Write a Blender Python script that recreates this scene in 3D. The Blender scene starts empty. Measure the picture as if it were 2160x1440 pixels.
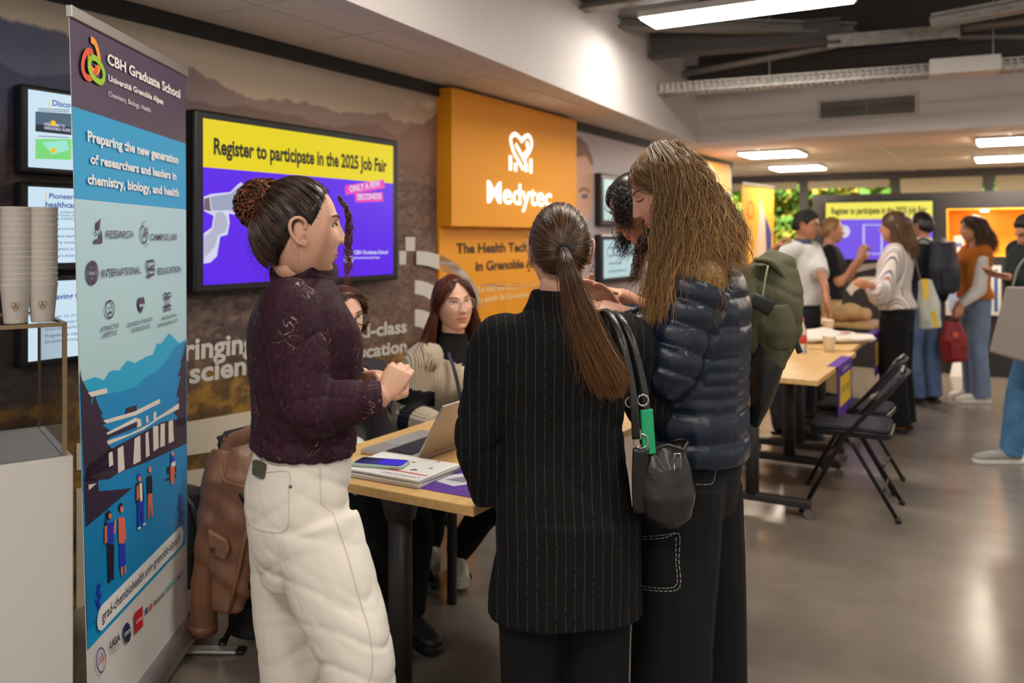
import bpy, bmesh, math, random
import numpy as np
from mathutils import Vector, Matrix, noise
from mathutils.geometry import tessellate_polygon
from mathutils.bvhtree import BVHTree

SC = bpy.context.scene
COL = SC.collection
F, HC, CX, CY = 1800.0, 1.45, 1080.0, 500.0      # focal length in pixels, eye height, principal column, horizon row

# ------------------------------------------------------------------ camera, world, sun, exposure
cam = bpy.data.cameras.new('camera')
cam.sensor_width = 36.0
cam.lens = 36.0 * F / 2160.0
cam.shift_y = -(720.0 - CY) / 2160.0
cam.clip_start = 0.05
cam.clip_end = 200
cam.dof.use_dof = True
cam.dof.focus_distance = 2.25
cam.dof.aperture_fstop = 2.6
camo = bpy.data.objects.new('camera', cam)
camo.location = (0, 0, HC)
camo.rotation_euler = (math.pi / 2, 0, 0)
COL.objects.link(camo)
SC.camera = camo

world = bpy.data.worlds.new('world')
SC.world = world
world.use_nodes = True
wbg = world.node_tree.nodes['Background']
wbg.inputs[0].default_value = (1.0, 0.93, 0.85, 1)
wbg.inputs[1].default_value = 0.80

sun = bpy.data.lights.new('sun', 'SUN')
sun.energy = 7.0
sun.angle = 0.02
sun.color = (1.0, 0.95, 0.85)
suno = bpy.data.objects.new('sun', sun)
suno.rotation_euler = (math.radians(38), math.radians(-12), 0)
suno.location = (0, 0, 20)
COL.objects.link(suno)

SC.view_settings.view_transform = 'Standard'
SC.view_settings.look = 'None'
SC.view_settings.exposure = 0.0
SC.view_settings.gamma = 1.0
SC.view_settings.use_curve_mapping = False
LAMP = 36.0           # luminaire emission

# ------------------------------------------------------------------ small maths
TH = math.atan2(0.504, 0.864)
US = Vector((math.sin(TH), math.cos(TH), 0))       # along the long wall, away from the camera
VW = Vector((-math.cos(TH), math.sin(TH), 0))      # towards the long wall
ROOM = math.atan2(US.y, US.x)                      # rotation that turns local x into US


def R(s, w, z=0.0):
    return US * s + VW * w + Vector((0, 0, z))


def at(px, py, d):
    return Vector(((px - CX) / F * d, d, HC - (py - CY) / F * d))


def atz(px, py, z):
    d = (HC - z) * F / (py - CY)
    return at(px, py, d)


def lin(r, g=None, b=None):
    if g is None:
        g = b = r
    return tuple(((c / 255) / 12.92 if c / 255 <= 0.04045 else ((c / 255 + 0.055) / 1.055) ** 2.4) for c in (r, g, b))


# ------------------------------------------------------------------ materials
MATS = {}


class G:
    """tiny helper to write node graphs"""
    def __init__(self, m):
        m.use_nodes = True
        self.t = m.node_tree
        self.b = self.t.nodes['Principled BSDF']

    def n(self, typ, ins=None, **props):
        nd = self.t.nodes.new(typ)
        for k, v in props.items():
            setattr(nd, k, v)
        for k, v in (ins or {}).items():
            self.put(nd.inputs[k], v)
        return nd

    def put(self, sock, v):
        if hasattr(v, 'is_output') or isinstance(v, bpy.types.NodeSocket):
            self.t.links.new(v, sock)
        elif isinstance(v, tuple) and len(v) == 3 and sock.type == 'RGBA':
            sock.default_value = (*v, 1)
        else:
            sock.default_value = v

    def m(self, op, a, b=0.0, c=None, clamp=False):
        nd = self.n('ShaderNodeMath', operation=op, use_clamp=clamp)
        self.put(nd.inputs[0], a)
        self.put(nd.inputs[1], b)
        if c is not None:
            self.put(nd.inputs[2], c)
        return nd.outputs[0]

    def mix(self, fac, a, b, mode='MIX'):
        nd = self.n('ShaderNodeMix', data_type='RGBA', blend_type=mode)
        self.put(nd.inputs[0], fac)
        self.put(nd.inputs[6], a)
        self.put(nd.inputs[7], b)
        return nd.outputs[2]

    def noise(self, vec, scale, detail=3, rough=0.55, dist=0.0):
        nd = self.n('ShaderNodeTexNoise', {'Vector': vec, 'Scale': scale, 'Detail': detail, 'Roughness': rough, 'Distortion': dist})
        return nd.outputs[0]

    def coords(self, kind='Object'):
        return self.n('ShaderNodeTexCoord').outputs[kind]

    def scale(self, vec, s):
        return self.n('ShaderNodeMapping', {'Vector': vec, 'Scale': s}).outputs[0]

    def ramp(self, fac, stops, interp='LINEAR'):
        nd = self.n('ShaderNodeValToRGB', {'Fac': fac})
        cr = nd.color_ramp
        cr.interpolation = interp
        while len(cr.elements) < len(stops):
            cr.elements.new(0.5)
        for e, (p, c) in zip(cr.elements, stops):
            e.position = p
            e.color = (*c, 1) if len(c) == 3 else c
        return nd.outputs[0]

    def bump(self, h, strength, dist=0.01):
        nd = self.n('ShaderNodeBump', {'Height': h, 'Strength': strength, 'Distance': dist})
        self.t.links.new(nd.outputs[0], self.b.inputs['Normal'])

    def base(self, c):
        self.put(self.b.inputs['Base Color'], c)

    def set(self, **kw):
        for k, v in kw.items():
            self.put(self.b.inputs[k.replace('_', ' ')], v)


def mat(name, col=(0.5, 0.5, 0.5), rough=0.5, metal=0.0, var=0.0, vscale=8.0, bump=0.0, bscale=60.0, emit=0.0, ecol=None,
        coat=0.0, sheen=0.0, spec=None, alpha=None, trans=0.0, sss=0.0):
    if name in MATS:
        return MATS[name]
    m = bpy.data.materials.new(name)
    g = G(m)
    g.base(col)
    g.set(Roughness=rough, Metallic=metal)
    if spec is not None:
        g.set(Specular_IOR_Level=spec)
    if var > 0:
        nz = g.noise(g.coords(), vscale, 4)
        lo = tuple(c * (1 - var) for c in col)
        hi = tuple(min(1, c * (1 + var)) for c in col)
        g.base(g.ramp(nz, [(0.3, lo), (0.7, hi)]))
    if bump > 0:
        g.bump(g.noise(g.coords(), bscale, 3), bump, 0.004)
    if emit > 0:
        g.set(Emission_Color=ecol or col, Emission_Strength=emit)
    if coat:
        g.set(Coat_Weight=coat, Coat_Roughness=0.15)
    if sheen:
        g.set(Sheen_Weight=sheen, Sheen_Roughness=0.4)
    if trans:
        g.set(Transmission_Weight=trans)
    if sss:
        g.set(Subsurface_Weight=sss, Subsurface_Radius=(0.02, 0.008, 0.004), Subsurface_Scale=0.3)
    if alpha is not None:
        g.set(Alpha=alpha)
    MATS[name] = m
    return m


def scr(name, rgb, k=1.0):
    """a lit screen or lamp colour, given as it shows"""
    c = lin(*rgb)
    return mat(name, tuple(x * 0.05 for x in c), 0.3, emit=k, ecol=c)


def prt(name, rgb, rough=0.55):
    return mat(name, lin(*rgb), rough)


# ------------------------------------------------------------------ object helpers
def link(name, me, m=None, parent=None):
    o = bpy.data.objects.new(name, me)
    COL.objects.link(o)
    if m is not None and hasattr(me, 'materials'):
        for x in (m if isinstance(m, (list, tuple)) else [m]):
            me.materials.append(x)
    if parent is not None:
        o.parent = parent
    return o


def tag(o, label=None, cat=None, group=None, kind=None):
    if label:
        o['label'] = label
    if cat:
        o['category'] = cat
    if group:
        o['group'] = group
    if kind:
        o['kind'] = kind
    return o


def thing(name, label, cat, loc=(0, 0, 0), rz=0.0, group=None):
    o = bpy.data.objects.new(name, None)
    o.empty_display_size = 0.1
    COL.objects.link(o)
    o.location = loc
    o.rotation_euler = (0, 0, rz)
    return tag(o, label, cat, group)


class MB:
    """collects vertices and faces"""
    def __init__(self):
        self.v, self.f = [], []

    def add(self, vs, fs):
        o = len(self.v)
        self.v += [tuple(p) for p in vs]
        self.f += [tuple(i + o for i in q) for q in fs]
        return self

    def box(self, x0, x1, y0, y1, z0, z1):
        return self.add([(x0, y0, z0), (x1, y0, z0), (x1, y1, z0), (x0, y1, z0), (x0, y0, z1), (x1, y0, z1), (x1, y1, z1), (x0, y1, z1)],
                        [(0, 3, 2, 1), (4, 5, 6, 7), (0, 1, 5, 4), (1, 2, 6, 5), (2, 3, 7, 6), (3, 0, 4, 7)])

    def bar(self, a, b, wx, wz, up=(0, 0, 1)):
        """rectangular bar from a to b"""
        a, b = Vector(a), Vector(b)
        t = (b - a).normalized()
        sx = t.cross(Vector(up))
        if sx.length < 1e-4:
            sx = t.cross(Vector((1, 0, 0)))
        sx.normalize()
        sz = sx.cross(t)
        vs = []
        for p in (a, b):
            for i, j in ((-1, -1), (1, -1), (1, 1), (-1, 1)):
                vs.append(p + sx * (i * wx / 2) + sz * (j * wz / 2))
        return self.add(vs, [(0, 1, 2, 3), (7, 6, 5, 4), (0, 4, 5, 1), (1, 5, 6, 2), (2, 6, 7, 3), (3, 7, 4, 0)])

    def tube(self, pts, r, n=10, closed=False, cap=True, side=None):
        vs, fs = tube(pts, r, n, side=side, cap=cap, closed=closed)
        return self.add(vs, fs)

    def lathe(self, prof, n=24, c=(0, 0, 0)):
        vs, fs = [], []
        k = len(prof)
        for i in range(n):
            a = 2 * math.pi * i / n
            for r, z in prof:
                vs.append((c[0] + r * math.cos(a), c[1] + r * math.sin(a), c[2] + z))
        for i in range(n):
            j = (i + 1) % n
            for q in range(k - 1):
                fs.append((i * k + q, j * k + q, j * k + q + 1, i * k + q + 1))
        if prof[0][0] > 1e-6:
            fs.append(tuple(i * k for i in range(n))[::-1])
        if prof[-1][0] > 1e-6:
            fs.append(tuple(i * k + k - 1 for i in range(n)))
        return self.add(vs, fs)

    def mesh(self, name):
        me = bpy.data.meshes.new(name)
        me.from_pydata(self.v, [], self.f)
        me.update()
        return me

    def build(self, name, m, parent=None, smooth=False, bevel=0.0, seg=2):
        me = self.mesh(name)
        if bevel > 0:
            bm = bmesh.new()
            bm.from_mesh(me)
            bmesh.ops.remove_doubles(bm, verts=bm.verts, dist=1e-6)
            es = [e for e in bm.edges if len(e.link_faces) == 2 and e.calc_face_angle(0) > 0.5]
            bmesh.ops.bevel(bm, geom=es, offset=bevel, segments=seg, affect='EDGES', profile=0.5, clamp_overlap=True)
            bm.to_mesh(me)
            bm.free()
            smooth = True if smooth is False else smooth
            for p in me.polygons:
                p.use_smooth = False
        if smooth and bevel == 0:
            for p in me.polygons:
                p.use_smooth = True
        return link(name, me, m, parent)


def tube(pts, r, n=10, side=None, cap=True, closed=False):
    """loft of ellipses along a polyline; r is a number, a list of numbers, or a list of (r_side, r_other)"""
    P = [Vector(p) for p in pts]
    k = len(P)
    if not isinstance(r, (list, tuple)):
        r = [r] * k
    vs, fs = [], []
    prev = Vector(side) if side is not None else None
    for i, p in enumerate(P):
        if closed:
            t = P[(i + 1) % k] - P[i - 1]
        else:
            t = (P[min(i + 1, k - 1)] - P[max(i - 1, 0)])
        t.normalize()
        if prev is None:
            prev = Vector((1, 0, 0)) if abs(t.x) < 0.8 else Vector((0, 1, 0))
        s = prev - t * prev.dot(t)
        if s.length < 1e-5:
            s = t.orthogonal()
        s.normalize()
        q = t.cross(s)
        prev = s
        ra, rb = r[i] if isinstance(r[i], (tuple, list)) else (r[i], r[i])
        for j in range(n):
            a = 2 * math.pi * j / n
            vs.append(p + s * (ra * math.cos(a)) + q * (rb * math.sin(a)))
    for i in range(k if closed else k - 1):
        i2 = (i + 1) % k
        for j in range(n):
            j2 = (j + 1) % n
            fs.append((i * n + j, i * n + j2, i2 * n + j2, i2 * n + j))
    if cap and not closed:
        fs.append(tuple(range(n))[::-1])
        fs.append(tuple((k - 1) * n + j for j in range(n)))
    return vs, fs


def spline(pts, per=6):
    """Catmull-Rom through points (any tuples)"""
    P = [np.array(p, float) for p in pts]
    P = [2 * P[0] - P[1]] + P + [2 * P[-1] - P[-2]]
    out = []
    for i in range(1, len(P) - 2):
        for k in range(per):
            t = k / per
            a, b, c, d = P[i - 1], P[i], P[i + 1], P[i + 2]
            out.append(0.5 * ((2 * b) + (-a + c) * t + (2 * a - 5 * b + 4 * c - d) * t * t + (-a + 3 * b - 3 * c + d) * t ** 3))
    out.append(P[-2])
    return [tuple(x) for x in out]


class Surf:
    """a flat printed or lit face: origin, right axis, up axis; artwork is laid out in metres on it"""
    def __init__(self, o, ex, ey, parent=None, inv=None):
        self.o, self.ex, self.ey = Vector(o), Vector(ex).normalized(), Vector(ey).normalized()
        self.n = self.ex.cross(self.ey).normalized()
        self.parent = parent
        self.inv = inv            # world -> parent local

    def uv(self, px, py):
        d = Vector(((px - CX) / F, 1.0, -(py - CY) / F))
        c = Vector((0, 0, HC))
        t = (self.o - c).dot(self.n) / d.dot(self.n)
        p = c + d * t - self.o
        return (p.dot(self.ex), p.dot(self.ey))

    def pt(self, u, v, off=0.0):
        p = self.o + self.ex * u + self.ey * v + self.n * off
        return self.inv @ p if self.inv is not None else p

    def poly(self, name, polys, m, off=0.001, px=True, parent=None, thick=0.0):
        """polygons (outline each), every one a flat print of its own"""
        if len(polys) > 1:
            return [self.poly(name, [pl], m, off, px, parent, thick) for pl in polys]
        mb = MB()
        for pl in polys:
            q = [self.uv(*p) for p in pl] if px else pl
            vs = [self.pt(a, b, off) for a, b in q]
            tris = tessellate_polygon([[Vector((a, b, 0)) for a, b in q]])
            fs = []
            for t in tris:
                a, b, c = (Vector((*q[i], 0)) for i in t)
                fs.append(t if (b - a).cross(c - a).z > 0 else t[::-1])
            mb.add(vs, fs)
        return mb.build(name, m, parent or self.parent)

    def stroke(self, name, lines, width, m, off=0.0012, px=True, parent=None, closed=False):
        """polylines drawn with a given width in metres"""
        if len(lines) > 1:
            return [self.stroke(name, [ln], width, m, off + 0.0001 * i, px, parent, closed) for i, ln in enumerate(lines)]
        mb = MB()
        for ln in lines:
            q = [Vector((*(self.uv(*p) if px else p), 0)) for p in ln]
            if closed:
                q.append(q[0])
            vs, fs = [], []
            for i, p in enumerate(q):
                t = q[min(i + 1, len(q) - 1)] - q[max(i - 1, 0)]
                if closed and i in (0, len(q) - 1):
                    t = q[1] - q[-2]
                t.normalize()
                nn = Vector((-t.y, t.x, 0)) * (width / 2)
                for sg in (1, -1):
                    a = p + nn * sg
                    vs.append(self.pt(a.x, a.y, off))
            for i in range(len(q) - 1):
                fs.append((2 * i, 2 * i + 1, 2 * i + 3, 2 * i + 2))
            mb.add(vs, fs)
        return mb.build(name, m, parent or self.parent)

    def text(self, s, p0, p1, hpx, m, name='lettering', bold=0.0, off=0.0015, px=True, parent=None, extrude=0.0):
        """one line of lettering from p0 to p1 (baseline ends); cap height hpx pixels above p0 (or metres)"""
        if px:
            a, b = Vector(self.uv(*p0)), Vector(self.uv(*p1))
            top = Vector(self.uv(p0[0], p0[1] - hpx))
            h = (top - a).length
        else:
            a, b, h = Vector(p0), Vector(p1), hpx
        me = text_mesh(s, bold, extrude)
        co = np.zeros(len(me.vertices) * 3)
        me.vertices.foreach_get('co', co)
        co = co.reshape(-1, 3)
        x0, x1 = co[:, 0].min(), co[:, 0].max()
        ln = (b - a).length
        ex = (b - a) / ln
        ey = Vector((-ex.y, ex.x))
        sx = ln / max(1e-6, (x1 - x0))
        sy = h / CAPH
        me2 = me.copy()
        out = []
        for x, y, z in co:
            q = a + ex * ((x - x0) * sx) + ey * (y * sy)
            out.append(self.pt(q.x, q.y, off + z * sx))
        me2.vertices.foreach_set('co', np.array([tuple(o) for o in out]).ravel())
        me2.update()
        o = link(name, me2, m, parent or self.parent)
        return o


_TX = {}
CAPH = 0.70


def text_mesh(s, bold, extrude=0.0):
    key = (s, round(bold, 4), extrude)
    if key not in _TX:
        cu = bpy.data.curves.new('t', 'FONT')
        cu.body = s
        cu.offset = bold
        cu.resolution_u = 3
        cu.extrude = extrude
        o = bpy.data.objects.new('t', cu)
        COL.objects.link(o)
        dg = bpy.context.evaluated_depsgraph_get()
        me = bpy.data.meshes.new_from_object(o.evaluated_get(dg))
        bpy.data.objects.remove(o)
        _TX[key] = me
    return _TX[key]


def circ(cx, cy, rx, ry=None, n=28, a0=0, a1=360):
    ry = rx if ry is None else ry
    full = abs(a1 - a0) >= 360
    k = n if full else n + 1
    return [(cx + rx * math.cos(math.radians(a0 + (a1 - a0) * i / n)), cy + ry * math.sin(math.radians(a0 + (a1 - a0) * i / n))) for i in range(k)]


def copy_tree(o, parent=None):
    c = o.copy()
    COL.objects.link(c)
    c.parent = parent
    for ch in o.children:
        copy_tree(ch, c)
    return c
# ------------------------------------------------------------------ the room
W = 3.15             # distance of the long wall
ZS = 2.42            # soffit and back-room ceiling height
S_BEAM, S_WIN, S_PART = 8.6, 13.6, 10.17


def struct(o):
    o['kind'] = 'structure'
    return o


def room_empty_mesh(name, mb, m, **kw):
    """mesh written in room coordinates (s, w, z), kept in its own rotated frame"""
    mb.v = [(x, y, z) for x, y, z in mb.v]
    o = mb.build(name, m, **kw)
    o.rotation_euler = (0, 0, ROOM)
    return o


# floor: polished concrete
fm = bpy.data.materials.new('polished_concrete')
g = G(fm)
cc = g.coords()
n1 = g.noise(cc, 0.7, 4, 0.5, 0.4)
n2 = g.noise(cc, 5.0, 5, 0.55)
n3 = g.noise(cc, 70.0, 2, 0.5)
blend = g.m('ADD', g.m('MULTIPLY', n1, 0.6), g.m('MULTIPLY', n2, 0.4))
g.base(g.ramp(blend, [(0.30, lin(112, 101, 91)), (0.5, lin(124, 113, 103)), (0.72, lin(136, 125, 114))]))
g.put(g.b.inputs['Roughness'], g.m('ADD', 0.16, g.m('MULTIPLY', n2, 0.12)))
g.set(Specular_IOR_Level=0.6)
g.bump(g.m('ADD', g.m('MULTIPLY', n3, 0.2), n2), 0.04, 0.01)
mb = MB().box(-6, S_WIN, -9, 6, -0.06, 0)
struct(room_empty_mesh('floor', mb, fm))

# long wall: printed mural of a valley town under mountains
wm = bpy.data.materials.new('mural_print')
g = G(wm)
co = g.coords()
sep = g.n('ShaderNodeSeparateXYZ', {0: co})
X, Z = sep.outputs[0], sep.outputs[2]
cx1 = g.n('ShaderNodeCombineXYZ', {0: X}).outputs[0]
rid1 = g.m('ADD', 2.02, g.m('MULTIPLY', g.noise(cx1, 2.2, 6, 0.6), 0.26))
rid2 = g.m('ADD', 1.93, g.m('MULTIPLY', g.noise(g.n('ShaderNodeMapping', {'Vector': cx1, 'Location': (7, 0, 0)}).outputs[0], 1.6, 5, 0.55), 0.30))
rid3 = g.m('ADD', 1.72, g.m('MULTIPLY', g.noise(g.n('ShaderNodeMapping', {'Vector': cx1, 'Location': (3, 0, 0)}).outputs[0], 1.0, 5, 0.6), 0.35))
rise = g.m('MULTIPLY', g.m('MAXIMUM', g.m('SUBTRACT', X, 4.05), 0.0), 0.35)
rid2 = g.m('ADD', rid2, rise)
leftw = g.m('SUBTRACT', 1.0, g.m('MULTIPLY', g.m('SUBTRACT', X, 1.9), 1.0), clamp=True)
rid1 = g.m('ADD', rid1, g.m('MULTIPLY', leftw, 0.10))
sky = g.ramp(g.m('MULTIPLY', g.m('SUBTRACT', Z, 2.0), 2.4), [(0.0, lin(232, 202, 166)), (0.4, lin(204, 186, 162)), (1.0, lin(168, 162, 152))])
m1 = g.mix(leftw, lin(158, 132, 120), lin(92, 94, 122))
m2 = g.mix(leftw, lin(134, 104, 92), lin(58, 62, 92))
cm_ = g.m('MULTIPLY', g.m('SUBTRACT', 1.0, g.m('MULTIPLY', g.m('ABSOLUTE', g.m('SUBTRACT', X, 4.15)), 2.0), clamp=True), g.m('SUBTRACT', 1.0, g.m('MULTIPLY', g.m('ABSOLUTE', g.m('SUBTRACT', Z, 2.27)), 7.0), clamp=True))
cn_ = g.noise(g.scale(co, (1, 1, 1.8)), 5.0, 6, 0.65)
cl_ = g.m('MULTIPLY', g.m('SUBTRACT', g.m('ADD', cn_, g.m('MULTIPLY', cm_, 0.35)), 0.72), 9.0, clamp=True)
sky = g.mix(cl_, sky, g.ramp(g.noise(co, 9.0, 4), [(0.4, lin(196, 122, 40)), (0.62, lin(240, 226, 200))]))
step = lambda r: g.m('MULTIPLY', g.m('SUBTRACT', r, Z), 60.0, clamp=True)
col = g.mix(step(rid1), sky, m1)
col = g.mix(step(rid2), col, m2)
# haze lower on the slopes, then the town
warm = g.m('MULTIPLY', g.m('SUBTRACT', X, 3.2), 0.55, clamp=True)
town_noise = g.noise(g.scale(co, (1.0, 1.0, 2.2)), 9.0, 6, 0.7)
vor = g.n('ShaderNodeTexVoronoi', {'Vector': g.scale(co, (1.0, 1.0, 2.0)), 'Scale': 26.0, 'Randomness': 0.8}, distance='CHEBYCHEV')
tc = g.ramp(town_noise, [(0.28, lin(30, 24, 26)), (0.45, lin(70, 54, 50)), (0.6, lin(116, 92, 80)), (0.74, lin(168, 138, 116))])
tc = g.mix(0.45, tc, g.ramp(vor.outputs[1], [(0.0, lin(40, 32, 34)), (0.5, lin(90, 72, 68)), (1.0, lin(150, 122, 104))]))
tc = g.mix(g.m('MULTIPLY', leftw, 0.6), tc, lin(44, 40, 48))
tc = g.mix(g.m('MULTIPLY', warm, 0.3), tc, lin(150, 96, 66))
fade = g.m('MULTIPLY', g.m('SUBTRACT', g.m('ADD', rid3, g.m('MULTIPLY', town_noise, 0.15)), Z), 5.0, clamp=True)
col = g.mix(fade, g.mix(g.m('MULTIPLY', warm, 0.65), col, lin(142, 92, 66)) , tc)
# autumn trees towards the bottom
tn = g.noise(g.scale(co, (1, 1, 1.3)), 7.0, 5, 0.6)
tree = g.ramp(tn, [(0.3, lin(46, 34, 22)), (0.48, lin(104, 76, 34)), (0.6, lin(170, 124, 40)), (0.75, lin(126, 118, 50))])
tmask = g.m('MULTIPLY', g.m('SUBTRACT', g.m('ADD', 0.62, g.m('MULTIPLY', g.noise(co, 4.0, 3), 0.5)), Z), 9.0, clamp=True)
col = g.mix(g.m('MULTIPLY', tmask, 0.85), col, tree)
g.base(col)
g.set(Roughness=0.55)
mb = MB()
mb.box(-2.0, 11.1, W, W + 0.15, 0, ZS)
wall = struct(room_empty_mesh('wall_left', mb, wm))
mb = MB().box(-2.0, 11.1, W - 0.02, W + 0.02, ZS - 0.075, ZS)
trim = struct(room_empty_mesh('trim_1', mb, mat('black_trim', lin(26, 24, 25), 0.6)))
WALL = Surf(R(0, W, 0), US, (0, 0, 1))
white_print = prt('print_white', (205, 198, 188))
paper_prints = thing('wall_graphics', 'white lettering and curved white bands printed on the town mural', 'wall graphics', R(0, W, 0))
PINV = Matrix.Translation(-R(0, W, 0))
WALL.parent, WALL.inv = paper_prints, PINV
WALL.text('Bringing', (352, 764), (536, 741), 46, white_print, bold=0.03, off=0.004)
WALL.text('science', (398, 808), (570, 780), 42, white_print, bold=0.03, off=0.004)
WALL.text('World-class', (668, 724), (857, 700), 30, white_print, bold=0.03, off=0.004)
WALL.text('education', (712, 763), (857, 741), 28, white_print, bold=0.03, off=0.004)
WALL.text('infrastructure', (652, 803), (857, 779), 26, white_print, bold=0.03, off=0.004)
# graphic of bars and arcs beside the orange panel
WALL.poly('bar', [[(854, 500), (875, 500), (874, 529), (855, 529)], [(841, 529), (856, 529), (855, 558), (841, 558)]], white_print, 0.004)


def arc_px(cx_, cy_, r0, r1, a0, a1, n=18, sq=1.0):
    o = circ(cx_, cy_, r1, r1 * sq, n, a0, a1)
    i = circ(cx_, cy_, r0, r0 * sq, n, a0, a1)
    return o + i[::-1]


WALL.poly('band', [arc_px(874, 670, 112, 141, -90, -8, sq=1.0)], white_print, 0.016)
WALL.poly('band', [arc_px(874, 670, 50, 79, -90, 0)], white_print, 0.004)
WALL.poly('band', [arc_px(874, 720, 32, 68, -90, -30)], white_print, 0.004)
# pale sweep low on the wall with its dark gap
cream = prt('print_cream', (214, 200, 176))
WALL.poly('band', [[(160, 935), (395, 889), (530, 866), (700, 842), (760, 835), (760, 905), (620, 925), (500, 945), (395, 960), (160, 992)]], cream, 0.004)
WALL.poly('band', [[(160, 1030), (395, 992), (520, 975), (700, 950), (760, 942), (760, 1200), (160, 1300)]], cream, 0.004)
WALL.parent, WALL.inv = None, None

# soffit tiles beside the bulkhead, each lifted a hair differently and cut along the bulkhead line
tile_m = mat('ceiling_tile', lin(226, 216, 206), 0.85, var=0.04, vscale=30, bump=0.25, bscale=220)


def bh_w(s):
    return 2.26 + (s - 1.2) * (2.84 - 2.26) / (S_BEAM + 0.05 - 1.2)


def clip_bh(poly):
    """keep the part of an (s, w) polygon on the wall side of the bulkhead"""
    out = []
    for i in range(len(poly)):
        p, q = poly[i], poly[(i + 1) % len(poly)]
        fp, fq = p[1] - bh_w(p[0]), q[1] - bh_w(q[0])
        if fp >= 0:
            out.append(p)
        if fp * fq < 0:
            t = fp / (fp - fq)
            out.append((p[0] + (q[0] - p[0]) * t, p[1] + (q[1] - p[1]) * t))
    return out


def prism(poly, z0, z1):
    n = len(poly)
    return MB().add([(x, y, z0) for x, y in poly] + [(x, y, z1) for x, y in poly],
                    [tuple(range(n))[::-1], tuple(range(n, 2 * n))] + [(i, (i + 1) % n, n + (i + 1) % n, n + i) for i in range(n)])


ceil = struct(room_empty_mesh('ceiling', prism(clip_bh([(-1.2, 1.5), (11.1, 1.5), (11.1, W), (-1.2, W)]), ZS + 0.022, ZS + 0.06), mat('ceiling_void', lin(70, 66, 62), 0.9)))
rng = random.Random(3)
for i in range(21):
    for j in range(3):
        s0, w0 = -1.1 + i * 0.61, W - 0.42 - 0.61 * j
        w1 = min(W, w0 + 0.598)
        pl = clip_bh([(s0, w0), (s0 + 0.598, w0), (s0 + 0.598, w1), (s0, w1)])
        if len(pl) >= 3 and (max(p[1] for p in pl) - min(p[1] for p in pl)) > 0.02:
            z = ZS + rng.uniform(0, 0.002)
            prism(pl, z, z + 0.02).build('tile', tile_m, ceil)
# bulkhead, running very slightly towards the wall
bh_m = mat('bulkhead_plaster', lin(214, 206, 202), 0.7, var=0.03, vscale=3)
mb = MB()
a0, a1 = (1.2, 2.22), (S_BEAM + 0.05, 2.80)
zt = 4.2
lo = [(a0[0], a0[1], ZS - 0.005), (a1[0], a1[1], ZS - 0.005), (a1[0], a1[1] + 0.14, ZS - 0.005), (a0[0], a0[1] + 0.14, ZS - 0.005)]
mb.add(lo + [(x, y, zt) for x, y, z in lo], [(0, 3, 2, 1), (4, 5, 6, 7), (0, 1, 5, 4), (1, 2, 6, 5), (2, 3, 7, 6), (3, 0, 4, 7)])
struct(room_empty_mesh('wall_bulkhead', mb, bh_m))
# cross beam closing the hall
mb = MB().box(S_BEAM, S_BEAM + 0.3, -9, 2.9, ZS, 3.03)
struct(room_empty_mesh('wall_beam', mb, bh_m))
# dark steel above the cross beam
roof_m = mat('roof_steel', lin(58, 54, 52), 0.6, var=0.15, vscale=2)
mb = MB().box(S_BEAM + 0.1, S_BEAM + 0.2, -9, 2.9, 3.03, 4.3)
struct(room_empty_mesh('wall_upper', mb, roof_m))
# roof deck with ribs
mb = MB().box(-6, S_BEAM + 0.2, -9, 2.9, 4.1, 4.15)
for i in range(46):
    s = -5.5 + i * 0.31
    mb.box(s, s + 0.13, -9, 2.9, 4.02, 4.1)
deck = struct(room_empty_mesh('ceiling_deck', mb, roof_m))
# back-room ceiling: tiles between white rails
far_tile = mat('far_ceiling_tile', lin(226, 206, 188), 0.8, var=0.03)
fc = struct(room_empty_mesh('ceiling_back', MB().box(S_BEAM + 0.3, S_WIN + 0.3, -9, 5.5, ZS + 0.03, ZS + 0.08), mat('ceiling_rail', lin(226, 214, 198), 0.6)))
tm2 = MB().box(0.03, 1.17, 0.02, 1.18, 0, 0.03).mesh('tile')
tm2.materials.append(far_tile)
for i in range(4):
    for j in range(11):
        o = link('tile', tm2, None, fc)
        o.location = (S_BEAM + 0.32 + i * 1.2, -8.4 + j * 1.2, ZS)

rail_m = mat('ceiling_rail', lin(226, 214, 198), 0.6)
for j in range(12):
    MB().box(S_BEAM + 0.31, S_WIN, -8.4 + j * 1.2 - 0.018, -8.4 + j * 1.2 + 0.018, ZS - 0.008, ZS + 0.02).build('rail', rail_m, fc)
for i in range(1, 4):
    MB().box(S_BEAM + 0.32 + i * 1.2 - 0.018, S_BEAM + 0.32 + i * 1.2 + 0.018, -8.4, 4.8, ZS - 0.007, ZS + 0.02).build('rail', rail_m, fc)

# far window wall
frame_m = mat('window_frame_dark', lin(66, 62, 60), 0.5)
blind_m = bpy.data.materials.new('roller_blind')
g = G(blind_m)
tl_ = g.n('ShaderNodeBsdfTranslucent', {'Color': lin(226, 210, 184)})
df_ = g.n('ShaderNodeBsdfDiffuse', {'Color': lin(220, 208, 186)})
mx_ = g.n('ShaderNodeMixShader', {0: 0.5, 1: df_.outputs[0], 2: tl_.outputs[0]})
g.t.links.new(mx_.outputs[0], g.t.nodes['Material Output'].inputs[0])
mb = MB().box(S_WIN, S_WIN + 0.2, -9, 5.5, 0, 0.9)
struct(room_empty_mesh('wall_window', mb, mat('sill_wall', lin(160, 150, 138), 0.7)))
struct(room_empty_mesh('trim_2', MB().box(S_WIN, S_WIN + 0.2, -9, 5.5, 2.34, ZS + 0.1), frame_m))
glass_m = bpy.data.materials.new('window_glass')
g = G(glass_m)
g.set(Base_Color=(1, 1, 1), Roughness=0.02, Transmission_Weight=1.0, IOR=1.02)
edges = [5.4, 4.05, 2.75, 1.45, 0.25, -0.95, -2.2, -3.6, -5.0, -6.5]
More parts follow.
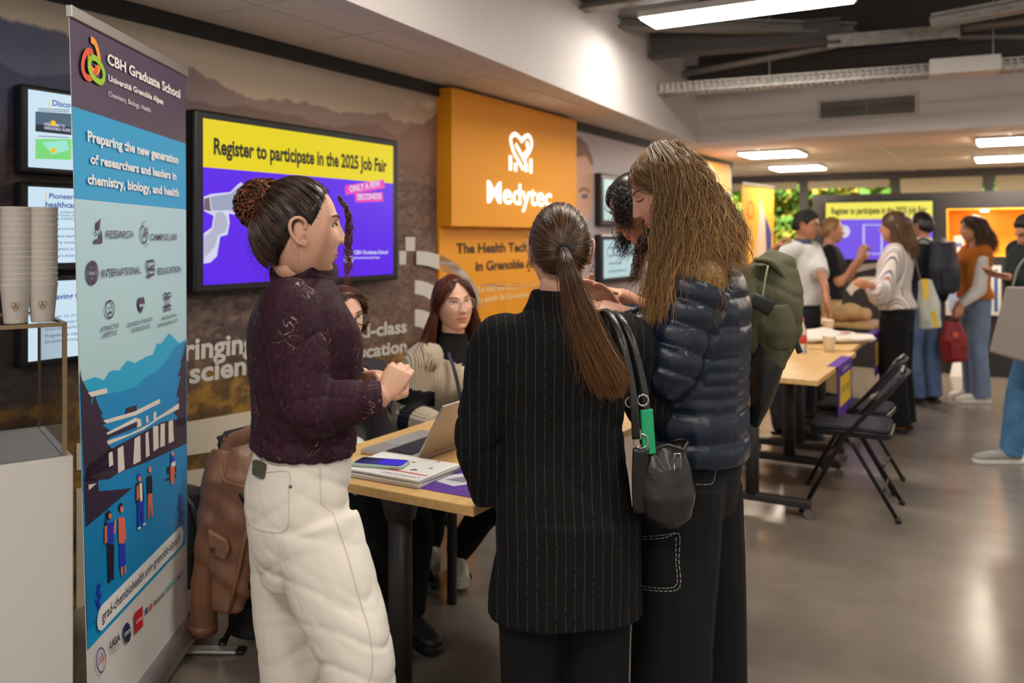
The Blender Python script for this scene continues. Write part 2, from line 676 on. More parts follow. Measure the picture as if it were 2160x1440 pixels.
WN = 0
for i in range(len(edges) - 1):
    w1, w0 = edges[i], edges[i + 1]
    WN += 1
    wo = thing('window_%d' % WN, None, None, R(0, 0, 0), ROOM)
    struct(wo)
    fb = MB().box(S_WIN + 0.02, S_WIN + 0.14, w0 - 0.06, w0 + 0.06, 0.9, 2.34)
    fb.box(S_WIN + 0.02, S_WIN + 0.14, w0 + 0.06, w1 - 0.06, 0.9, 0.97).box(S_WIN + 0.02, S_WIN + 0.14, w0 + 0.06, w1 - 0.06, 2.28, 2.34)
    fb.build('window_frame', frame_m, wo)
    MB().box(S_WIN + 0.07, S_WIN + 0.08, w0 + 0.06, w1 - 0.06, 0.97, 2.28).build('pane', glass_m, wo)
    drop = {0: 2.1, 1: 2.2, 2: 2.2}.get(i, 1.55)
    MB().box(S_WIN - 0.03, S_WIN - 0.022, w0 + 0.08, w1 - 0.08, drop, 2.3).bar((S_WIN - 0.026, w0 + 0.08, drop), (S_WIN - 0.026, w1 - 0.08, drop), 0.02, 0.03).build('roller_blind', blind_m, wo)

# garden behind the windows: tree of leaf cards, each leaf a real blade
def leafy_tree(loc, h, rad, cols, n, label):
    t = thing('garden_tree', label, 'tree', loc, 0, 'trees outside the windows')
    rg = random.Random(int(loc[0] * 100))
    tr = MB().tube([(0, 0, 0), (0.05, 0, h * 0.35), (0.0, 0.1, h * 0.7)], [0.12, 0.09, 0.04], 8)
    for k in range(6):
        a = rg.uniform(0, 6.28)
        tr.tube([(0.03, 0.05, h * (0.3 + 0.06 * k)), (math.cos(a) * rad * 0.7, math.sin(a) * rad * 0.7, h * (0.55 + 0.06 * k))], [0.05, 0.015], 6)
    tr.build('trunk', mat('bark', lin(96, 80, 62), 0.9), t, smooth=True)
    for ci, c in enumerate(cols):
        mb = MB()
        for k in range(n):
            d = Vector((rg.gauss(0, 1), rg.gauss(0, 1), rg.gauss(0, 1))).normalized() * (rad * rg.random() ** 0.4)
            p = Vector((0, 0, h * 0.55)) + Vector((d.x, d.y, d.z * 1.1))
            e = Vector((rg.uniform(-1, 1), rg.uniform(-1, 1), rg.uniform(-1, 1))).normalized() * 0.17
            f = e.orthogonal().normalized() * 0.11
            mb.add([p - e, p + f, p + e, p - f + Vector((0, 0, 0.01))], [(0, 1, 2, 3)])
        o = mb.build('foliage', mat('leaf_%d_%d_%d' % c, lin(*c), 0.6), t)
        o['kind'] = 'stuff'


leafy_tree(R(16.2, 5.6, 0), 3.4, 1.5, [(150, 190, 70), (200, 205, 90)], 1500, 'yellow green tree outside behind the orange standing banner')
leafy_tree(R(18.4, 3.0, 0), 3.6, 1.7, [(210, 196, 80), (120, 170, 70)], 1500, 'tree with yellow autumn leaves outside the open window')
leafy_tree(R(19.6, -0.6, 0), 3.8, 1.6, [(96, 150, 70), (180, 190, 80)], 1300, 'green tree outside half hidden by lowered blinds')
hg = thing('garden_hedge', 'tall green hedge closing the view behind the garden trees', 'hedge', R(22.5, 3, 0), ROOM)
rgh = random.Random(77)
for c in ((120, 150, 60), (90, 130, 56), (190, 190, 80)):
    mbh = MB()
    for k_ in range(2600):
        p = Vector((rgh.uniform(-0.5, 0.5), rgh.uniform(-9, 8), rgh.uniform(0, 4.2)))
        e = Vector((rgh.uniform(-1, 1), rgh.uniform(-1, 1), rgh.uniform(-1, 1))).normalized() * 0.26
        f = e.orthogonal().normalized() * 0.17
        mbh.add([p - e, p + f, p + e, p - f], [(0, 1, 2, 3)])
    o = mbh.build('foliage', mat('leaf_%d_%d_%d' % c, lin(*c), 0.6), hg)
    o['kind'] = 'stuff'
MB().box(0.2, 0.4, -9, 8, 0, 4.0).build('branches', mat('bark', lin(96, 80, 62), 0.9), hg)
go = room_empty_mesh('garden_lawn', MB().box(S_WIN + 0.3, S_WIN + 30, -20, 25, -0.3, -0.1), mat('lawn', lin(110, 140, 60), 0.9, var=0.3, vscale=2))
struct(go)

# right side partition: black display wall
black_wall = mat('black_partition_paint', lin(38, 34, 35), 0.55)
# niche: back, sides, and the wall pieces around it are one shell
pt_ = 0.35
NW1, NW0, NZ0, NZ1 = 0.58, -0.62, 1.25, 1.75
mb = MB()
mb.box(S_PART, S_PART + pt_, NW1, 1.95, 0, 1.93)
mb.box(S_PART, S_PART + pt_, -4.0, NW0, 0, 1.93)
mb.box(S_PART, S_PART + pt_, NW0, NW1, 0, NZ0)
mb.box(S_PART, S_PART + pt_, NW0, NW1, NZ1, 1.93)
part = struct(room_empty_mesh('wall_partition', mb, black_wall))
# ------------------------------------------------------------------ luminaires of the hall
lamp_body = mat('lamp_housing', lin(210, 206, 200), 0.4)


def led_panel(s, w, z, ls, lw, label, group='suspended light panels of the hall', rod=True, k=1.0, warm=False):
    t = thing('ceiling_light', label, 'light', R(s, w, z), ROOM, group)
    MB().box(-ls / 2 - 0.02, ls / 2 + 0.02, -lw / 2 - 0.02, lw / 2 + 0.02, 0.0, 0.05).build('housing', lamp_body, t, bevel=0.004)
    m = mat('diffuser_warm' if warm else 'diffuser', (1, 1, 1), 0.4, emit=LAMP * k, ecol=(1, 0.87, 0.70) if warm else (1, 0.94, 0.86))
    MB().box(-ls / 2, ls / 2, -lw / 2, lw / 2, -0.012, 0.0).build('diffuser', m, t)
    if rod:
        for sx in (-0.4, 0.4):
            MB().tube([(sx * ls, 0, 0.05), (sx * ls, 0, 4.03 - z)], 0.004, 6).build('hanging_wire', mat('wire_steel', lin(150, 150, 150), 0.3, 1.0), t)
    return t


# the one in view, then unseen panels added for their light, behind and beside the viewer
led_panel(5.75, 1.55, 2.98, 0.30, 1.35, 'long bright white light panel hanging under the roof steelwork')
for s, w, lab in [(2.6, 0.9, 'added unseen light panel hanging above the visitors at the first table'), (2.2, -1.6, 'added unseen light panel hanging to the right of the viewer'), (-0.6, 0.9, 'added unseen light panel hanging behind the viewer near the long wall'),
                  (-0.6, -1.6, 'added unseen light panel hanging behind the viewer on the right'), (5.6, -1.6, 'added unseen light panel hanging right of the one in view')]:
    led_panel(s, w, 2.98, 0.30, 1.35, lab)
# recessed square lights of the back room
for (px, py) in [(1630, 320), (1683, 350), (2150, 290), (2130, 329)]:
    p = atz(px, py, ZS)
    s, w = p.dot(US), p.dot(VW)
    led_panel(s, w, ZS - 0.03, 0.55, 0.62 if px < 1700 else 0.7, {1630: 'larger bright recessed panel in the back room ceiling near the bulkhead', 1683: 'smaller bright recessed panel in the back room ceiling nearer the windows',
              2150: 'bright recessed panel at right edge just behind the cross beam', 2130: 'bright recessed panel at right edge closer to the blinds'}[px], 'recessed light panels of the back room', False, 1.6, True)

# unseen panels added to brighten the back room, hidden by bulkhead and frame edge
for s, w, lab in [(10.4, 4.2, 'added unseen panel in the back room ceiling beyond the end of the long wall'), (10.4, -2.4, 'added unseen panel in the back room ceiling right of the picture'), (12.4, -2.4, 'added unseen panel near the far windows right of the picture')]:
    led_panel(s, w, ZS - 0.03, 0.55, 0.7, lab, 'recessed light panels of the back room', False, 1.6, True)
# ------------------------------------------------------------------ roll-up banner in the left foreground
alu = mat('brushed_aluminium', lin(176, 172, 166), 0.35, 0.85)
bo = Vector((-1.122, 2.27, 0.05))
bex = Vector((-0.047, 0.92, 0)).normalized()
bey = Vector((-0.054, 0, 2.0))
bey = (bey - bex * bey.dot(bex)).normalized()
ban = thing('rollup_banner', 'tall blue and purple roll-up banner standing beside the white plinth', 'banner', (bo.x, bo.y, 0))
BINV = Matrix.Translation((-bo.x, -bo.y, 0))
B = Surf(bo, bex, bey, ban, BINV)
K = 0.0007
c_tl, c_tr, c_br = B.uv(146, 28), B.uv(391, 155), B.uv(395, 1283)
c_bl = (c_tl[0] + 0.0, 0.02)
def er(v):
    t = (c_tr[1] - v) / (c_tr[1] - c_br[1])
    return c_tr[0] + (c_br[0] - c_tr[0]) * t


sheet = [c_tl, c_tr, (er(0.02), 0.02), c_bl]
vs = [B.pt(a, b, 0) for a, b in sheet] + [B.pt(a, b, -0.0015) for a, b in sheet]
MB().add(vs, [(0, 3, 2, 1), (4, 5, 6, 7), (0, 1, 5, 4), (1, 2, 6, 5), (2, 3, 7, 6), (3, 0, 4, 7)][0:6]).build('sheet', prt('banner_white', (226, 220, 214), 0.45), ban)
u0, u1 = c_tl[0], c_br[0]


def BY(px, py):
    return B.uv(px, py)[1]


purp, cyan, pale, dark = prt('banner_purple', (74, 56, 84), 0.45), prt('banner_cyan', (0, 158, 214), 0.45), prt('banner_pale', (176, 212, 220), 0.45), prt('banner_dark', (50, 36, 62), 0.45)
blue2, wht, off_w = prt('banner_blue', (0, 138, 200), 0.45), prt('banner_letter', (240, 236, 232), 0.45), prt('banner_offwhite', (226, 216, 206), 0.45)
y_pc, y_cp = (BY(149, 224) + BY(391, 302)) / 2, (BY(154, 413) + BY(392, 446)) / 2
y_bw = BY(290, 1256)
B.poly('print_field', [[c_tl, (u0, y_pc), (er(y_pc), y_pc), c_tr]], purp, K, px=False)
B.poly('print_field', [[(u0, y_pc), (u0, y_cp), (er(y_cp), y_cp), (er(y_pc), y_pc)]], cyan, K, px=False)
B.poly('print_field', [[(u0, y_cp), (u0, 0.75), (er(0.75), 0.75), (er(y_cp), y_cp)]], pale, K, px=False)
B.poly('print_field', [[(u0, 0.80), (u0, y_bw), (er(y_bw), y_bw), (er(0.8), 0.80), (er(1.0), 1.0), (u0 + 0.4, 0.95)]], cyan, 2 * K, px=False)
B.poly('mountains', [[(165, 812), (172, 805), (185, 800), (199, 795), (213, 800), (217, 803), (221, 797), (229, 784), (241, 780), (250, 782), (267, 760), (277, 763), (283, 766), (297, 757), (300, 757), (306, 752),
                      (321, 748), (331, 723), (337, 726), (355, 703), (360, 706), (377, 724), (391, 715), (393, 960), (300, 1000), (172, 1040), (168, 900)]], prt('banner_mountain', (20, 168, 214), 0.45), 3 * K)
B.poly('mountains', [[(165, 836), (200, 834), (245, 827), (285, 816), (300, 800), (335, 778), (355, 750), (370, 730), (391, 720), (394, 1140), (300, 1225), (182, 1330), (168, 900)]], blue2, 4 * K)
B.poly('print_trees', [[(166, 776), (170, 800), (180, 820), (184, 826), (192, 838), (190, 842), (191, 858), (197, 832), (206, 858), (214, 872), (210, 876), (222, 892), (214, 897), (232, 910), (226, 914), (226, 936), (240, 955), (228, 955),
                        (236, 962), (231, 966), (237, 984), (176, 1010), (170, 900)],
                       [(391, 718), (385, 745), (378, 765), (382, 766), (372, 795), (380, 792), (372, 822), (370, 836), (376, 840), (368, 862), (365, 872), (372, 878), (368, 904), (391, 896)]], dark, 5 * K)
B.poly('print_ground', [[(225, 950), (285, 918), (340, 890), (391, 880), (392, 935), (300, 977), (280, 984), (246, 998), (228, 1010), (176, 1016), (180, 985)], [(174, 1004), (204, 1008), (206, 1036), (277, 1029), (178, 1112)]], dark, 5 * K)
B.poly('print_building', [[(182, 828), (223, 818), (223, 829), (190, 837)], [(214, 887), (280, 868), (334, 841), (335, 850), (285, 875), (222, 893)], [(221, 913), (285, 880), (286, 888), (224, 917)],
                          [(222, 930), (270, 915), (310, 895), (330, 880), (375, 850), (375, 862), (332, 884), (300, 906), (225, 938)],
                          [(286, 882), (294, 884), (296, 898), (286, 902)], [(305, 878), (309, 876), (311, 890), (306, 893)], [(321, 870), (327, 867), (327, 883), (321, 886)],
                          [(245, 946), (257, 939), (260, 990), (246, 998)], [(281, 925), (293, 918), (294, 972), (278, 980)], [(304, 914), (310, 910), (313, 960), (305, 965)], [(320, 900), (331, 897), (332, 944), (321, 952)],
                          [(336, 895), (345, 892), (345, 940), (335, 943)], [(353, 889), (362, 885), (364, 930), (353, 935)], [(226, 955), (234, 952), (236, 980), (227, 985)], [(183, 1022), (201, 1019), (184, 1034)]], off_w, 6 * K)
B.poly('print_building', [[(264, 860), (285, 854), (285, 866), (261, 873)], [(223, 917), (286, 890), (286, 900), (224, 924)]], dark, 7 * K)
coral, navy, skinp, blk = prt('print_coral', (236, 112, 86), 0.45), prt('print_navy', (30, 60, 190), 0.45), prt('print_skin', (240, 130, 110), 0.45), prt('print_black', (34, 28, 44), 0.45)
# little printed students
B.poly('print_figure', [circ(225, 1086, 6, 10, 12) + [], [(219, 1092), (222, 1108), (217, 1108)], [(222, 1147), (237, 1148), (236, 1222), (231, 1222), (230, 1170), (229, 1228), (224, 1230)], circ(251, 1070, 5, 10, 12), [(283, 1020), (298, 1016), (301, 1058), (283, 1060)], [(306, 1005), (317, 1002), (318, 1040), (307, 1042)],
                        [(349, 985), (368, 976), (369, 994), (350, 1000)], [(346, 1010), (368, 1000), (368, 1006), (346, 1014)]], blk, 8 * K)
B.poly('print_figure', [[(222, 1102), (234, 1100), (236, 1146), (221, 1148)], [(248, 1146), (260, 1146), (261, 1190), (248, 1198)], [(286, 1058), (299, 1056), (300, 1105), (296, 1106), (293, 1075), (291, 1114), (286, 1116)], circ(289, 1003, 4, 5, 10), [(356, 963), (364, 960), (366, 978), (357, 980)]], navy, 9 * K)
B.poly('print_figure', [[(245, 1092), (258, 1090), (262, 1130), (258, 1146), (246, 1146)], [(216, 1110), (221, 1108), (222, 1142), (216, 1148)], [(308, 1042), (317, 1040), (318, 1088), (315, 1090), (313, 1062), (311, 1092), (308, 1095)], [(355, 985), (365, 982), (363, 1020), (357, 1022)], [(284, 1026), (288, 1022), (290, 1050), (284, 1056)]], coral, 9 * K)
B.poly('print_figure', [circ(227, 1088, 3.5, 6, 12), circ(252, 1074, 3.5, 7, 12), circ(290, 1010, 3.5, 6, 12), circ(312, 990, 3.5, 7, 12), circ(360, 957, 3, 5, 10), [(235, 1110), (238, 1094), (240, 1095), (238, 1124), (234, 1126)], [(250, 1196), (254, 1194), (255, 1212), (251, 1214)], [(257, 1192), (260, 1191), (261, 1208), (258, 1210)]], skinp, 10 * K)
B.poly('print_figure', [[(289, 1020), (295, 1018), (296, 1056), (291, 1058)], [(286, 1112), (292, 1110), (292, 1115), (286, 1117)], [(297, 1104), (302, 1102), (302, 1107), (297, 1109)], [(357, 976), (366, 972), (366, 982), (357, 985)]], wht, 10 * K)
B.poly('print_leaves', [circ(x, y, 4, 6, 8) for x, y in [(378, 1048), (380, 1062), (376, 1070), (382, 1080), (379, 1092), (381, 1100), (205, 1235), (203, 1248), (207, 1256), (202, 1268), (205, 1278)]], navy, 8 * K)
# address pill
pp = [B.uv(211, 1291), B.uv(376, 1140)]
rr = 0.034
yb = (pp[0][1] + pp[1][1]) / 2
pill = [(pp[0][0] + rr * math.cos(math.radians(a)), yb + rr * math.sin(math.radians(a))) for a in range(90, 271, 15)] + [(pp[1][0] + rr * math.cos(math.radians(a)), yb + rr * math.sin(math.radians(a))) for a in range(-90, 91, 15)]
B.poly('address_pill', [pill], wht, 9 * K, px=False)
B.text('grad-chembiohealth.univ-grenoble-alpes.fr', (pp[0][0] - 0.004, yb - 0.013), (pp[1][0] + 0.006, yb - 0.013), 0.029, dark, px=False, off=10 * K, bold=0.008)


def btext(s, p0, p1, h, m, bold=0.0):
    a, b = B.uv(*p0), B.uv(*p1)
    top = B.uv(p0[0], p0[1] - h)
    y = (a[1] + b[1]) / 2
    return B.text(s, (a[0], y), (b[0], y), top[1] - a[1], m, px=False, off=8 * K, bold=bold)


btext('CBH Graduate School', (223, 137), (377, 205), 22, wht, 0.03)
btext('Université Grenoble Alpes', (225, 172), (341, 219), 13, wht, 0.03)
btext('Chemistry, Biology, Health', (225, 204), (314, 236), 11, wht)
btext('Preparing the new generation', (181, 295), (373, 347), 22, wht, 0.03)
btext('of researchers and leaders in', (187, 342), (369, 381), 20, wht, 0.03)
btext('chemistry, biology, and health', (181, 385), (374, 416), 21, wht, 0.03)
btext('RESEARCH', (221.5, 500), (278, 503), 16, purp, 0.006)
btext('CAMPUS LIFE', (314, 505), (371, 508), 14, purp, 0.006)
btext('INTERNATIONAL', (211, 582), (294, 579), 17, purp, 0.006)
btext('EDUCATION', (330, 577), (379, 575), 14, purp, 0.006)
btext('ATTRACTIVE', (209, 698), (247, 692), 10, purp, 0.004)
btext('LIFESTYLE', (212, 711), (243, 707), 10, purp, 0.004)
btext('LOCATED IN THE HEART', (264, 688), (319, 679), 9, purp, 0.004)
btext('OF FRENCH ALPS', (274, 700), (313, 693), 9, purp, 0.004)
btext('INNOVATIVE &', (338, 673), (369, 669), 7, purp, 0.004)
btext('SUSTAINABLE CITY', (329, 688), (373, 680), 7, purp, 0.004)
# school emblem: three ribbons
B.stroke('emblem', [spline([(187, 83), (196, 91), (203, 113), (205, 130), (203, 145), (197, 152), (188, 146), (183, 130), (185, 119)])], 0.020, prt('ribbon_orange', (250, 158, 30)), 9 * K)
B.stroke('emblem', [spline([(191, 112), (180, 108), (172, 120), (169, 140), (172, 155), (180, 164), (190, 162), (197, 150), (199, 138)])], 0.018, prt('ribbon_red', (228, 88, 52)), 10 * K)
B.stroke('emblem', [spline([(187, 121), (197, 124), (208, 138), (214, 155), (212, 170), (205, 173), (193, 165), (184, 150), (182, 135), (187, 121)])], 0.017, prt('ribbon_green', (150, 206, 40)), 11 * K)
# icons
B.poly('icon', [[(200, 468), (208, 464), (206, 484), (199, 487)], [(205, 463), (208, 461), (209, 464), (206, 466)], [(194, 489), (196, 488), (204, 497), (203, 499)], [(206, 482), (211, 490), (212, 503), (212, 513), (195, 513), (195, 506), (205, 502), (208, 492)]], purp, 8 * K)
B.stroke('icon', [spline([(293, 484), (294, 500), (300, 512), (306, 507), (309, 494), (306, 490), (301, 500), (300, 478), (297, 477), (293, 484)], 3), [(300, 500), (306, 478), (308, 484), (308, 495)], [(298, 472), (297, 467)], [(301, 470), (302, 466)], [(303, 516), (304, 520)], [(306, 514), (308, 517)]], 0.005, purp, 8 * K)
B.stroke('icon', [circ(191, 575, 9.5, 20, 24)], 0.007, purp, 8 * K, closed=True)
B.stroke('icon', [circ(191, 575, 4, 20, 20), circ(191, 575, 12, 24, 24)], 0.005, purp, 8 * K, closed=True)
B.stroke('icon', [[(191, 555), (191, 595)], [(182, 568), (200, 568)], [(182, 582), (200, 582)]], 0.005, purp, 8 * K)
B.stroke('icon', [[(306, 551), (321, 549), (323, 556), (321, 562), (323, 568), (321, 578), (310, 580), (307, 560)], [(306, 583), (322, 579)], [(309, 551), (311, 566), (316, 562), (322, 560)], [(308, 568), (322, 568)], [(305, 556), (313, 588)]], 0.006, purp, 8 * K)
B.stroke('icon', [circ(228, 652, 9, 18, 24)], 0.005, purp, 8 * K, closed=True)
B.poly('icon', [[(224, 648), (227, 647), (226, 653)], [(230, 647), (233, 646), (231, 652)], [(225, 657), (232, 656), (230, 662), (227, 662)]], purp, 8 * K)
B.poly('icon', [[(287, 640), (289, 628), (293, 627), (294, 632), (296, 626), (300, 627), (302, 637), (300, 646), (294, 661), (289, 650)]], purp, 8 * K)
B.poly('icon', [[(289, 644), (293, 640), (295, 644), (298, 639), (300, 645), (296, 648), (294, 645), (292, 648)]], pale, 9 * K)
B.stroke('icon', [circ(346, 623, 3.5, 5, 12), circ(354, 622, 3.5, 5, 12), circ(346, 650, 3.5, 5, 12), circ(354, 648, 3.5, 5, 12), [(344, 628), (356, 626), (356, 645), (344, 647)], circ(350, 636, 3, 8, 12)], 0.005, purp, 8 * K, closed=True)
# partner marks along the foot
B.stroke('partner_mark', [circ(209, 1392, 9.5, 26, 24)], 0.004, prt('mark_navy', (60, 60, 140)), 8 * K, closed=True)
bt = lambda s, p0, p1, h, m, b=0.0: B.text(s, p0, p1, h, m, off=9 * K, bold=b, name='partner_mark')
mark_r = prt('mark_red', (226, 90, 84))
bt('FRANCE', (203, 1393), (217, 1377), 6, prt('mark_navy', (60, 60, 140)))
bt('2030', (204, 1404), (219, 1385), 8, mark_r, 0.02)
bt('UGA', (227, 1369), (249, 1349), 15, blk, 0.03)
bt('Université', (227, 1377), (247, 1359), 4, blk)
bt('Grenoble Alpes', (227, 1384), (250, 1364), 4, blk)
B.poly('partner_mark', [circ(264.5, 1334, 8, 21, 24)], prt('mark_dark_blue', (40, 44, 84)), 8 * K)
bt('cnrs', (258, 1343), (271, 1332), 12, wht, 0.02)
B.poly('partner_mark', [[(280, 1293), (297, 1277), (298, 1320), (281, 1337)]], prt('mark_cea', (206, 40, 44)), 8 * K)
bt('cea', (283, 1316), (296, 1304), 9, wht, 0.01)
B.poly('partner_mark', [[(304, 1283), (308, 1279), (308, 1292), (304, 1296)]], prt('mark_flag_blue', (40, 56, 150)), 8 * K)
B.poly('partner_mark', [[(313, 1274), (317, 1271), (317, 1284), (313, 1287)]], mark_r, 8 * K)
bt('Inserm', (320, 1279), (342, 1256), 13, blk, 0.01)
bt('INRAE', (346, 1252), (365, 1230), 13, prt('mark_green', (40, 170, 140)), 0.02)
bt('anr', (371, 1224), (384, 1207), 11, prt('mark_anr', (110, 110, 200)), 0.04)
# top rail, cassette, stabiliser feet, pole
mb = MB().bar(B.pt(c_tl[0] - 0.004, c_tl[1] + 0.006, 0.0), B.pt(c_tr[0] + 0.01, c_tr[1] + 0.006, 0.0), 0.018, 0.034, up=bey)
mb.build('top_rail', alu, ban, bevel=0.003)
a, b = B.pt(-0.03, 0, 0), B.pt(u1 + 0.03, 0, 0)
a.z = b.z = 0.055
MB().tube([a, b], [(0.055, 0.04)] * 2, 18, side=(1, 0, 0)).build('cassette', alu, ban, smooth=True)
for q in (0.14, 0.86):
    c = a.lerp(b, q)
    MB().bar((c.x, c.y, 0.016), (c.x + 0.20, c.y + 0.01, 0.008), 0.045, 0.012).build('stabiliser_foot', mat('light_aluminium', lin(205, 202, 198), 0.3, 0.6), ban, bevel=0.004)
    MB().bar((c.x + 0.195, c.y + 0.01, 0.008), (c.x + 0.225, c.y + 0.012, 0.006), 0.047, 0.014).build('foot_cap', mat('black_plastic', lin(28, 28, 30), 0.5), ban, bevel=0.004)
mid = a.lerp(b, 0.5)
MB().tube([(mid.x - 0.03, mid.y, 0.06), (mid.x - 0.09, mid.y, 2.0)], 0.011, 10).build('pole', alu, ban, smooth=True)

# ------------------------------------------------------------------ white plinth with glass case and cup stacks
glass_clear = bpy.data.materials.new('clear_acrylic')
g = G(glass_clear)
g.set(Base_Color=(1, 1, 1), Roughness=0.03, Transmission_Weight=1.0, IOR=1.08)
edge_m = mat('acrylic_edge', lin(150, 128, 96), 0.25)
white_lam = mat('white_laminate', lin(236, 232, 224), 0.5)


def plinth_case(name, label, loc, rz, wx, dy, hp, hg, edge=True):
    """local x to the right along the front, y to the back"""
    t = thing(name, label, 'display case', loc, rz)
    MB().box(0, wx, 0, dy, 0, hp).build('plinth', white_lam, t, bevel=0.003)
    i = 0.02
    w_ = 0.006
    x0, x1, y0, y1, z0, z1 = i, wx - i, i, dy - i, hp, hp + hg
    for nm, bx in (('front', (x0, x1, y0, y0 + w_)), ('back', (x0, x1, y1 - w_, y1)), ('side', (x0, x0 + w_, y0 + w_, y1 - w_)), ('side', (x1 - w_, x1, y0 + w_, y1 - w_))):
        MB().box(*bx, z0, z1 - w_).build('glass_pane', glass_clear, t)
    MB().box(x0, x1, y0, y1, z1 - w_, z1).build('glass_top', glass_clear, t)
    if edge:
        e = MB()
        for (xa, ya) in ((x0, y0), (x1, y0), (x1, y1), (x0, y1)):
            e.box(xa - 0.006, xa + 0.006, ya - 0.006, ya + 0.006, z0, z1 + 0.003)
        for (p, q) in (((x0, y0), (x1, y0)), ((x1, y0), (x1, y1)), ((x1, y1), (x0, y1)), ((x0, y1), (x0, y0))):
            e.bar((*p, z1), (*q, z1), 0.012, 0.012)
        e.build('edge_strip', edge_m, t)
    return t


KP = Vector((-1.285, 2.50, 0))
e1, e2 = Vector((-0.8, -0.6, 0)), Vector((-0.6, 0.8, 0))
prz = math.atan2(0.6, 0.8)
plc = plinth_case('display_case', 'white plinth with glass case at the left edge carrying stacked cups', tuple(KP + e1 * 0.62), prz, 0.62, 0.5, 0.81, 0.385)
ZC = 0.81 + 0.385 + 0.008
cupm = mat('frosted_cup', lin(232, 226, 216), 0.45, trans=0.12)
prof = [(0.0, 0.0), (0.029, 0.0), (0.0300, 0.002), (0.0395, 0.108), (0.0410, 0.110), (0.0395, 0.113), (0.0375, 0.111), (0.0283, 0.004), (0.0, 0.004)]
cup_me = MB().lathe(prof, 28).mesh('cup')
for p in cup_me.polygons:
    p.use_smooth = True
cup_me.materials.append(cupm)
for si, (px, d, n) in enumerate([(33, 2.455, 15), (90, 2.50, 15)]):
    base = at(px, 683, d)
    cups = []
    for i in range(n):
        o = link('printed_cup', cup_me, None)
        o.location = (base.x, base.y, ZC + i * 0.0158)
        o.rotation_euler = (0, 0, i * 0.7 + si)
        tag(o, ('translucent printed cup nested in the left cup stack on the glass case', 'translucent printed cup nested in the right cup stack nearer the banner')[si], 'cup', ('left stack of cups', 'right stack of cups')[si])
        cups.append(o)
    if True:
        o = cups[0]
        o.rotation_euler = (0, 0, 0)
        o['label'] = ('lowest cup of the left stack with printed ring emblem', 'lowest cup of the right stack with faint ring emblem')[si]
        cen = Vector((base.x, base.y, ZC))
        fd = Vector((-base.x, -base.y, 0)).normalized()
        sx = Vector((-fd.y, fd.x, 0))
        CU = Surf(cen + fd * 0.0365 + Vector((0, 0, 0.05)), sx, (0, 0, 1), o, Matrix.Translation(-Vector((base.x, base.y, ZC))))
        for (dx, dy, c) in ((-0.005, 0.004, (150, 70, 50)), (0.004, 0.004, (160, 110, 50)), (0, -0.004, (120, 50, 60))):
            CU.stroke('ring_emblem', [circ(dx, dy, 0.006, 0.008, 16)], 0.0014, prt('cup_ring_%d' % c[0], c), 0.003, px=False, closed=True)
# small dispensers inside the case
for i in range(2):
    t = thing('sample_box', 'pale blue printed box inside the glass case, %s of two' % ('lower', 'upper')[i], 'box', tuple(KP + e1 * 0.40 + e2 * 0.2 + Vector((0, 0, 0.81 + 0.002 + i * 0.122))), prz, 'pale boxes in the glass case')
    MB().box(-0.05, 0.05, -0.04, 0.04, 0, 0.12).build('carton', mat('carton_pale', lin(196, 210, 216), 0.6), t, bevel=0.006)
    bs = Surf((0, -0.0405, 0), (1, 0, 0), (0, 0, 1), t)
    bs.stroke('print_ring', [circ(0.02, 0.065, 0.02, 0.02, 20)], 0.006, prt('ring_blue', (70, 120, 190)), 0.001, px=False, closed=True)
    bs.poly('print_dot', [circ(0.02, 0.02, 0.01, 0.01, 14)], prt('ring_blue', (70, 120, 190)), 0.001, px=False)

# ------------------------------------------------------------------ screens on the long wall
bezel = mat('screen_bezel', lin(22, 22, 24), 0.35)


def wall_screen(name, label, s0, s1, z0, z1, depth, bez, plane_w=W):
    t = thing(name, label, 'screen', R(s0, plane_w - depth, z0), ROOM)
    w_, h_ = s1 - s0, z1 - z0
    MB().box(0, w_, 0, depth, 0, h_).build('casing', bezel, t, bevel=0.012)
    sf = Surf((0, -0.001, 0), (1, 0, 0), (0, 0, 1), t)
    # surface for tracing works in world space
    ws = Surf(R(s0, plane_w - depth - 0.001, z0), US, (0, 0, 1), t, (Matrix.Translation(R(s0, plane_w - depth, z0)) @ Matrix.Rotation(ROOM, 4, 'Z')).inverted())
    return t, sf, ws


wp = Surf(R(0, W - 0.10, 0), US, (0, 0, 1))
tvu0, tvu1 = wp.uv(411, 400)[0], wp.uv(841, 400)[0]
tvz1 = (wp.uv(411, 228)[1] + wp.uv(841, 296)[1]) / 2
tvz0 = (wp.uv(411, 615)[1] + wp.uv(841, 594)[1]) / 2
tv, sf, ws = wall_screen('wall_television', 'large wall television showing a yellow and violet job fair slide', tvu0, tvu1, tvz0, tvz1, 0.10, 0.03)
ax0, ax1 = ws.uv(428, 400)[0], ws.uv(829, 400)[0]
az1 = (ws.uv(428, 249)[1] + ws.uv(829, 308)[1]) / 2
az0 = (ws.uv(428, 597)[1] + ws.uv(829, 581)[1]) / 2
ay = (ws.uv(428, 351)[1] + ws.uv(829, 388)[1]) / 2
s_y, s_v, s_k = scr('screen_yellow', (226, 206, 8)), scr('screen_violet', (88, 24, 226)), mat('screen_ink', (0.01, 0.01, 0.012), 0.4)
s_w = scr('screen_white', (206, 206, 232))
sf.poly('slide_band', [[(ax0, ay), (ax1, ay), (ax1, az1), (ax0, az1)]], s_y, 0.001, px=False)
sf.poly('slide_field', [[(ax0, az0), (ax1, az0), (ax1, ay), (ax0, ay)]], s_v, 0.001, px=False)


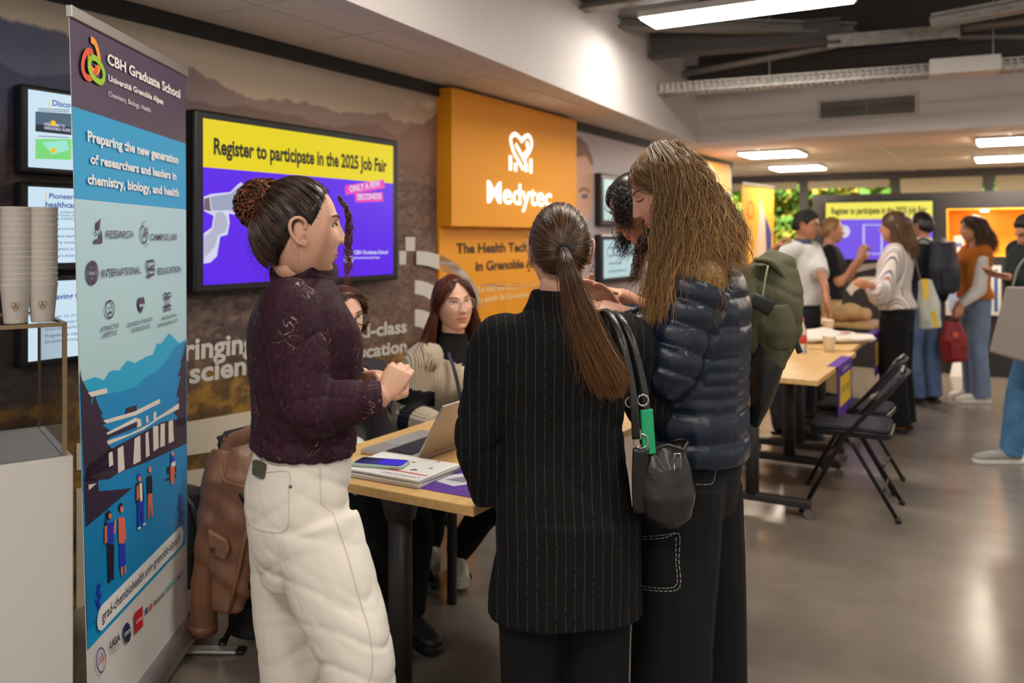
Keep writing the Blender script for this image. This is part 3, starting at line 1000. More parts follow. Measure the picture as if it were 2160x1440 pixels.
def wtext(ws, s, p0, p1, h, m, bold=0.0, off=0.0025):
    a, b = ws.uv(*p0), ws.uv(*p1)
    top = ws.uv(p0[0], p0[1] - h)
    y = (a[1] + b[1]) / 2
    return ws.text(s, (a[0], y), (b[0], y), top[1] - a[1], m, px=False, off=off, bold=bold)


wtext(ws, 'Register to participate in the 2025 Job Fair', (450, 323), (815, 363), 33, s_k, 0.035)
ws.poly('megaphone_cutout', [[(508, 384), (522, 400), (530, 430), (530, 472), (519, 474), (505, 455), (482, 450), (484, 470), (479, 495), (464, 499), (457, 540), (444, 553), (429, 556), (429, 492), (446, 480), (450, 455), (430, 445), (429, 415), (445, 409), (485, 405), (500, 390)]], s_w, 0.002)
grey_s, brown_s = scr('screen_grey', (150, 158, 186)), scr('screen_brown', (112, 92, 92))
ws.poly('megaphone_horn', [[(443, 415), (486, 408), (507, 390), (520, 406), (526, 430), (526, 466), (520, 466), (506, 448), (480, 443), (446, 444)]], grey_s, 0.0025)
ws.poly('megaphone_horn', [[(512, 392), (521, 406), (527, 432), (526, 467), (519, 455), (514, 420)]], scr('screen_grey_dark', (96, 100, 130)), 0.003)
ws.poly('megaphone_end', [[(430, 419), (441, 416), (444, 446), (430, 442)]], brown_s, 0.0025)
ws.poly('megaphone_hand', [[(455, 448), (468, 446), (477, 458), (479, 476), (474, 490), (460, 494), (452, 520), (430, 545), (430, 500), (448, 484)]], scr('screen_hand', (172, 174, 196)), 0.0025)
pink = scr('screen_pink', (226, 62, 180))
ws.poly('pink_label', [[(727, 391), (810, 378), (811, 397), (728, 412)], [(747, 408), (807, 405), (808, 425), (749, 427)]], pink, 0.002)
ws.text('ONLY A FEW', (737, 405), (802, 393), 13, s_w, bold=0.03, off=0.003)
ws.text('SECONDS!', (753, 421), (804, 419), 12, s_w, bold=0.03, off=0.003)
ws.text('CBH Graduate School', (746, 536), (817, 535), 8, s_w, bold=0.03, off=0.003)
ws.text('Université Grenoble Alpes', (746, 546), (800, 545), 5, s_w, bold=0.02, off=0.003)
ws.stroke('emblem', [circ(734, 540, 5, 9, 16), circ(739, 546, 5, 6, 16), circ(730, 547, 4, 6, 16)], 0.008, s_w, 0.003, closed=True)

# three stacked information screens at the far left
pale_s, ink_b, ink_g = scr('screen_pale', (200, 224, 238)), scr('screen_ink_blue', (36, 62, 150)), scr('screen_ink_grey', (96, 112, 140))
yel_s = scr('screen_accent', (230, 190, 60))
wp = Surf(R(0, W - 0.06, 0), US, (0, 0, 1))
su0 = wp.uv(45, 300)[0]
for i, (pa, pb, qa, qb, lab) in enumerate([(175, 365, 188, 352, 'top one of three pale information screens behind the roll-up banner'), (382, 577, 393, 556, 'middle one of three pale information screens behind the roll-up banner'), (583, 778, 595, 763, 'bottom one of three pale information screens behind the cups and glass case')]):
    zt, zb = wp.uv(48, pa)[1], wp.uv(50, pb)[1]
    t, sf, ws = wall_screen('information_screen', lab, su0, su0 + 0.60, zb, zt, 0.06, 0.02)
    t['group'] = 'information screens on the left wall'
    bx0 = ws.uv(59, 300)[0]
    ca, cb = ws.uv(59, qb)[1], ws.uv(59, qa)[1]
    sf.poly('page', [[(bx0, ca), (0.575, ca), (0.575, cb), (bx0, cb)]], pale_s, 0.001, px=False)
    T = lambda s, p0, p1, h, m, b=0.0: wtext(ws, s, p0, p1, h, m, b)
    if i == 0:
        T('[', (102, 225), (105, 225), 14, yel_s, 0.02)
        T('Discover', (110, 225), (168, 228), 12, ink_b, 0.02)
        ws.poly('picture', [[(74, 235), (150, 240), (150, 285), (74, 277)]], scr('screen_photo', (70, 96, 116)), 0.002)
        ws.poly('picture', [[(74, 262), (150, 268), (150, 285), (74, 277)]], scr('screen_photo_dark', (26, 36, 44)), 0.0022)
        T('WELCOME TO', (92, 265), (136, 268), 6, s_w, 0.02)
        T('GRENOBLE ALPES', (92, 273), (148, 277), 6, s_w, 0.02)
        ws.poly('picture', [[(74, 293), (150, 293), (150, 337), (74, 335)]], scr('screen_green', (120, 214, 120)), 0.002)
        ws.poly('picture', [[(88, 300), (140, 296), (146, 316), (110, 326)]], scr('screen_teal', (150, 226, 206)), 0.0022)
        for cy in (260, 317):
            ws.poly('play_mark', [circ(111, cy, 6, 6, 16)], scr('screen_play', (240, 190, 20)), 0.003)
        for y in (229, 233, 287):
            ws.stroke('small_print', [[(80, y), (145, y + 3)]], 0.003, ink_g, 0.002)
    elif i == 1:
        T('[', (95, 418), (98, 418), 13, yel_s, 0.02)
        T('Pioneering', (103, 419), (172, 420), 11, ink_b, 0.02)
        T('healthcare', (95, 437), (168, 438), 12, ink_b, 0.02)
        for y, s_ in ((449, 'French science & a'), (456, 'of high-tech selec'), (463, 'tion in healthcare'), (484, 'Discover :'), (500, 'a brilliant heritage'), (513, 'industry ventures'), (527, 'innovations in hea'), (541, 'Medytec\'s showcase')):
            T(s_, (95, y), (172, y + 1), 6, ink_b if y > 490 else ink_g, 0.005)
    else:
        T('Paving the', (109, 630), (180, 629), 12, ink_b, 0.02)
        for y, s_ in ((670, 'Discover our projects'), (683, 'that lead research to'), (695, 'boost the healthcare'), (709, 'Programs to support'), (721, 'breakthroughs')):
            T(s_, (97, y), (178, y - 3), 7, ink_b if y == 709 else ink_g, 0.005)

# two more screens further along the wall
wp = Surf(R(0, W - 0.07, 0), US, (0, 0, 1))
for i, (ya, yb_, lab) in enumerate([(364, 476, 'upper pale screen on the wall behind the person with dark curls'), (494, 600, 'lower pale screen on the wall behind the person with dark curls')]):
    s0, s1 = wp.uv(1268, 400)[0], wp.uv(1352, 400)[0]
    t, sf, ws = wall_screen('information_screen', lab, s0, s1, wp.uv(1268, yb_)[1], wp.uv(1268, ya)[1], 0.07, 0.02)
    t['group'] = 'information screens further along the wall'
    h_ = wp.uv(1268, ya)[1] - wp.uv(1268, yb_)[1]
    sf.poly('page', [[(0.05, 0.05), (s1 - s0 - 0.05, 0.05), (s1 - s0 - 0.05, h_ - 0.05), (0.05, h_ - 0.05)]], scr('screen_pale_far', (178, 206, 206)), 0.001, px=False)
    for k in range(4):
        sf.stroke('small_print', [[(0.15, h_ - 0.12 - 0.07 * k), (0.45 + 0.1 * (k % 2), h_ - 0.12 - 0.07 * k)]], 0.012, ink_g, 0.002, px=False)

# ------------------------------------------------------------------ orange company panel
orange = mat('orange_panel_paint', lin(232, 152, 8), 0.5)
pan = thing('orange_sign_panel', 'orange company sign with glowing white heart logo and lettering', 'sign', R(4.454, W - 0.016, 0), ROOM)
PM = (Matrix.Translation(R(4.454, W - 0.016, 0)) @ Matrix.Rotation(ROOM, 4, 'Z')).inverted()
PL = 1.80
MB().box(0.0, PL, 0, 0.016, 0.0, ZS - 0.02).build('back_board', orange, pan)
MB().box(0.0, PL, -0.095, 0, 1.519, 2.395).build('sign_box', orange, pan, bevel=0.003)
PS = Surf(R(4.454, W - 0.016 - 0.096, 0), US, (0, 0, 1), pan, PM)
glow = mat('glowing_letter', (1, 1, 1), 0.4, emit=1.3, ecol=(1, 0.98, 0.9))
wtext(PS, 'Medytec', (1027, 428), (1163, 434), 46, glow, 0.015, 0.003)
HS = 0.030
PS.stroke('logo', [spline([(1078, 305), (1077, 290), (1086, 283), (1096, 291), (1100, 297), (1106, 289), (1115, 287), (1121, 300), (1118, 315), (1108, 332), (1104, 340)], 4), spline([(1078, 305), (1085, 325), (1103, 357)], 3), [(1087, 304), (1109, 344)],
                    [(1110, 309), (1113, 303), (1109, 300)], [(1102, 330), (1116, 313)]], HS, glow, 0.003)
PS.stroke('logo', [[(1076, 328), (1076, 359)], [(1087, 344), (1087, 361)], [(1109, 345), (1109, 362)], [(1119, 335), (1119, 365)]], 0.04, glow, 0.003)
PB = Surf(R(4.454, W - 0.017, 0), US, (0, 0, 1), pan, PM)
ink = prt('panel_ink', (70, 44, 20))
wtext(PB, 'The Health Technologies', (962, 528), (1172, 533), 21, ink, 0.03)
wtext(PB, 'in Grenoble Alpes', (1003, 565), (1150, 567), 20, ink, 0.03)
pw = prt('panel_white', (246, 214, 150))
wtext(PB, 'Le hub des technologies pour', (1008, 612), (1150, 606), 13, pw, 0.02)
wtext(PB, 'la santé de Grenoble Alpes', (1008, 633), (1142, 627), 13, pw, 0.02)
# portrait print beyond it, and a lilac field
lil = MB().box(6.80, 11.08, W - 0.006, W - 0.001, 0, ZS - 0.075)
struct(room_empty_mesh('trim_3', lil, prt('portrait_lilac', (176, 164, 168))))
port = thing('portrait_mural', 'large printed portrait of a child\'s face on the wall beyond the orange sign', 'mural', R(6.25, W, 0))
PT = Surf(R(0, W - 0.003, 0), US, (0, 0, 1), port, Matrix.Translation(-R(6.25, W, 0)))
sA, sB = 6.26, 6.80
PT.poly('print_field', [[(sA, 0.0), (sB, 0.0), (sB, ZS - 0.075), (sA, ZS - 0.075)]], prt('portrait_lilac', (176, 164, 168)), 0.001, px=False)
PT.poly('portrait_face', [[(1200, 300), (1225, 298), (1240, 318), (1250, 350), (1252, 400), (1248, 440), (1238, 468), (1200, 470)]], prt('portrait_skin', (206, 158, 134)), 0.002)
PT.poly('portrait_hair', [[(1200, 288), (1222, 288), (1238, 305), (1248, 330), (1251, 352), (1244, 344), (1236, 328), (1200, 334)]], prt('portrait_hair', (128, 82, 62)), 0.003)
PT.poly('portrait_eye', [circ(1233, 414, 7, 5, 16)], prt('portrait_eye', (96, 92, 104)), 0.003)
PT.stroke('portrait_brow', [spline([(1220, 404), (1232, 398), (1243, 405)])], 0.03, prt('portrait_brow', (150, 104, 80)), 0.003)
# orange board near the end of the wall
ob = thing('orange_board', 'orange photo board high on the wall near the back room', 'sign', R(0, W, 0))
OS = Surf(R(0, W - 0.03, 0), US, (0, 0, 1), ob, Matrix.Translation(-R(0, W, 0)))
OS.poly('board', [[(1468, 336), (1540, 348), (1540, 404), (1468, 398)]], prt('board_orange', (240, 168, 30)), 0.0)
OS.poly('board_figure', [[(1488, 342), (1500, 346), (1515, 375), (1522, 400), (1505, 400)]], prt('board_figure', (232, 196, 160)), 0.002)

# clear case on a plinth in front of the orange sign
cp = at(1000, 600, 4.55)
plinth_case('display_case', 'clear acrylic case on a white plinth before the orange sign', (cp.x, cp.y, 0), math.radians(-25), 0.36, 0.36, 0.84, 0.355, False)
# ------------------------------------------------------------------ tables
oak = bpy.data.materials.new('oak_laminate')
g = G(oak)
cc = g.scale(g.coords(), (1.2, 16, 16))
nz = g.noise(cc, 3.0, 5, 0.6, 0.8)
g.base(g.ramp(nz, [(0.3, lin(206, 160, 96)), (0.55, lin(220, 178, 116)), (0.75, lin(228, 190, 132))]))
g.set(Roughness=0.42)
leg_m = mat('table_leg_grey', lin(58, 54, 52), 0.45, 0.3)
black_pl = mat('black_plastic', lin(28, 28, 30), 0.5)
steel = mat('caster_steel', lin(160, 160, 160), 0.3, 0.9)


def flip_table(label, s0, s1, w0, w1, col_w=None):
    t = thing('folding_table', label, 'table', R(s0, w0, 0), ROOM, 'oak topped tables')
    L, D = s1 - s0, w1 - w0
    MB().box(0, L, 0, D, 0.712, 0.74).build('table_top', oak, t, bevel=0.003)
    cy = D / 2 if col_w is None else col_w
    for x in ((0.16, L - 0.16) if L > 0.8 else (0.16,)):
        MB().tube([(x, cy, 0.09), (x, cy, 0.69)], [(0.036, 0.036)] * 2, 20).build('leg', leg_m, t, smooth=True)
        MB().lathe([(0.03, 0.60), (0.045, 0.605), (0.062, 0.68), (0.066, 0.711)], 20, (x, cy, 0)).build('bracket', leg_m, t, smooth=True)
        f = MB().bar((x, 0.06, 0.075), (x, D - 0.06, 0.075), 0.055, 0.045)
        f.build('foot_bar', leg_m, t, bevel=0.012)
        for y in (0.07, D - 0.07):
            c = MB()
            for k in (-0.014, 0.014):
                c.tube([(x + k - 0.007, y, 0.026), (x + k + 0.007, y, 0.026)], 0.026, 16)
            c.bar((x, y, 0.03), (x, y, 0.07), 0.014, 0.014)
            w_ = c.build('caster', steel, t)
    if L > 0.8:
        MB().bar((0.16, cy, 0.66), (L - 0.16, cy, 0.66), 0.04, 0.05).build('cross_rail', leg_m, t)
    return t


T1S, T1W = 1.89, 1.22
tb1 = flip_table('oak topped table at which the two seated women and the visitors meet', T1S, T1S + 1.45, T1W, T1W + 0.72, 0.365)
p = Vector((-0.284, 3.41, 0))
q = Matrix.Translation(-R(T1S, T1W, 0)) @ p
lp = Matrix.Rotation(-ROOM, 4, 'Z') @ q
MB().tube([(lp.x, min(lp.y, 0.69), 0.0), (lp.x, min(lp.y, 0.69), 0.71)], 0.02, 14).build('support_post', leg_m, tb1, smooth=True)
flip_table('oak table with water bottle and paper cup beside the two folding chairs', 4.41, 5.62, 0.82, 1.55)
flip_table('middle oak table carrying the white tote bag near the black trousers', 5.68, 6.75, 0.86, 1.55)
flip_table('furthest oak table carrying the crumpled paper bag', 7.35, 7.95, 0.92, 1.50)

# ------------------------------------------------------------------ folding chairs
ch_metal = mat('chair_tube', lin(34, 33, 36), 0.35, 0.5)
ch_fab = mat('chair_fabric', lin(44, 42, 54), 0.85, var=0.15, vscale=40, bump=0.2, bscale=300)


def rr_box(mb, x0, x1, y0, y1, z0, z1, r, n=5):
    pl = []
    for cx_, cy_, a in ((x1 - r, y0 + r, -90), (x1 - r, y1 - r, 0), (x0 + r, y1 - r, 90), (x0 + r, y0 + r, 180)):
        for k in range(n + 1):
            t = math.radians(a + 90 * k / n)
            pl.append((cx_ + r * math.cos(t), cy_ + r * math.sin(t)))
    n_ = len(pl)
    mb.add([(x, y, z0) for x, y in pl] + [(x, y, z1) for x, y in pl], [tuple(range(n_))[::-1], tuple(range(n_, 2 * n_))] + [(i, (i + 1) % n_, n_ + (i + 1) % n_, n_ + i) for i in range(n_)])
    return mb


def folding_chair(label, loc, rz):
    t = thing('folding_chair', label, 'chair', loc, rz, 'dark folding chairs')
    # side frames: front legs run up into the backrest hoop
    hoop = [(-0.20, 0.23, 0.012), (-0.20, 0.02, 0.42), (-0.195, -0.19, 0.67), (-0.185, -0.225, 0.725), (-0.15, -0.24, 0.75), (0.15, -0.24, 0.75), (0.185, -0.225, 0.725), (0.195, -0.19, 0.67), (0.20, 0.02, 0.42), (0.20, 0.23, 0.012)]
    MB().tube(hoop, 0.0115, 10).build('hoop_frame', ch_metal, t, smooth=True)
    for sx in (-0.172, 0.172):
        MB().tube([(sx, -0.23, 0.012), (sx, -0.02, 0.37), (sx, 0.05, 0.43)], 0.0105, 10).build('rear_leg', ch_metal, t, smooth=True)
        MB().tube([(sx, -0.235, 0.0), (sx, -0.225, 0.03)], 0.015, 10).build('foot_cap', black_pl, t, smooth=True)
        MB().tube([(sx * 1.163, 0.236, 0.0), (sx * 1.163, 0.222, 0.03)], 0.015, 10).build('foot_cap', black_pl, t, smooth=True)
    MB().tube([(-0.172, -0.16, 0.13), (0.172, -0.16, 0.13)], 0.008, 8).build('rear_stretcher', ch_metal, t, smooth=True)
    MB().tube([(-0.20, 0.16, 0.14), (0.20, 0.16, 0.14)], 0.008, 8).build('front_stretcher', ch_metal, t, smooth=True)
    rr_box(MB(), -0.185, 0.185, -0.20, 0.21, 0.415, 0.445, 0.05).build('seat_pan', ch_metal, t, bevel=0.004)
    rr_box(MB(), -0.175, 0.175, -0.19, 0.20, 0.445, 0.468, 0.045).build('seat', ch_fab, t, bevel=0.012)
    # curved backrest pad
    mb = MB()
    nx, nz_ = 12, 6
    for side in (0, 1):
        for i in range(nx + 1):
            for j in range(nz_ + 1):
                x = -0.18 + 0.36 * i / nx
                z = 0.555 + 0.19 * j / nz_
                y = -0.085 - (z - 0.555) * 0.78 - 0.03 * (1 - (x / 0.18) ** 2) + (0.0 if side == 0 else -0.02)
                mb.v.append((x, y, z))
    N_ = (nx + 1) * (nz_ + 1)
    for i in range(nx):
        for j in range(nz_):
            a = i * (nz_ + 1) + j
            q_ = (a, a + nz_ + 1, a + nz_ + 2, a + 1)
            mb.f.append(q_[::-1])
            mb.f.append(tuple(N_ + k for k in q_))
    rim = [i * (nz_ + 1) for i in range(nx + 1)] + [nx * (nz_ + 1) + j for j in range(1, nz_ + 1)] + [i * (nz_ + 1) + nz_ for i in range(nx - 1, -1, -1)] + [j for j in range(nz_ - 1, 0, -1)]
    for k in range(len(rim)):
        a, b = rim[k], rim[(k + 1) % len(rim)]
        mb.f.append((a, b, N_ + b, N_ + a))
    mb.build('backrest', ch_fab, t, smooth=True)
    return t


cpos = Vector((1.83, 4.58, 0))
folding_chair('nearest folding chair with dark padded seat pulled out beside the oak table', tuple(cpos), ROOM + 0.05)
folding_chair('second dark folding chair just behind the nearest one', tuple(cpos + US * 0.52 + VW * 0.06), ROOM - 0.03)
CH_J = (-0.735, 3.04)
folding_chair('folding chair with a brown leather jacket hung on its back', (*CH_J, 0), ROOM + math.pi)
CH_2, CH_3 = R(2.68, 2.28), R(3.24, 2.22)
folding_chair('folding chair under the seated woman with dark framed glasses', tuple(CH_2), ROOM + math.pi)
folding_chair('folding chair under the seated woman in the striped cardigan', tuple(CH_3), ROOM + math.pi)
folding_chair('folding chair under the seated person hidden behind the backpack', tuple(R(6.25, 1.95)), ROOM + math.pi)

# ------------------------------------------------------------------ things on the first table
ZT = 0.7405
lap = thing('laptop', 'open silver laptop with its lid towards the visitors', 'laptop', (-0.298, 2.68, ZT), ROOM)
lap_m = mat('laptop_shell', lin(186, 180, 172), 0.35, 0.5)
MB().box(0, 0.33, 0, 0.23, 0.0, 0.016).build('base', lap_m, lap, bevel=0.004)
MB().box(0.02, 0.31, 0.035, 0.14, 0.0162, 0.0172).build('keyboard_bed', mat('keyboard_black', lin(30, 30, 34), 0.5), lap)
key = MB().box(-0.0085, 0.0085, -0.0085, 0.0085, 0, 0.0022).mesh('key')
key.materials.append(mat('key_cap', lin(46, 46, 52), 0.5))
kbd = lap.children[-1]
for r_ in range(5):
    for c_ in range(14):
        o = link('key', key, None, kbd)
        o.location = (0.034 + c_ * 0.0202, 0.046 + r_ * 0.0205, 0.0172)
MB().box(0.10, 0.23, 0.15, 0.222, 0.0162, 0.0168).build('touchpad', mat('touchpad', lin(160, 158, 156), 0.3), lap)
lid = MB()
lz, ly = 0.19, -0.095
lid.add([(0, 0.004, 0.014), (0.33, 0.004, 0.014), (0.33, ly, lz), (0, ly, lz), (0, 0.004 - 0.006, 0.011), (0.33, -0.002, 0.011), (0.33, ly - 0.006, lz - 0.003), (0, ly - 0.006, lz - 0.003)],
        [(0, 1, 2, 3), (7, 6, 5, 4), (0, 4, 5, 1), (1, 5, 6, 2), (2, 6, 7, 3), (3, 7, 4, 0)])
ld = lid.build('lid', lap_m, lap, bevel=0.0015)
sc_n = Vector((0, lz - 0.014, -(ly - 0.004))).normalized()
a_ = Vector((0.01, 0.002, 0.018)) + sc_n * 0.001
b_ = Vector((0.01, ly + 0.003, lz - 0.006)) + sc_n * 0.001
MB().add([a_, a_ + Vector((0.31, 0, 0)), b_ + Vector((0.31, 0, 0)), b_], [(0, 1, 2, 3)]).build('display', scr('laptop_display', (120, 120, 160), 0.6), ld)
# booklets, lying a little skewed on one another
paper = mat('paper_white', lin(228, 224, 218), 0.7)
bk_me = MB().box(0, 0.21, 0, 0.297, 0, 0.0042).mesh('booklet')
bk_me.materials.append(paper)
rg = random.Random(5)
bl = Vector((-0.262, 2.405, ZT))
names5 = ['lowest booklet of the stack at the table corner', 'second booklet from the bottom of the stack', 'middle booklet of the stack at the table corner', 'second booklet from the top of the stack', 'top white booklet with laboratories cover under the phone']
for i in range(5):
    o = link('booklet', bk_me.copy() if i == 4 else bk_me, None)
    o.location = (bl.x + rg.uniform(-0.004, 0.004), bl.y + rg.uniform(-0.004, 0.004), ZT + 0.0002 + i * 0.0045)
    o.rotation_euler = (0, 0, ROOM + rg.uniform(-0.03, 0.03))
    tag(o, names5[i], 'booklet', 'stack of white booklets')
top = o
BK = Surf((0, 0, 0.0043), (1, 0, 0), (0, 1, 0), top)
BK.text('LABORATOIRES', (0.03, 0.015), (0.03, 0.15), 0.014, prt('ink_grey', (110, 106, 104)), px=False, off=0.0004)
BK.poly('cover_bar', [[(0.052, 0.01), (0.06, 0.01), (0.06, 0.17), (0.052, 0.17)]], prt('ink_red', (206, 70, 56)), 0.0004, px=False)
rg2 = random.Random(8)
for (c, nm) in (((206, 70, 56), 'ink_red'), ((90, 140, 100), 'ink_green'), ((70, 70, 76), 'ink_dark')):
    for k in range(5):
        x_, y_ = rg2.uniform(0.08, 0.2), rg2.uniform(0.02, 0.27)
        BK.poly('cover_mark', [circ(x_, y_, 0.005, 0.008, 8)], prt(nm, c), 0.0004, px=False)
ph = thing('smartphone', 'smartphone in pale mint case lying on the booklets', 'phone', (-0.395, 2.575, ZT + 0.0235), ROOM + math.radians(105))
rr_box(MB(), -0.082, 0.082, -0.04, 0.04, 0, 0.009, 0.012).build('case', mat('phone_case_mint', lin(176, 196, 184), 0.5), ph, bevel=0.002)
rr_box(MB(), -0.075, 0.075, -0.035, 0.035, 0.009, 0.0098, 0.009).build('display', mat('phone_display', lin(14, 14, 22), 0.08), ph)
rr_box(MB(), -0.078, 0.0, -0.030, 0.030, 0.0098, 0.0101, 0.006).build('lit_page', scr('phone_blue', (40, 30, 190)), ph)


def flyer(label, s0, s1, w0, w1, z, rot=0.0):
    c = R((s0 + s1) / 2, (w0 + w1) / 2, z)
    t = thing('flyer', label, 'flyer', c, ROOM + rot, 'violet and yellow flyers')
    a, b = (s1 - s0) / 2, (w1 - w0) / 2
    MB().box(-a, a, -b, b, 0, 0.0006).build('sheet', prt('flyer_violet', (92, 44, 150)), t)
    S_ = Surf((0, 0, 0.0007), (0, -1, 0), (1, 0, 0), t)
    S_.poly('band', [[(-b, a * 0.25), (b, a * 0.55), (b, a), (-b, a * 0.72)]], prt('flyer_yellow', (238, 196, 30)), 0.0003, px=False)
    S_.text('Scan to register', (-b * 0.85, a * 0.42), (b * 0.8, a * 0.66), 0.03, blk, px=False, off=0.0006, bold=0.03)
    S_.poly('megaphone_cutout', [[(-b * 0.8, -a * 0.6), (-b * 0.2, -a * 0.7), (b * 0.2, -a * 0.2), (0, -a * 0.05), (-b * 0.5, -a * 0.1), (-b * 0.75, -a * 0.3)]], prt('flyer_grey', (206, 204, 210)), 0.0005, px=False)
    S_.poly('megaphone_shade', [[(-b * 0.6, -a * 0.5), (-b * 0.2, -a * 0.5), (b * 0.05, -a * 0.2), (-b * 0.4, -a * 0.25)]], prt('flyer_shade', (130, 128, 140)), 0.0007, px=False)
    return t


flyer('violet and yellow flyer beside the laptop partly hidden by the blazer sleeve', 1.95, 2.37, 1.18, 1.49, ZT)

# ------------------------------------------------------------------ things on the far tables
pcup_m = mat('paper_cup', lin(232, 224, 208), 0.6)
for (px, py, lab) in ((1749, 742, 'white paper cup standing on the oak table near the folding chairs'), (1747, 703, 'white paper cup on the middle table beside the tote bag')):
    p_ = atz(px, py, 0.74)
    o = MB().lathe([(0.0, 0.0), (0.028, 0.0), (0.041, 0.095), (0.043, 0.097), (0.041, 0.099), (0.039, 0.097), (0.027, 0.003), (0, 0.003)], 24).build('paper_cup', pcup_m, None, smooth=True)
    o.location = (p_.x, p_.y, 0.7405)
    tag(o, lab, 'cup', 'paper cups on the far tables')
p_ = atz(1691, 744, 0.74)
bt_ = thing('water_bottle', 'clear plastic water bottle with red cap on the oak table', 'bottle', (p_.x, p_.y, 0.7405))
pet = mat('pet_plastic', (0.85, 0.9, 0.92), 0.08, trans=0.8)
MB().lathe([(0.0, 0), (0.028, 0), (0.031, 0.01), (0.031, 0.13), (0.026, 0.15), (0.013, 0.185), (0.013, 0.2)], 20).build('body', pet, bt_, smooth=True)
MB().lathe([(0.0315, 0.06), (0.0315, 0.11)], 20).build('label_band', mat('bottle_label', lin(196, 60, 50), 0.5), bt_, smooth=True)
MB().lathe([(0.015, 0.195), (0.015, 0.215), (0.0, 0.215)], 16).build('cap', mat('bottle_cap', lin(206, 44, 36), 0.4), bt_, smooth=True)
o = link('paper_sheet', MB().box(-0.1, 0.1, -0.14, 0.14, 0, 0.0015).mesh('paper_sheet'), paper)
o.location = R(4.75, 1.32, 0.7405)
o.rotation_euler = (0, 0, ROOM + 0.2)
tag(o, 'white paper sheet on the oak table beside the backpack', 'paper')


def lump(name, pts, rad, m, parent=None, amp=0.012, freq=14, seed=1, voxel=0.008, sub=None):
    """soft closed form grown from overlapping tubes: pts is a list of polylines, rad the matching radii"""
    mb = MB()
    for pl, r in zip(pts, rad):
        mb.tube(pl, r, 14)
    return remesh_obj(mb, name, m, parent, voxel, [('noise', amp, freq, seed)])


def remesh_mesh(mb, voxel, smooth_it=4):
    me = mb.mesh('tmp')
    o = bpy.data.objects.new('tmp', me)
    COL.objects.link(o)
    md = o.modifiers.new('r', 'REMESH')
    md.mode = 'VOXEL'
    md.voxel_size = voxel
    sm = o.modifiers.new('s', 'SMOOTH')
    sm.iterations = smooth_it
    sm.factor = 0.5
    dg = bpy.context.evaluated_depsgraph_get()
    out = bpy.data.meshes.new_from_object(o.evaluated_get(dg))
    bpy.data.objects.remove(o)
    bpy.data.meshes.remove(me)
    return out


def get_co(me):
    a = np.zeros(len(me.vertices) * 3, dtype=np.float32)
    me.vertices.foreach_get('co', a)
    return a.reshape(-1, 3).astype(float)


def get_no(me):
    a = np.zeros(len(me.vertices) * 3, dtype=np.float32)
    me.vertices.foreach_get('normal', a)
    return a.reshape(-1, 3).astype(float)


def set_co(me, co):
    me.vertices.foreach_set('co', co.astype(np.float32).ravel())
    me.update()


def nfield(co, freq, seed=0.0):
    """cheap smooth pseudo-noise in [-1, 1], vectorised (sum of warped sines)"""
    x, y, z = (co[:, i] * freq + seed * (1.7 + i) for i in range(3))
    a = np.sin(x * 1.0 + 1.3 * np.sin(y * 0.9 + z * 0.5 + seed)) * np.sin(y * 1.1 + 1.1 * np.sin(z * 0.8 - x * 0.4))
    b = np.sin(z * 1.05 + 1.2 * np.sin(x * 0.7 + y * 0.6 - seed)) * np.sin(x * 1.9 - y * 1.3 + 0.7 * np.sin(z * 1.9))
    return (a + 0.7 * b) / 1.7


def remesh_obj(mb, name, m, parent, voxel=0.008, ops=(), smooth_it=4):
    me = remesh_mesh(mb, voxel, smooth_it)
    co, no = get_co(me), get_no(me)
    for op in ops:
        if op[0] == 'noise':
            co = co + no * (op[1] * nfield(co, op[2], op[3]))[:, None]
        else:
            co = op[0](co, no)
    set_co(me, co)
    me.polygons.foreach_set('use_smooth', np.ones(len(me.polygons), dtype=bool))
    me.materials.clear()
    return link(name, me, m, parent)


canvas = mat('canvas_white', lin(222, 212, 196), 0.85)
p_ = atz(1765, 716, 0.76)
tbag = thing('tote_bag', 'white canvas tote bag with red print lying on the middle table', 'bag', (p_.x, p_.y, 0.7405))
lump('cloth', [[(-0.24, 0, 0.03), (0.24, 0.02, 0.028)], [(-0.24, 0.12, 0.03), (-0.05, 0.14, 0.05), (0.16, 0.1, 0.03)]], [[(0.1, 0.026)] * 2, [(0.07, 0.027), (0.08, 0.04), (0.06, 0.027)]], canvas, tbag, 0.01, 18, 2, 0.009)
o = link('print', MB().add([(0.02, -0.02, 0.066), (0.09, -0.02, 0.066), (0.09, 0.03, 0.068), (0.02, 0.03, 0.068)], [(0, 1, 2, 3)]).mesh('print'), prt('tote_red', (206, 60, 40)), tbag)
p_ = atz(1797, 672, 0.76)
pbag = thing('paper_bag', 'crumpled beige paper bag on the furthest oak table', 'bag', (p_.x, p_.y, 0.7405))
lump('paper', [[(-0.17, 0, 0.05), (0.0, 0, 0.08), (0.15, 0.02, 0.05)]], [[(0.05, 0.05), (0.1, 0.078), (0.05, 0.05)]], mat('kraft_paper', lin(206, 172, 122), 0.8), pbag, 0.014, 24, 4, 0.009)

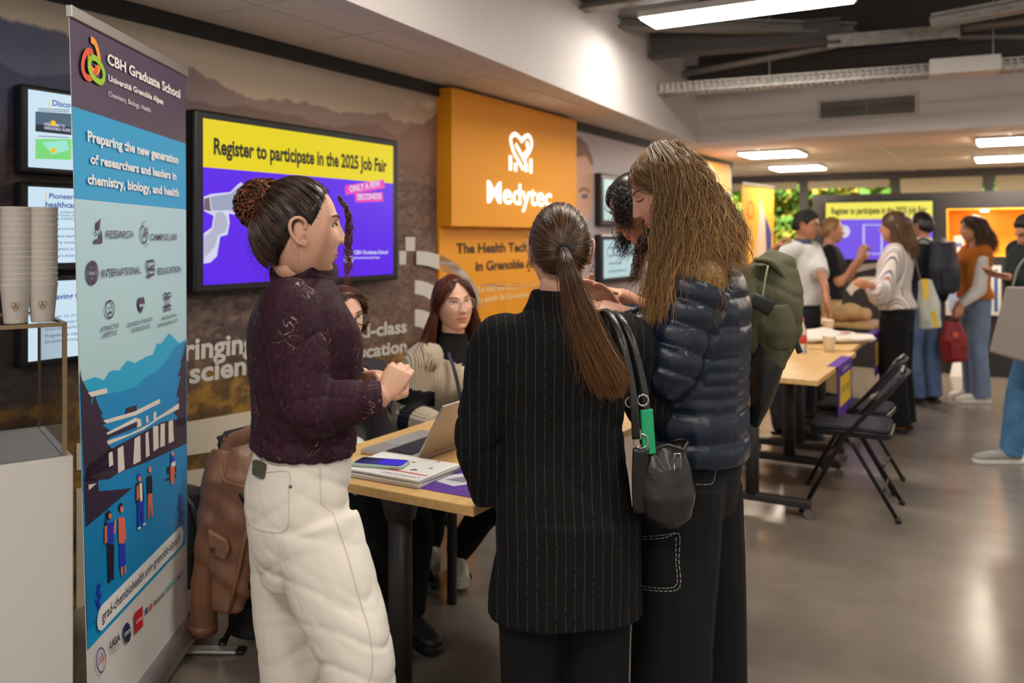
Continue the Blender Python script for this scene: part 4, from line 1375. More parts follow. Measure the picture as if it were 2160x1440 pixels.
# hanging table signs
for (s0, w0, x0, x1, y0, y1, lab) in ((4.41, 0.815, 1768, 1797, (782, 766), (885, 860), 'violet and yellow sign hanging from the oak table edge above the chair seat'), (5.68, 0.855, 1845, 1862, (728, 716), (795, 778), 'violet and yellow sign hanging from the middle table edge')):
    SG = Surf(R(s0, w0 - 0.006, 0), US, (0, 0, 1))
    a, b = SG.uv(x0, y0[0]), SG.uv(x1, y0[1])
    c, d_ = SG.uv(x0, y1[0]), SG.uv(x1, y1[1])
    u_0, u_1 = a[0], b[0]
    zt_, zb_ = 0.742, (c[1] + d_[1]) / 2
    t = thing('table_sign', lab, 'sign', R(s0 + u_0, w0 - 0.006, 0), ROOM, 'signs hanging from table edges')
    MB().box(0, u_1 - u_0, 0, 0.0012, zb_, zt_).build('sheet', prt('flyer_violet', (92, 44, 150)), t)
    s2 = Surf((0, -0.0004, 0), (1, 0, 0), (0, 0, 1), t)
    ww, hh = u_1 - u_0, zt_ - zb_
    s2.poly('print_field', [[(ww * 0.12, zb_ + hh * 0.22), (ww * 0.88, zb_ + hh * 0.22), (ww * 0.88, zt_ - hh * 0.22), (ww * 0.12, zt_ - hh * 0.22)]], prt('flyer_yellow', (238, 196, 30)), 0.0006, px=False)
    s2.text('JOB FAIR', (ww * 0.2, zb_ + hh * 0.45), (ww * 0.8, zb_ + hh * 0.45), hh * 0.12, prt('ink_brown', (110, 90, 60)), px=False, off=0.001)
    s2.text('CBH', (ww * 0.3, zt_ - hh * 0.15), (ww * 0.7, zt_ - hh * 0.15), hh * 0.07, wht, px=False, off=0.001)
    MB().box(0, u_1 - u_0, 0.0, 0.06, 0.7405, 0.742).build('taped_flap', prt('flyer_violet', (92, 44, 150)), t)

# ------------------------------------------------------------------ black display wall: screen, niche, prints
PSURF = Surf(R(S_PART, 0, 0), -VW, (0, 0, 1))
fs_ = Surf(R(S_PART - 0.05, 0, 0), -VW, (0, 0, 1))
x0, x1 = fs_.uv(1736, 480)[0], fs_.uv(1973, 480)[0]
z0, z1 = fs_.uv(1850, 553)[1], fs_.uv(1850, 420)[1]
FR = math.atan2(-VW.y, -VW.x)
ft = thing('wall_television', 'far television on the black partition with yellow and violet slide', 'screen', R(S_PART - 0.05, -x0, z0), FR)
MB().box(0, x1 - x0, 0, 0.05, 0, z1 - z0).build('casing', bezel, ft, bevel=0.008)
FM = (Matrix.Translation(R(S_PART - 0.05, -x0, z0)) @ Matrix.Rotation(FR, 4, 'Z')).inverted()
fw = Surf(R(S_PART - 0.051, -x0, z0), -VW, (0, 0, 1), ft, FM)
fa, fb_ = fw.uv(1742, 480)[0], fw.uv(1967, 480)[0]
fy0, fy1, fym = fw.uv(1855, 547)[1], fw.uv(1855, 426)[1], fw.uv(1855, 462)[1]
fw.poly('slide_band', [[(fa, fym), (fb_, fym), (fb_, fy1), (fa, fy1)]], scr('far_yellow', (236, 226, 88)), 0.002, px=False)
fw.poly('slide_field', [[(fa, fy0), (fb_, fy0), (fb_, fym), (fa, fym)]], scr('far_violet', (116, 84, 226)), 0.002, px=False)
wtext(fw, 'Register to participate in the 2025 Job Fair', (1754, 452), (1955, 448), 13, s_k, 0.03, 0.005)
fw.poly('round_picture', [circ(1782, 488, 11, 13, 20)], s_w, 0.004)
fw.stroke('code_frame', [[(1822, 474), (1860, 474), (1860, 535), (1822, 535)]], 0.02, s_w, 0.004, closed=True)
# niche lined in orange with its spotlight
ni = thing('display_niche', 'glowing orange display niche in the black partition', 'niche', R(S_PART, NW1, NZ0), FR)
nw_, nh_ = NW1 - NW0, NZ1 - NZ0
nm = mat('niche_orange', lin(250, 178, 44), 0.5)
MB().box(0, nw_, 0.33, 0.345, 0, nh_).build('back_panel', nm, ni)
MB().box(0, nw_, 0.0, 0.33, -0.0, 0.012).build('shelf', nm, ni)
MB().box(0, nw_, 0.0, 0.33, nh_ - 0.012, nh_).build('ceiling_panel', nm, ni)
MB().box(0, 0.012, 0.0, 0.33, 0.012, nh_ - 0.012).build('side_panel', nm, ni)
MB().box(nw_ - 0.012, nw_, 0.0, 0.33, 0.012, nh_ - 0.012).build('side_panel', nm, ni)
for k in (0.35, 0.9):
    MB().lathe([(0.0, 0), (0.035, 0), (0.035, 0.012), (0, 0.012)], 16, (k, 0.13, nh_ - 0.026)).build('spotlight', mat('spot_glow', (1, 1, 1), emit=45, ecol=(1, 0.9, 0.7)), ni)
for (k, w_, h_, lab) in ((0.06, 0.10, 0.2, 'white card standing at the left end of the orange niche'), (0.2, 0.14, 0.17, 'white box with printed rings in the orange niche'), (0.62, 0.3, 0.12, 'long pale box on the shelf of the orange niche')):
    t = thing('niche_box', lab, 'box', R(S_PART + 0.1, NW1 - k, NZ0 + 0.0125), FR, 'boxes in the orange niche')
    MB().box(0, w_, 0.0, 0.08, 0, h_).build('carton', mat('niche_carton', lin(220, 206, 190), 0.6), t, bevel=0.004)
    MB().box(w_ * 0.2, w_ * 0.8, -0.001, 0.0, h_ * 0.4, h_ * 0.65).build('print', prt('niche_print', (90, 110, 170)), t)
# white sweeps and framed sheets printed on the partition
gp = thing('partition_graphics', 'white curved bands printed on the black partition', 'wall graphics', R(S_PART, 0, 0))
pg_ = Surf(R(S_PART - 0.002, 0, 0), -VW, (0, 0, 1), gp, Matrix.Translation(-R(S_PART, 0, 0)))
pg_.poly('band', [spline([(1785, 610), (1800, 592), (1820, 584), (1850, 584)], 5) + spline([(1850, 603), (1825, 604), (1805, 612), (1796, 624)], 5)], white_print, 0.002)
pg_.poly('band', [spline([(1780, 580), (1800, 562), (1860, 552)], 5) + [(1860, 562), (1805, 574), (1788, 588)]], white_print, 0.002)
for (x_0, x_1, y_0, y_1, lab, c) in ((1995, 2025, 600, 664, 'framed pale sheet on the partition behind the woman in the vest', (150, 170, 200)), (2090, 2112, 560, 665, 'framed blue poster on the partition right of the woman in the vest', (60, 90, 150))):
    a, b = pg_.uv(x_0, y_1), pg_.uv(x_1, y_0)
    t = thing('framed_poster', lab, 'poster', R(S_PART - 0.02, -a[0], a[1]), FR)
    MB().box(0, b[0] - a[0], 0, 0.02, 0, b[1] - a[1]).build('frame', mat('frame_white', lin(214, 208, 198), 0.5), t, bevel=0.003)
    MB().box(0.03, b[0] - a[0] - 0.03, -0.002, 0, 0.04, b[1] - a[1] - 0.04).build('sheet', prt('poster_%d' % c[0], c), t)
o = link('leaning_card', MB().add([(-0.12, 0, 0), (0.10, 0, 0), (0.16, 0.1, 0.36), (-0.06, 0.1, 0.36), (-0.12, 0.01, 0), (0.10, 0.01, 0), (0.16, 0.11, 0.36), (-0.06, 0.11, 0.36)], [(0, 1, 2, 3), (7, 6, 5, 4), (0, 4, 5, 1), (1, 5, 6, 2), (2, 6, 7, 3), (3, 7, 4, 0)]).mesh('leaning_card'), paper)
o.location = R(S_PART - 0.16, 0.42, 0.0)
o.rotation_euler = (0, 0, FR)
tag(o, 'white card leaning at the foot of the partition behind the red backpack', 'card')

# orange roll-up in the back room
ol, orr = at(1565, 388, 9.2), at(1632, 393, 9.9)
orange_b = thing('rollup_banner', 'orange roll-up banner with pale figure before the far windows', 'banner', (ol.x, ol.y, 0))
ex_ = Vector((orr.x - ol.x, orr.y - ol.y, 0))
wl_ = ex_.length
OB = Surf((0, 0, 0), ex_, (0, 0, 1), orange_b)
mb = MB()
pts4 = [OB.pt(0, 0.08), OB.pt(wl_, 0.08), OB.pt(wl_, 2.02), OB.pt(0, 2.02)]
mb.add(pts4 + [p - OB.n * 0.003 for p in pts4], [(0, 1, 2, 3), (7, 6, 5, 4), (0, 4, 5, 1), (1, 5, 6, 2), (2, 6, 7, 3), (3, 7, 4, 0)]).build('sheet', prt('rollup_orange', (240, 178, 62)), orange_b)
OB.poly('figure', [[(wl_ * 0.55, 1.9), (wl_ * 0.9, 1.5), (wl_ * 0.95, 1.0), (wl_ * 0.6, 0.8), (wl_ * 0.3, 1.1), (wl_ * 0.45, 1.4)]], prt('rollup_figure', (228, 196, 168)), 0.002, px=False)
OB.poly('figure_apron', [[(wl_ * 0.7, 1.7), (wl_ * 0.92, 1.5), (wl_ * 0.9, 1.2), (wl_ * 0.75, 1.3)]], prt('rollup_blue', (60, 70, 140)), 0.004, px=False)
OB.stroke('emblem', [circ(wl_ * 0.25, 1.75, 0.08, 0.09, 16)], 0.03, prt('rollup_mark', (214, 120, 40)), 0.004, px=False, closed=True)
MB().bar(OB.pt(0, 2.03), OB.pt(wl_, 2.03), 0.02, 0.03).build('top_rail', alu, orange_b)
MB().bar(OB.pt(-0.03, 0.04), OB.pt(wl_ + 0.03, 0.04), 0.09, 0.08).build('cassette', alu, orange_b, bevel=0.01)

# ------------------------------------------------------------------ roof steelwork, cable tray, grille
grey_st = mat('painted_steel', lin(120, 114, 108), 0.5, 0.2)
galv = mat('galvanised_steel', lin(170, 164, 158), 0.45, 0.6, var=0.2, vscale=20)
dark_st = mat('dark_beam', lin(74, 70, 67), 0.6)


def i_beam(name, label, a, b, h, w_, m):
    t = thing(name, label, 'beam', a, 0)
    d_ = Vector(b) - Vector(a)
    o_ = Vector((0, 0, 0))
    MB().bar(o_ + Vector((0, 0, h / 2)), d_ + Vector((0, 0, h / 2)), w_, 0.02).build('top_flange', m, t)
    MB().bar(o_ - Vector((0, 0, h / 2)), d_ - Vector((0, 0, h / 2)), w_, 0.02).build('bottom_flange', m, t)
    MB().bar(o_, d_, 0.015, h - 0.02).build('web', m, t)
    return t


i_beam('roof_beam', 'dark roof beam just above the cable tray', at(1452, 166, 8.4), at(2300, 92, 7.0), 0.20, 0.14, dark_st)
i_beam('roof_beam', 'dark roof beam left of the steel joint plate', at(1372, 98, 7.2), at(1772, 66, 6.75), 0.18, 0.13, dark_st)
i_beam('roof_beam', 'grey roof beam under the bright light panel', at(1283, 48, 6.6), at(1800, 62, 6.9), 0.075, 0.12, grey_st)
i_beam('roof_beam', 'pale roof beam at the top right corner', at(1962, 46, 6.2), at(2260, -8, 5.9), 0.07, 0.14, galv)
i_beam('roof_beam', 'grey roof beam crossing above the bulkhead top', at(1211, 14, 5.9), at(1440, -20, 5.5), 0.06, 0.12, grey_st)
for (a, b, r_, lab) in ((at(1440, 156, 7.6), at(1760, 96, 6.8), 0.028, 'round tie bar running up to the steel joint plate'), (at(2020, 62, 6.6), at(2260, 30, 6.2), 0.035, 'round tie bar right of the steel joint plate'),
                        (at(2020, 78, 6.6), at(2260, 76, 6.4), 0.022, 'thin tie bar right of the steel joint plate')):
    o = MB().tube([(0, 0, 0), b - a], r_, 12).build('tie_bar', grey_st, None, smooth=True)
    o.location = a
    tag(o, lab, 'bar', 'tie bars of the roof truss')
jp = thing('joint_plate', 'galvanised joint plate where the roof tie bars meet', 'plate', at(1745, 88, 6.75))
j2 = at(2025, 64, 6.55) - at(1745, 88, 6.75)
MB().bar((0, 0, 0), j2, 0.012, 0.10).build('plate', galv, jp)
for k in range(6):
    c_ = j2 * (0.08 + 0.17 * k)
    MB().tube([c_ + Vector((0, -0.02, 0.02)), c_ + Vector((0, 0.02, 0.02))], 0.012, 8).build('bolt', galv, jp)
# cable tray: two rails with rungs and a perforated face, hung from rods
c0, c1 = atz(1372, 196, 2.72), atz(2330, 128, 2.72)
tray = thing('cable_tray', 'long perforated cable tray hanging across below the roof steelwork', 'cable tray', c0)
dv = c1 - c0
ln_ = dv.length
dn = dv.normalized()
sd = Vector((-dn.y, dn.x, 0))
for q in (0, 0.2):
    MB().bar(sd * q, dv + sd * q, 0.012, 0.02).build('rail', galv, tray)
    MB().bar(sd * q + Vector((0, 0, 0.07)), dv + sd * q + Vector((0, 0, 0.07)), 0.012, 0.012).build('rail', galv, tray)
mbr = MB()
k = 0.0
while k < ln_:
    for zz in (0.022, 0.048):
        mbr.bar(dn * k + Vector((0, 0, zz)), dn * (k + 0.035) + Vector((0, 0, zz)), 0.006, 0.010)
    mbr.bar(dn * k + Vector((0, 0, 0.01)), dn * k + Vector((0, 0, 0.065)), 0.006, 0.014)
    mbr.bar(dn * k, dn * k + sd * 0.2, 0.02, 0.006)
    k += 0.05
o = mbr.build('rungs', galv, tray)
o['kind'] = 'stuff'
for k in (1.0, 2.65):
    MB().tube([dn * k + sd * 0.1 + Vector((0, 0, 0.0)), dn * k + sd * 0.1 + Vector((0, 0, 1.3))], 0.005, 6).build('hanging_rod', galv, tray)
lb = MB().box(-0.24, 0.24, -0.12, 0.12, -0.02, 0.10).build('junction_box', mat('box_white', lin(206, 202, 196), 0.5), tray, bevel=0.008)
lb.location = dn * 2.45 + sd * 0.06
lb.rotation_euler = (0, 0, math.atan2(dn.y, dn.x))
# grille in the cross beam
GS = Surf(R(S_BEAM - 0.004, 0, 0), -VW, (0, 0, 1))
a, b = GS.uv(1731, 245), GS.uv(1930, 205)
gh = 0.5 * (GS.uv(1731, 212)[1] + GS.uv(1930, 205)[1]) - 0.5 * (GS.uv(1731, 247)[1] + GS.uv(1930, 240)[1])
gz = 0.5 * (GS.uv(1731, 247)[1] + GS.uv(1930, 240)[1])
gr = thing('air_grille', 'slatted air grille set in the white cross beam', 'grille', R(S_BEAM - 0.004, -a[0], gz), FR)
gw = b[0] - a[0]
MB().box(0, gw, -0.004, 0.0, 0, gh).build('dark_opening', mat('grille_dark', lin(30, 28, 27), 0.8), gr)
fr = MB().box(-0.03, gw + 0.03, -0.014, 0.0, -0.03, 0.0).box(-0.03, gw + 0.03, -0.014, 0.0, gh, gh + 0.03).box(-0.03, 0, -0.014, 0.0, 0, gh).box(gw, gw + 0.03, -0.014, 0, 0, gh)
fr.build('frame', mat('grille_frame', lin(186, 180, 174), 0.5), gr)
sl = MB().box(0, gw, -0.016, -0.004, 0, 0.006).mesh('slat')
sl.materials.append(mat('grille_slat', lin(140, 134, 128), 0.5, 0.3))
for k in range(10):
    o = link('slat', sl, None, gr)
    o.location = (0, 0, 0.008 + k * (gh - 0.012) / 9.6)
MB().box(gw / 2 - 0.006, gw / 2 + 0.006, -0.018, -0.004, 0, gh).build('mullion', MATS['grille_slat'], gr)

# ------------------------------------------------------------------ brown leather jacket and dark coat over the near chair
leather = mat('brown_leather', lin(132, 88, 62), 0.38, var=0.22, vscale=14, bump=0.3, bscale=90, coat=0.1)
jk = thing('leather_jacket', 'brown leather jacket hanging over the back of a folding chair', 'jacket', (-1.0, 3.0, 0))
JI = Vector((-1.0, 3.0, 0))
J = lambda px, py, d: at(px, py, d) - JI
mb = MB()
mb.tube([J(548, 912, 3.02), J(520, 925, 3.03), J(490, 945, 3.03), J(466, 985, 3.02)], [(0.05, 0.03), (0.055, 0.04), (0.05, 0.045), (0.045, 0.04)], 14)
mb.tube([J(520, 930, 3.0), J(505, 1010, 2.96), J(496, 1100, 2.95), J(492, 1190, 2.95), J(482, 1285, 2.95)], [(0.085, 0.04), (0.10, 0.045), (0.095, 0.04), (0.085, 0.035), (0.06, 0.03)], 16, side=(1, 0, 0))
sleeve = MB()
sleeve.tube([J(480, 950, 3.0), J(462, 1010, 2.97), J(450, 1090, 2.98), J(440, 1180, 3.0), J(432, 1260, 3.01), J(428, 1325, 3.01)], [0.055, 0.058, 0.055, 0.05, 0.05, 0.047], 16)


def jfold(co, no):
    f = np.sin(co[:, 2] * 48 + co[:, 0] * 30 + 2 * nfield(co, 9, 3)) * nfield(co, 11, 1)
    return co + no * (0.011 * f)[:, None]


remesh_obj(mb, 'jacket_body', leather, jk, 0.007, [(jfold,)])
remesh_obj(sleeve, 'sleeve', leather, jk, 0.007, [(jfold,)])
MB().tube([J(428, 1312, 3.01), J(427, 1332, 3.01)], 0.052, 18).build('cuff', leather, jk, smooth=True)
flap = MB()
fa_ = [J(437, 1118, 2.895), J(478, 1140, 2.895), J(484, 1160, 2.89), J(474, 1182, 2.89), J(440, 1168, 2.89)]
flap.add(fa_ + [p + Vector((0, 0.03, 0)) for p in fa_], [(0, 4, 3, 2, 1), (5, 6, 7, 8, 9), (0, 1, 6, 5), (1, 2, 7, 6), (2, 3, 8, 7), (3, 4, 9, 8), (4, 0, 5, 9)])
fo = flap.build('pocket_flap', leather, jk, bevel=0.005)
MB().tube([J(447, 1160, 2.885), J(447, 1160, 2.875)], 0.009, 12).build('snap_button', mat('dark_brass', lin(70, 56, 40), 0.3, 0.9), jk)
mb = MB().tube(spline([J(545, 905, 2.97), J(520, 918, 2.965), J(492, 935, 2.965), J(474, 965, 2.96)]), [(0.03, 0.012)] * 19, 12, side=(0, 0, 1))
remesh_obj(mb, 'collar', leather, jk, 0.006, [('noise', 0.004, 30, 2.0)])
MB().tube(spline([J(466, 960, 2.935), J(472, 1010, 2.905), J(500, 1022, 2.885), J(530, 1030, 2.885)]), 0.0022, 6).build('seam', mat('leather_edge', lin(150, 98, 60), 0.4), jk, smooth=True)
MB().tube([J(524, 1090, 2.93), J(514, 1150, 2.905), J(500, 1220, 2.905), J(484, 1290, 2.915)], 0.006, 8).build('zip_edge', mat('leather_edge', lin(150, 98, 60), 0.4), jk, smooth=True)
ct = thing('dark_coat', 'black coat hanging beside the brown leather jacket', 'coat', (-0.9, 3.05, 0))
CI = Vector((-0.9, 3.05, 0))
Cc = lambda px, py, d: at(px, py, d) - CI
mb = MB().tube([Cc(560, 1050, 3.12), Cc(550, 1150, 3.1), Cc(540, 1260, 3.08), Cc(530, 1345, 3.06)], [(0.10, 0.05), (0.11, 0.05), (0.10, 0.045), (0.085, 0.035)], 16, side=(1, 0, 0))
remesh_obj(mb, 'coat_body', mat('coat_black', lin(22, 22, 26), 0.8), ct, 0.009, [(jfold,)])
# dark rucksack standing between banner and jacket
rk = thing('black_rucksack', 'black rucksack standing behind the banner foot', 'bag', (-1.32, 3.38, 0))
lump('body', [[(0, 0, 0.1), (0.0, 0.02, 0.45)]], [[(0.13, 0.1), (0.12, 0.09)]], mat('rucksack_black', lin(34, 34, 38), 0.6), rk, 0.012, 16, 3)
lump('front_pocket', [[(0.02, -0.09, 0.1), (0.02, -0.08, 0.24)]], [[(0.09, 0.04), (0.08, 0.035)]], mat('rucksack_black', lin(34, 34, 38), 0.6), rk, 0.008, 20, 5)
MB().tube(spline([(-0.08, -0.05, 0.5), (0.08, -0.09, 0.42), (0.12, -0.1, 0.2), (0.10, -0.06, 0.04)]), 0.012, 8).build('strap', black_pl, rk, smooth=True)
# ------------------------------------------------------------------ people: shared builders
SKIN = {}


def skin_mat(name, rgb):
    if name not in SKIN:
        m = bpy.data.materials.new(name)
        g = G(m)
        c = lin(*rgb)
        nz = g.noise(g.coords(), 35.0, 4, 0.6)
        g.base(g.mix(g.m('MULTIPLY', nz, 0.35), c, tuple(x * y for x, y in zip(c, (0.86, 0.66, 0.58)))))
        g.set(Roughness=0.48, Subsurface_Weight=0.15, Subsurface_Radius=(0.02, 0.008, 0.004), Subsurface_Scale=0.4)
        SKIN[name] = m
    return SKIN[name]


def hair_mat(name, dark, light, rough=0.38):
    if name in MATS:
        return MATS[name]
    m = bpy.data.materials.new(name)
    g = G(m)
    at_ = g.n('ShaderNodeAttribute', attribute_name='tone')
    g.base(g.ramp(at_.outputs['Fac'], [(0.0, lin(*dark)), (0.6, lin(*(0.55 * a + 0.45 * b for a, b in zip(dark, light)))), (1.0, lin(*light))]))
    g.set(Roughness=rough, Specular_IOR_Level=0.55, Anisotropic=0.4)
    MATS[name] = m
    return m


def cloth_mat(name, rgb, rough=0.8, weave=260, bump=0.25, var=0.08, sheen=0.0, spec=0.25):
    if name in MATS:
        return MATS[name]
    m = mat(name, lin(*rgb), rough, var=var, vscale=9, bump=bump, bscale=weave, sheen=sheen, spec=spec)
    return m


def ellipsoid(c, rx, ry, rz, nu=16, nv=10, axes=None):
    """axes: 3 unit vectors"""
    A = axes or (Vector((1, 0, 0)), Vector((0, 1, 0)), Vector((0, 0, 1)))
    vs, fs = [], []
    for j in range(nv + 1):
        e = -math.pi / 2 + math.pi * j / nv
        for i in range(nu):
            a = 2 * math.pi * i / nu
            vs.append(Vector(c) + A[0] * (rx * math.cos(a) * math.cos(e)) + A[1] * (ry * math.sin(a) * math.cos(e)) + A[2] * (rz * math.sin(e)))
    for j in range(nv):
        for i in range(nu):
            k = (i + 1) % nu
            fs.append((j * nu + i, j * nu + k, (j + 1) * nu + k, (j + 1) * nu + i))
    return vs, fs


def head_shape(na=96, ne=72, jaw=1.0):
    """closed head in its own frame: x right, y forward, z up, origin mid-head; about 0.226 m high"""
    u = np.linspace(-1, 1, na + 1)[:-1]
    az = np.pi * np.sign(u) * np.abs(u) ** 1.35
    el = np.linspace(-np.pi / 2, np.pi / 2, ne + 1)
    AZ, EL = np.meshgrid(az, el)
    ca, sa, ce, se = np.cos(AZ), np.sin(AZ), np.cos(EL), np.sin(EL)
    ce = np.clip(ce, 0, 1)
    t = np.clip(-se, 0, 1)
    X = 0.0735 * sa * np.where(se < 0, ce ** 0.62, ce ** 0.9) * (1 - 0.25 * jaw * t ** 1.6 * (0.4 + 0.6 * np.clip(ca + 0.3, 0, 1)))
    front = np.where(se < 0, ce ** 0.42, ce ** 0.85)
    Yf = 0.089 * ca * front
    Yb = 0.104 * ca * np.where(se < 0, ce ** 0.9 * (1 - 0.30 * t), ce ** 0.95)
    Y = np.where(ca > 0, Yf, Yb)
    Z = 0.113 * se
    gs = lambda x, z, cx, cz, sx, sz: np.exp(-((x - cx) / sx) ** 2 - ((z - cz) / sz) ** 2)
    fr = np.clip(ca * 1.6, 0, 1)
    tip, brid = -0.027, 0.022
    q = np.clip((brid - Z) / (brid - tip), 0, 1)
    hgt = 0.003 + 0.020 * q ** 1.15
    under = np.clip((Z - (-0.041)) / 0.013, 0, 1)
    under = under * under * (3 - 2 * under)
    top = 1 - np.clip((Z - brid) / 0.02, 0, 1)
    sg = 0.0075 + 0.0055 * q
    D = hgt * under * top * np.exp(-(X / sg) ** 2)
    for s in (-1, 1):
        D = D + 0.0060 * gs(X, Z, s * 0.0115, -0.031, 0.0062, 0.0062)
        D = D - 0.0095 * gs(X, Z, s * 0.031, 0.010, 0.017, 0.0115)
        D = D + 0.0045 * gs(X, Z, s * 0.028, 0.030, 0.022, 0.0075)
        D = D + 0.0045 * gs(X, Z, s * 0.040, -0.026, 0.020, 0.017)
    D = D + 0.0050 * gs(X, Z, 0, -0.0575, 0.020, 0.0048) + 0.0055 * gs(X, Z, 0, -0.0690, 0.016, 0.0055)
    D = D - 0.0028 * gs(X, Z, 0, -0.0630, 0.021, 0.0022) - 0.0050 * gs(X, Z, 0, -0.0805, 0.018, 0.0065)
    D = D + 0.0075 * gs(X, Z, 0, -0.0985, 0.021, 0.0115)
    Y = Y + D * fr
    co = np.stack([X, Y, Z], -1).reshape(-1, 3)
    fs = []
    for j in range(ne):
        for i in range(na):
            k = (i + 1) % na
            a, b, c, d = j * na + i, j * na + k, (j + 1) * na + k, (j + 1) * na + i
            fs.append((a, d, c, b))
    return co, fs


HEADS = {}


def get_head(res):
    if res not in HEADS:
        na, ne = {'hi': (112, 84), 'lo': (48, 36)}[res]
        co, fs = head_shape(na, ne)
        bv = BVHTree.FromPolygons([tuple(c) for c in co], fs)
        HEADS[res] = (co, fs, bv)
    return HEADS[res]


def ear_shape(side):
    """ear in head frame: rim, lobe and inner shell"""
    mb = MB()
    o = Vector((side * 0.0705, -0.014, -0.006))
    ax = [Vector((0, 1, 0.12)).normalized(), Vector((0, -0.12, 1)).normalized()]
    outw = Vector((side, -0.35, 0)).normalized()
    rim = []
    for a, r, lift in ((-150, 0.018, 0.004), (-110, 0.028, 0.006), (-80, 0.029, 0.006), (-50, 0.022, 0.008), (150, 0.019, 0.016), (120, 0.027, 0.016), (95, 0.031, 0.014), (65, 0.028, 0.010), (35, 0.020, 0.006), (10, 0.014, 0.003)):
        pass
    pts = [(0.013, 0.004, 0.004), (0.016, 0.020, 0.008), (0.006, 0.031, 0.013), (-0.008, 0.031, 0.016), (-0.017, 0.020, 0.017), (-0.018, 0.002, 0.015), (-0.012, -0.014, 0.011), (-0.003, -0.026, 0.009), (0.007, -0.030, 0.006), (0.011, -0.020, 0.004)]
    for (u, v, l) in spline(pts, 4):
        rim.append(o + ax[0] * u + ax[1] * v + outw * l)
    mb.tube(rim, 0.0042, 8)
    vs, fs = ellipsoid(o + outw * 0.004 + ax[0] * -0.001, 0.014, 0.026, 0.007, 14, 8, (ax[0], ax[1], outw))
    mb.add(vs, fs)
    vs, fs = ellipsoid(o + outw * 0.006 + ax[0] * 0.003 - ax[1] * 0.026, 0.007, 0.009, 0.0055, 10, 6, (ax[0], ax[1], outw))
    mb.add(vs, fs)
    vs, fs = ellipsoid(o + outw * 0.007 + ax[0] * 0.010 - ax[1] * 0.004, 0.004, 0.007, 0.006, 8, 6, (ax[0], ax[1], outw))
    mb.add(vs, fs)
    return mb


def hand_mb(mb, wrist, d, n, side, curls=(0.5, 0.5, 0.55, 0.6), thumb=0.4, k=1.0, spread=0.0, n_seg=8):
    """wrist point, finger direction d, palm normal n (out of the palm), side=+1 thumb lies towards d x n ... all in world"""
    wrist, d, n = Vector(wrist), Vector(d).normalized(), Vector(n)
    n = (n - d * n.dot(d)).normalized()
    s = d.cross(n) * side
    P = lambda a, b, c: wrist + d * (a * k) + s * (b * k) + n * (c * k)
    mb.tube([P(-0.02, 0, 0), P(0.01, 0, 0), P(0.04, 0.002, 0.002), P(0.075, 0.0, 0.002), P(0.092, -0.002, 0.0)], [(0.024 * k, 0.019 * k), (0.027 * k, 0.018 * k), (0.037 * k, 0.017 * k), (0.039 * k, 0.0145 * k), (0.034 * k, 0.010 * k)], 14, side=s)
    lens = ((0.042, 0.024, 0.020), (0.046, 0.028, 0.021), (0.043, 0.026, 0.021), (0.033, 0.019, 0.018))
    for i in range(4):
        b = 0.029 - 0.0193 * i
        base = P(0.082 - 0.004 * abs(i - 1), b, 0.0)
        ang = curls[i] * 0.7
        p = base
        pts = [base - d * (0.02 * k), base]
        sp = spread * (1.5 - i) * 0.12
        for j in range(3):
            dd = (d * math.cos(ang) + n * math.sin(ang)).normalized()
            dd = (dd + s * sp).normalized()
            p = p + dd * (lens[i][j] * k)
            pts.append(p)
            ang += curls[i] * (1.15 if j == 0 else 0.8)
        r0 = (0.0092, 0.0095, 0.0090, 0.0078)[i] * k
        mb.tube(pts, [r0, r0, r0 * 0.94, r0 * 0.86, r0 * 0.62], n_seg)
    t0 = P(0.018, 0.024, 0.006)
    t1 = P(0.045, 0.046, 0.012 + 0.02 * thumb)
    t2 = t1 + (d * 0.8 + s * (0.45 - thumb) + n * (0.2 + 0.5 * thumb)).normalized() * (0.034 * k)
    t3 = t2 + (d * 0.85 + s * (0.2 - thumb) + n * (0.2 + 0.7 * thumb)).normalized() * (0.026 * k)
    mb.tube([t0, t1, t2, t3], [0.014 * k, 0.0125 * k, 0.0105 * k, 0.0070 * k], n_seg)
    return mb


def ring_loft(mb, secs, n=28, p=2.4):
    """secs: (center, right, fwd, hw, front, back)"""
    vs, fs = [], []
    for (c, r, f, hw, df, db) in secs:
        for i in range(n):
            a = 2 * math.pi * i / n
            ca, sa = math.cos(a), math.sin(a)
            x = hw * math.copysign(abs(ca) ** (2 / p), ca)
            y = (df if sa > 0 else db) * math.copysign(abs(sa) ** (2 / p), sa)
            vs.append(c + r * x + f * y)
    k = len(secs)
    for j in range(k - 1):
        for i in range(n):
            i2 = (i + 1) % n
            fs.append((j * n + i, j * n + i2, (j + 1) * n + i2, (j + 1) * n + i))
    fs.append(tuple(range(n))[::-1])
    fs.append(tuple((k - 1) * n + i for i in range(n)))
    mb.add(vs, fs)
    return mb


SEC_W = [(0, .11, .085, .095), (.5, .160, .095, .115), (1, .172, .100, .122), (1.5, .150, .098, .105), (2, .124, .092, .088), (2.5, .134, .102, .086), (3, .150, .122, .092), (3.4, .160, .103, .092), (3.7, .150, .080, .084), (3.9, .098, .060, .068), (4.0, .060, .055, .058)]
SEC_M = [(0, .12, .085, .095), (.5, .158, .10, .112), (1, .166, .105, .115), (1.5, .152, .11, .10), (2, .148, .112, .095), (2.5, .158, .112, .098), (3, .172, .115, .102), (3.4, .182, .105, .10), (3.7, .165, .085, .09), (3.9, .105, .062, .07), (4.0, .064, .056, .06)]


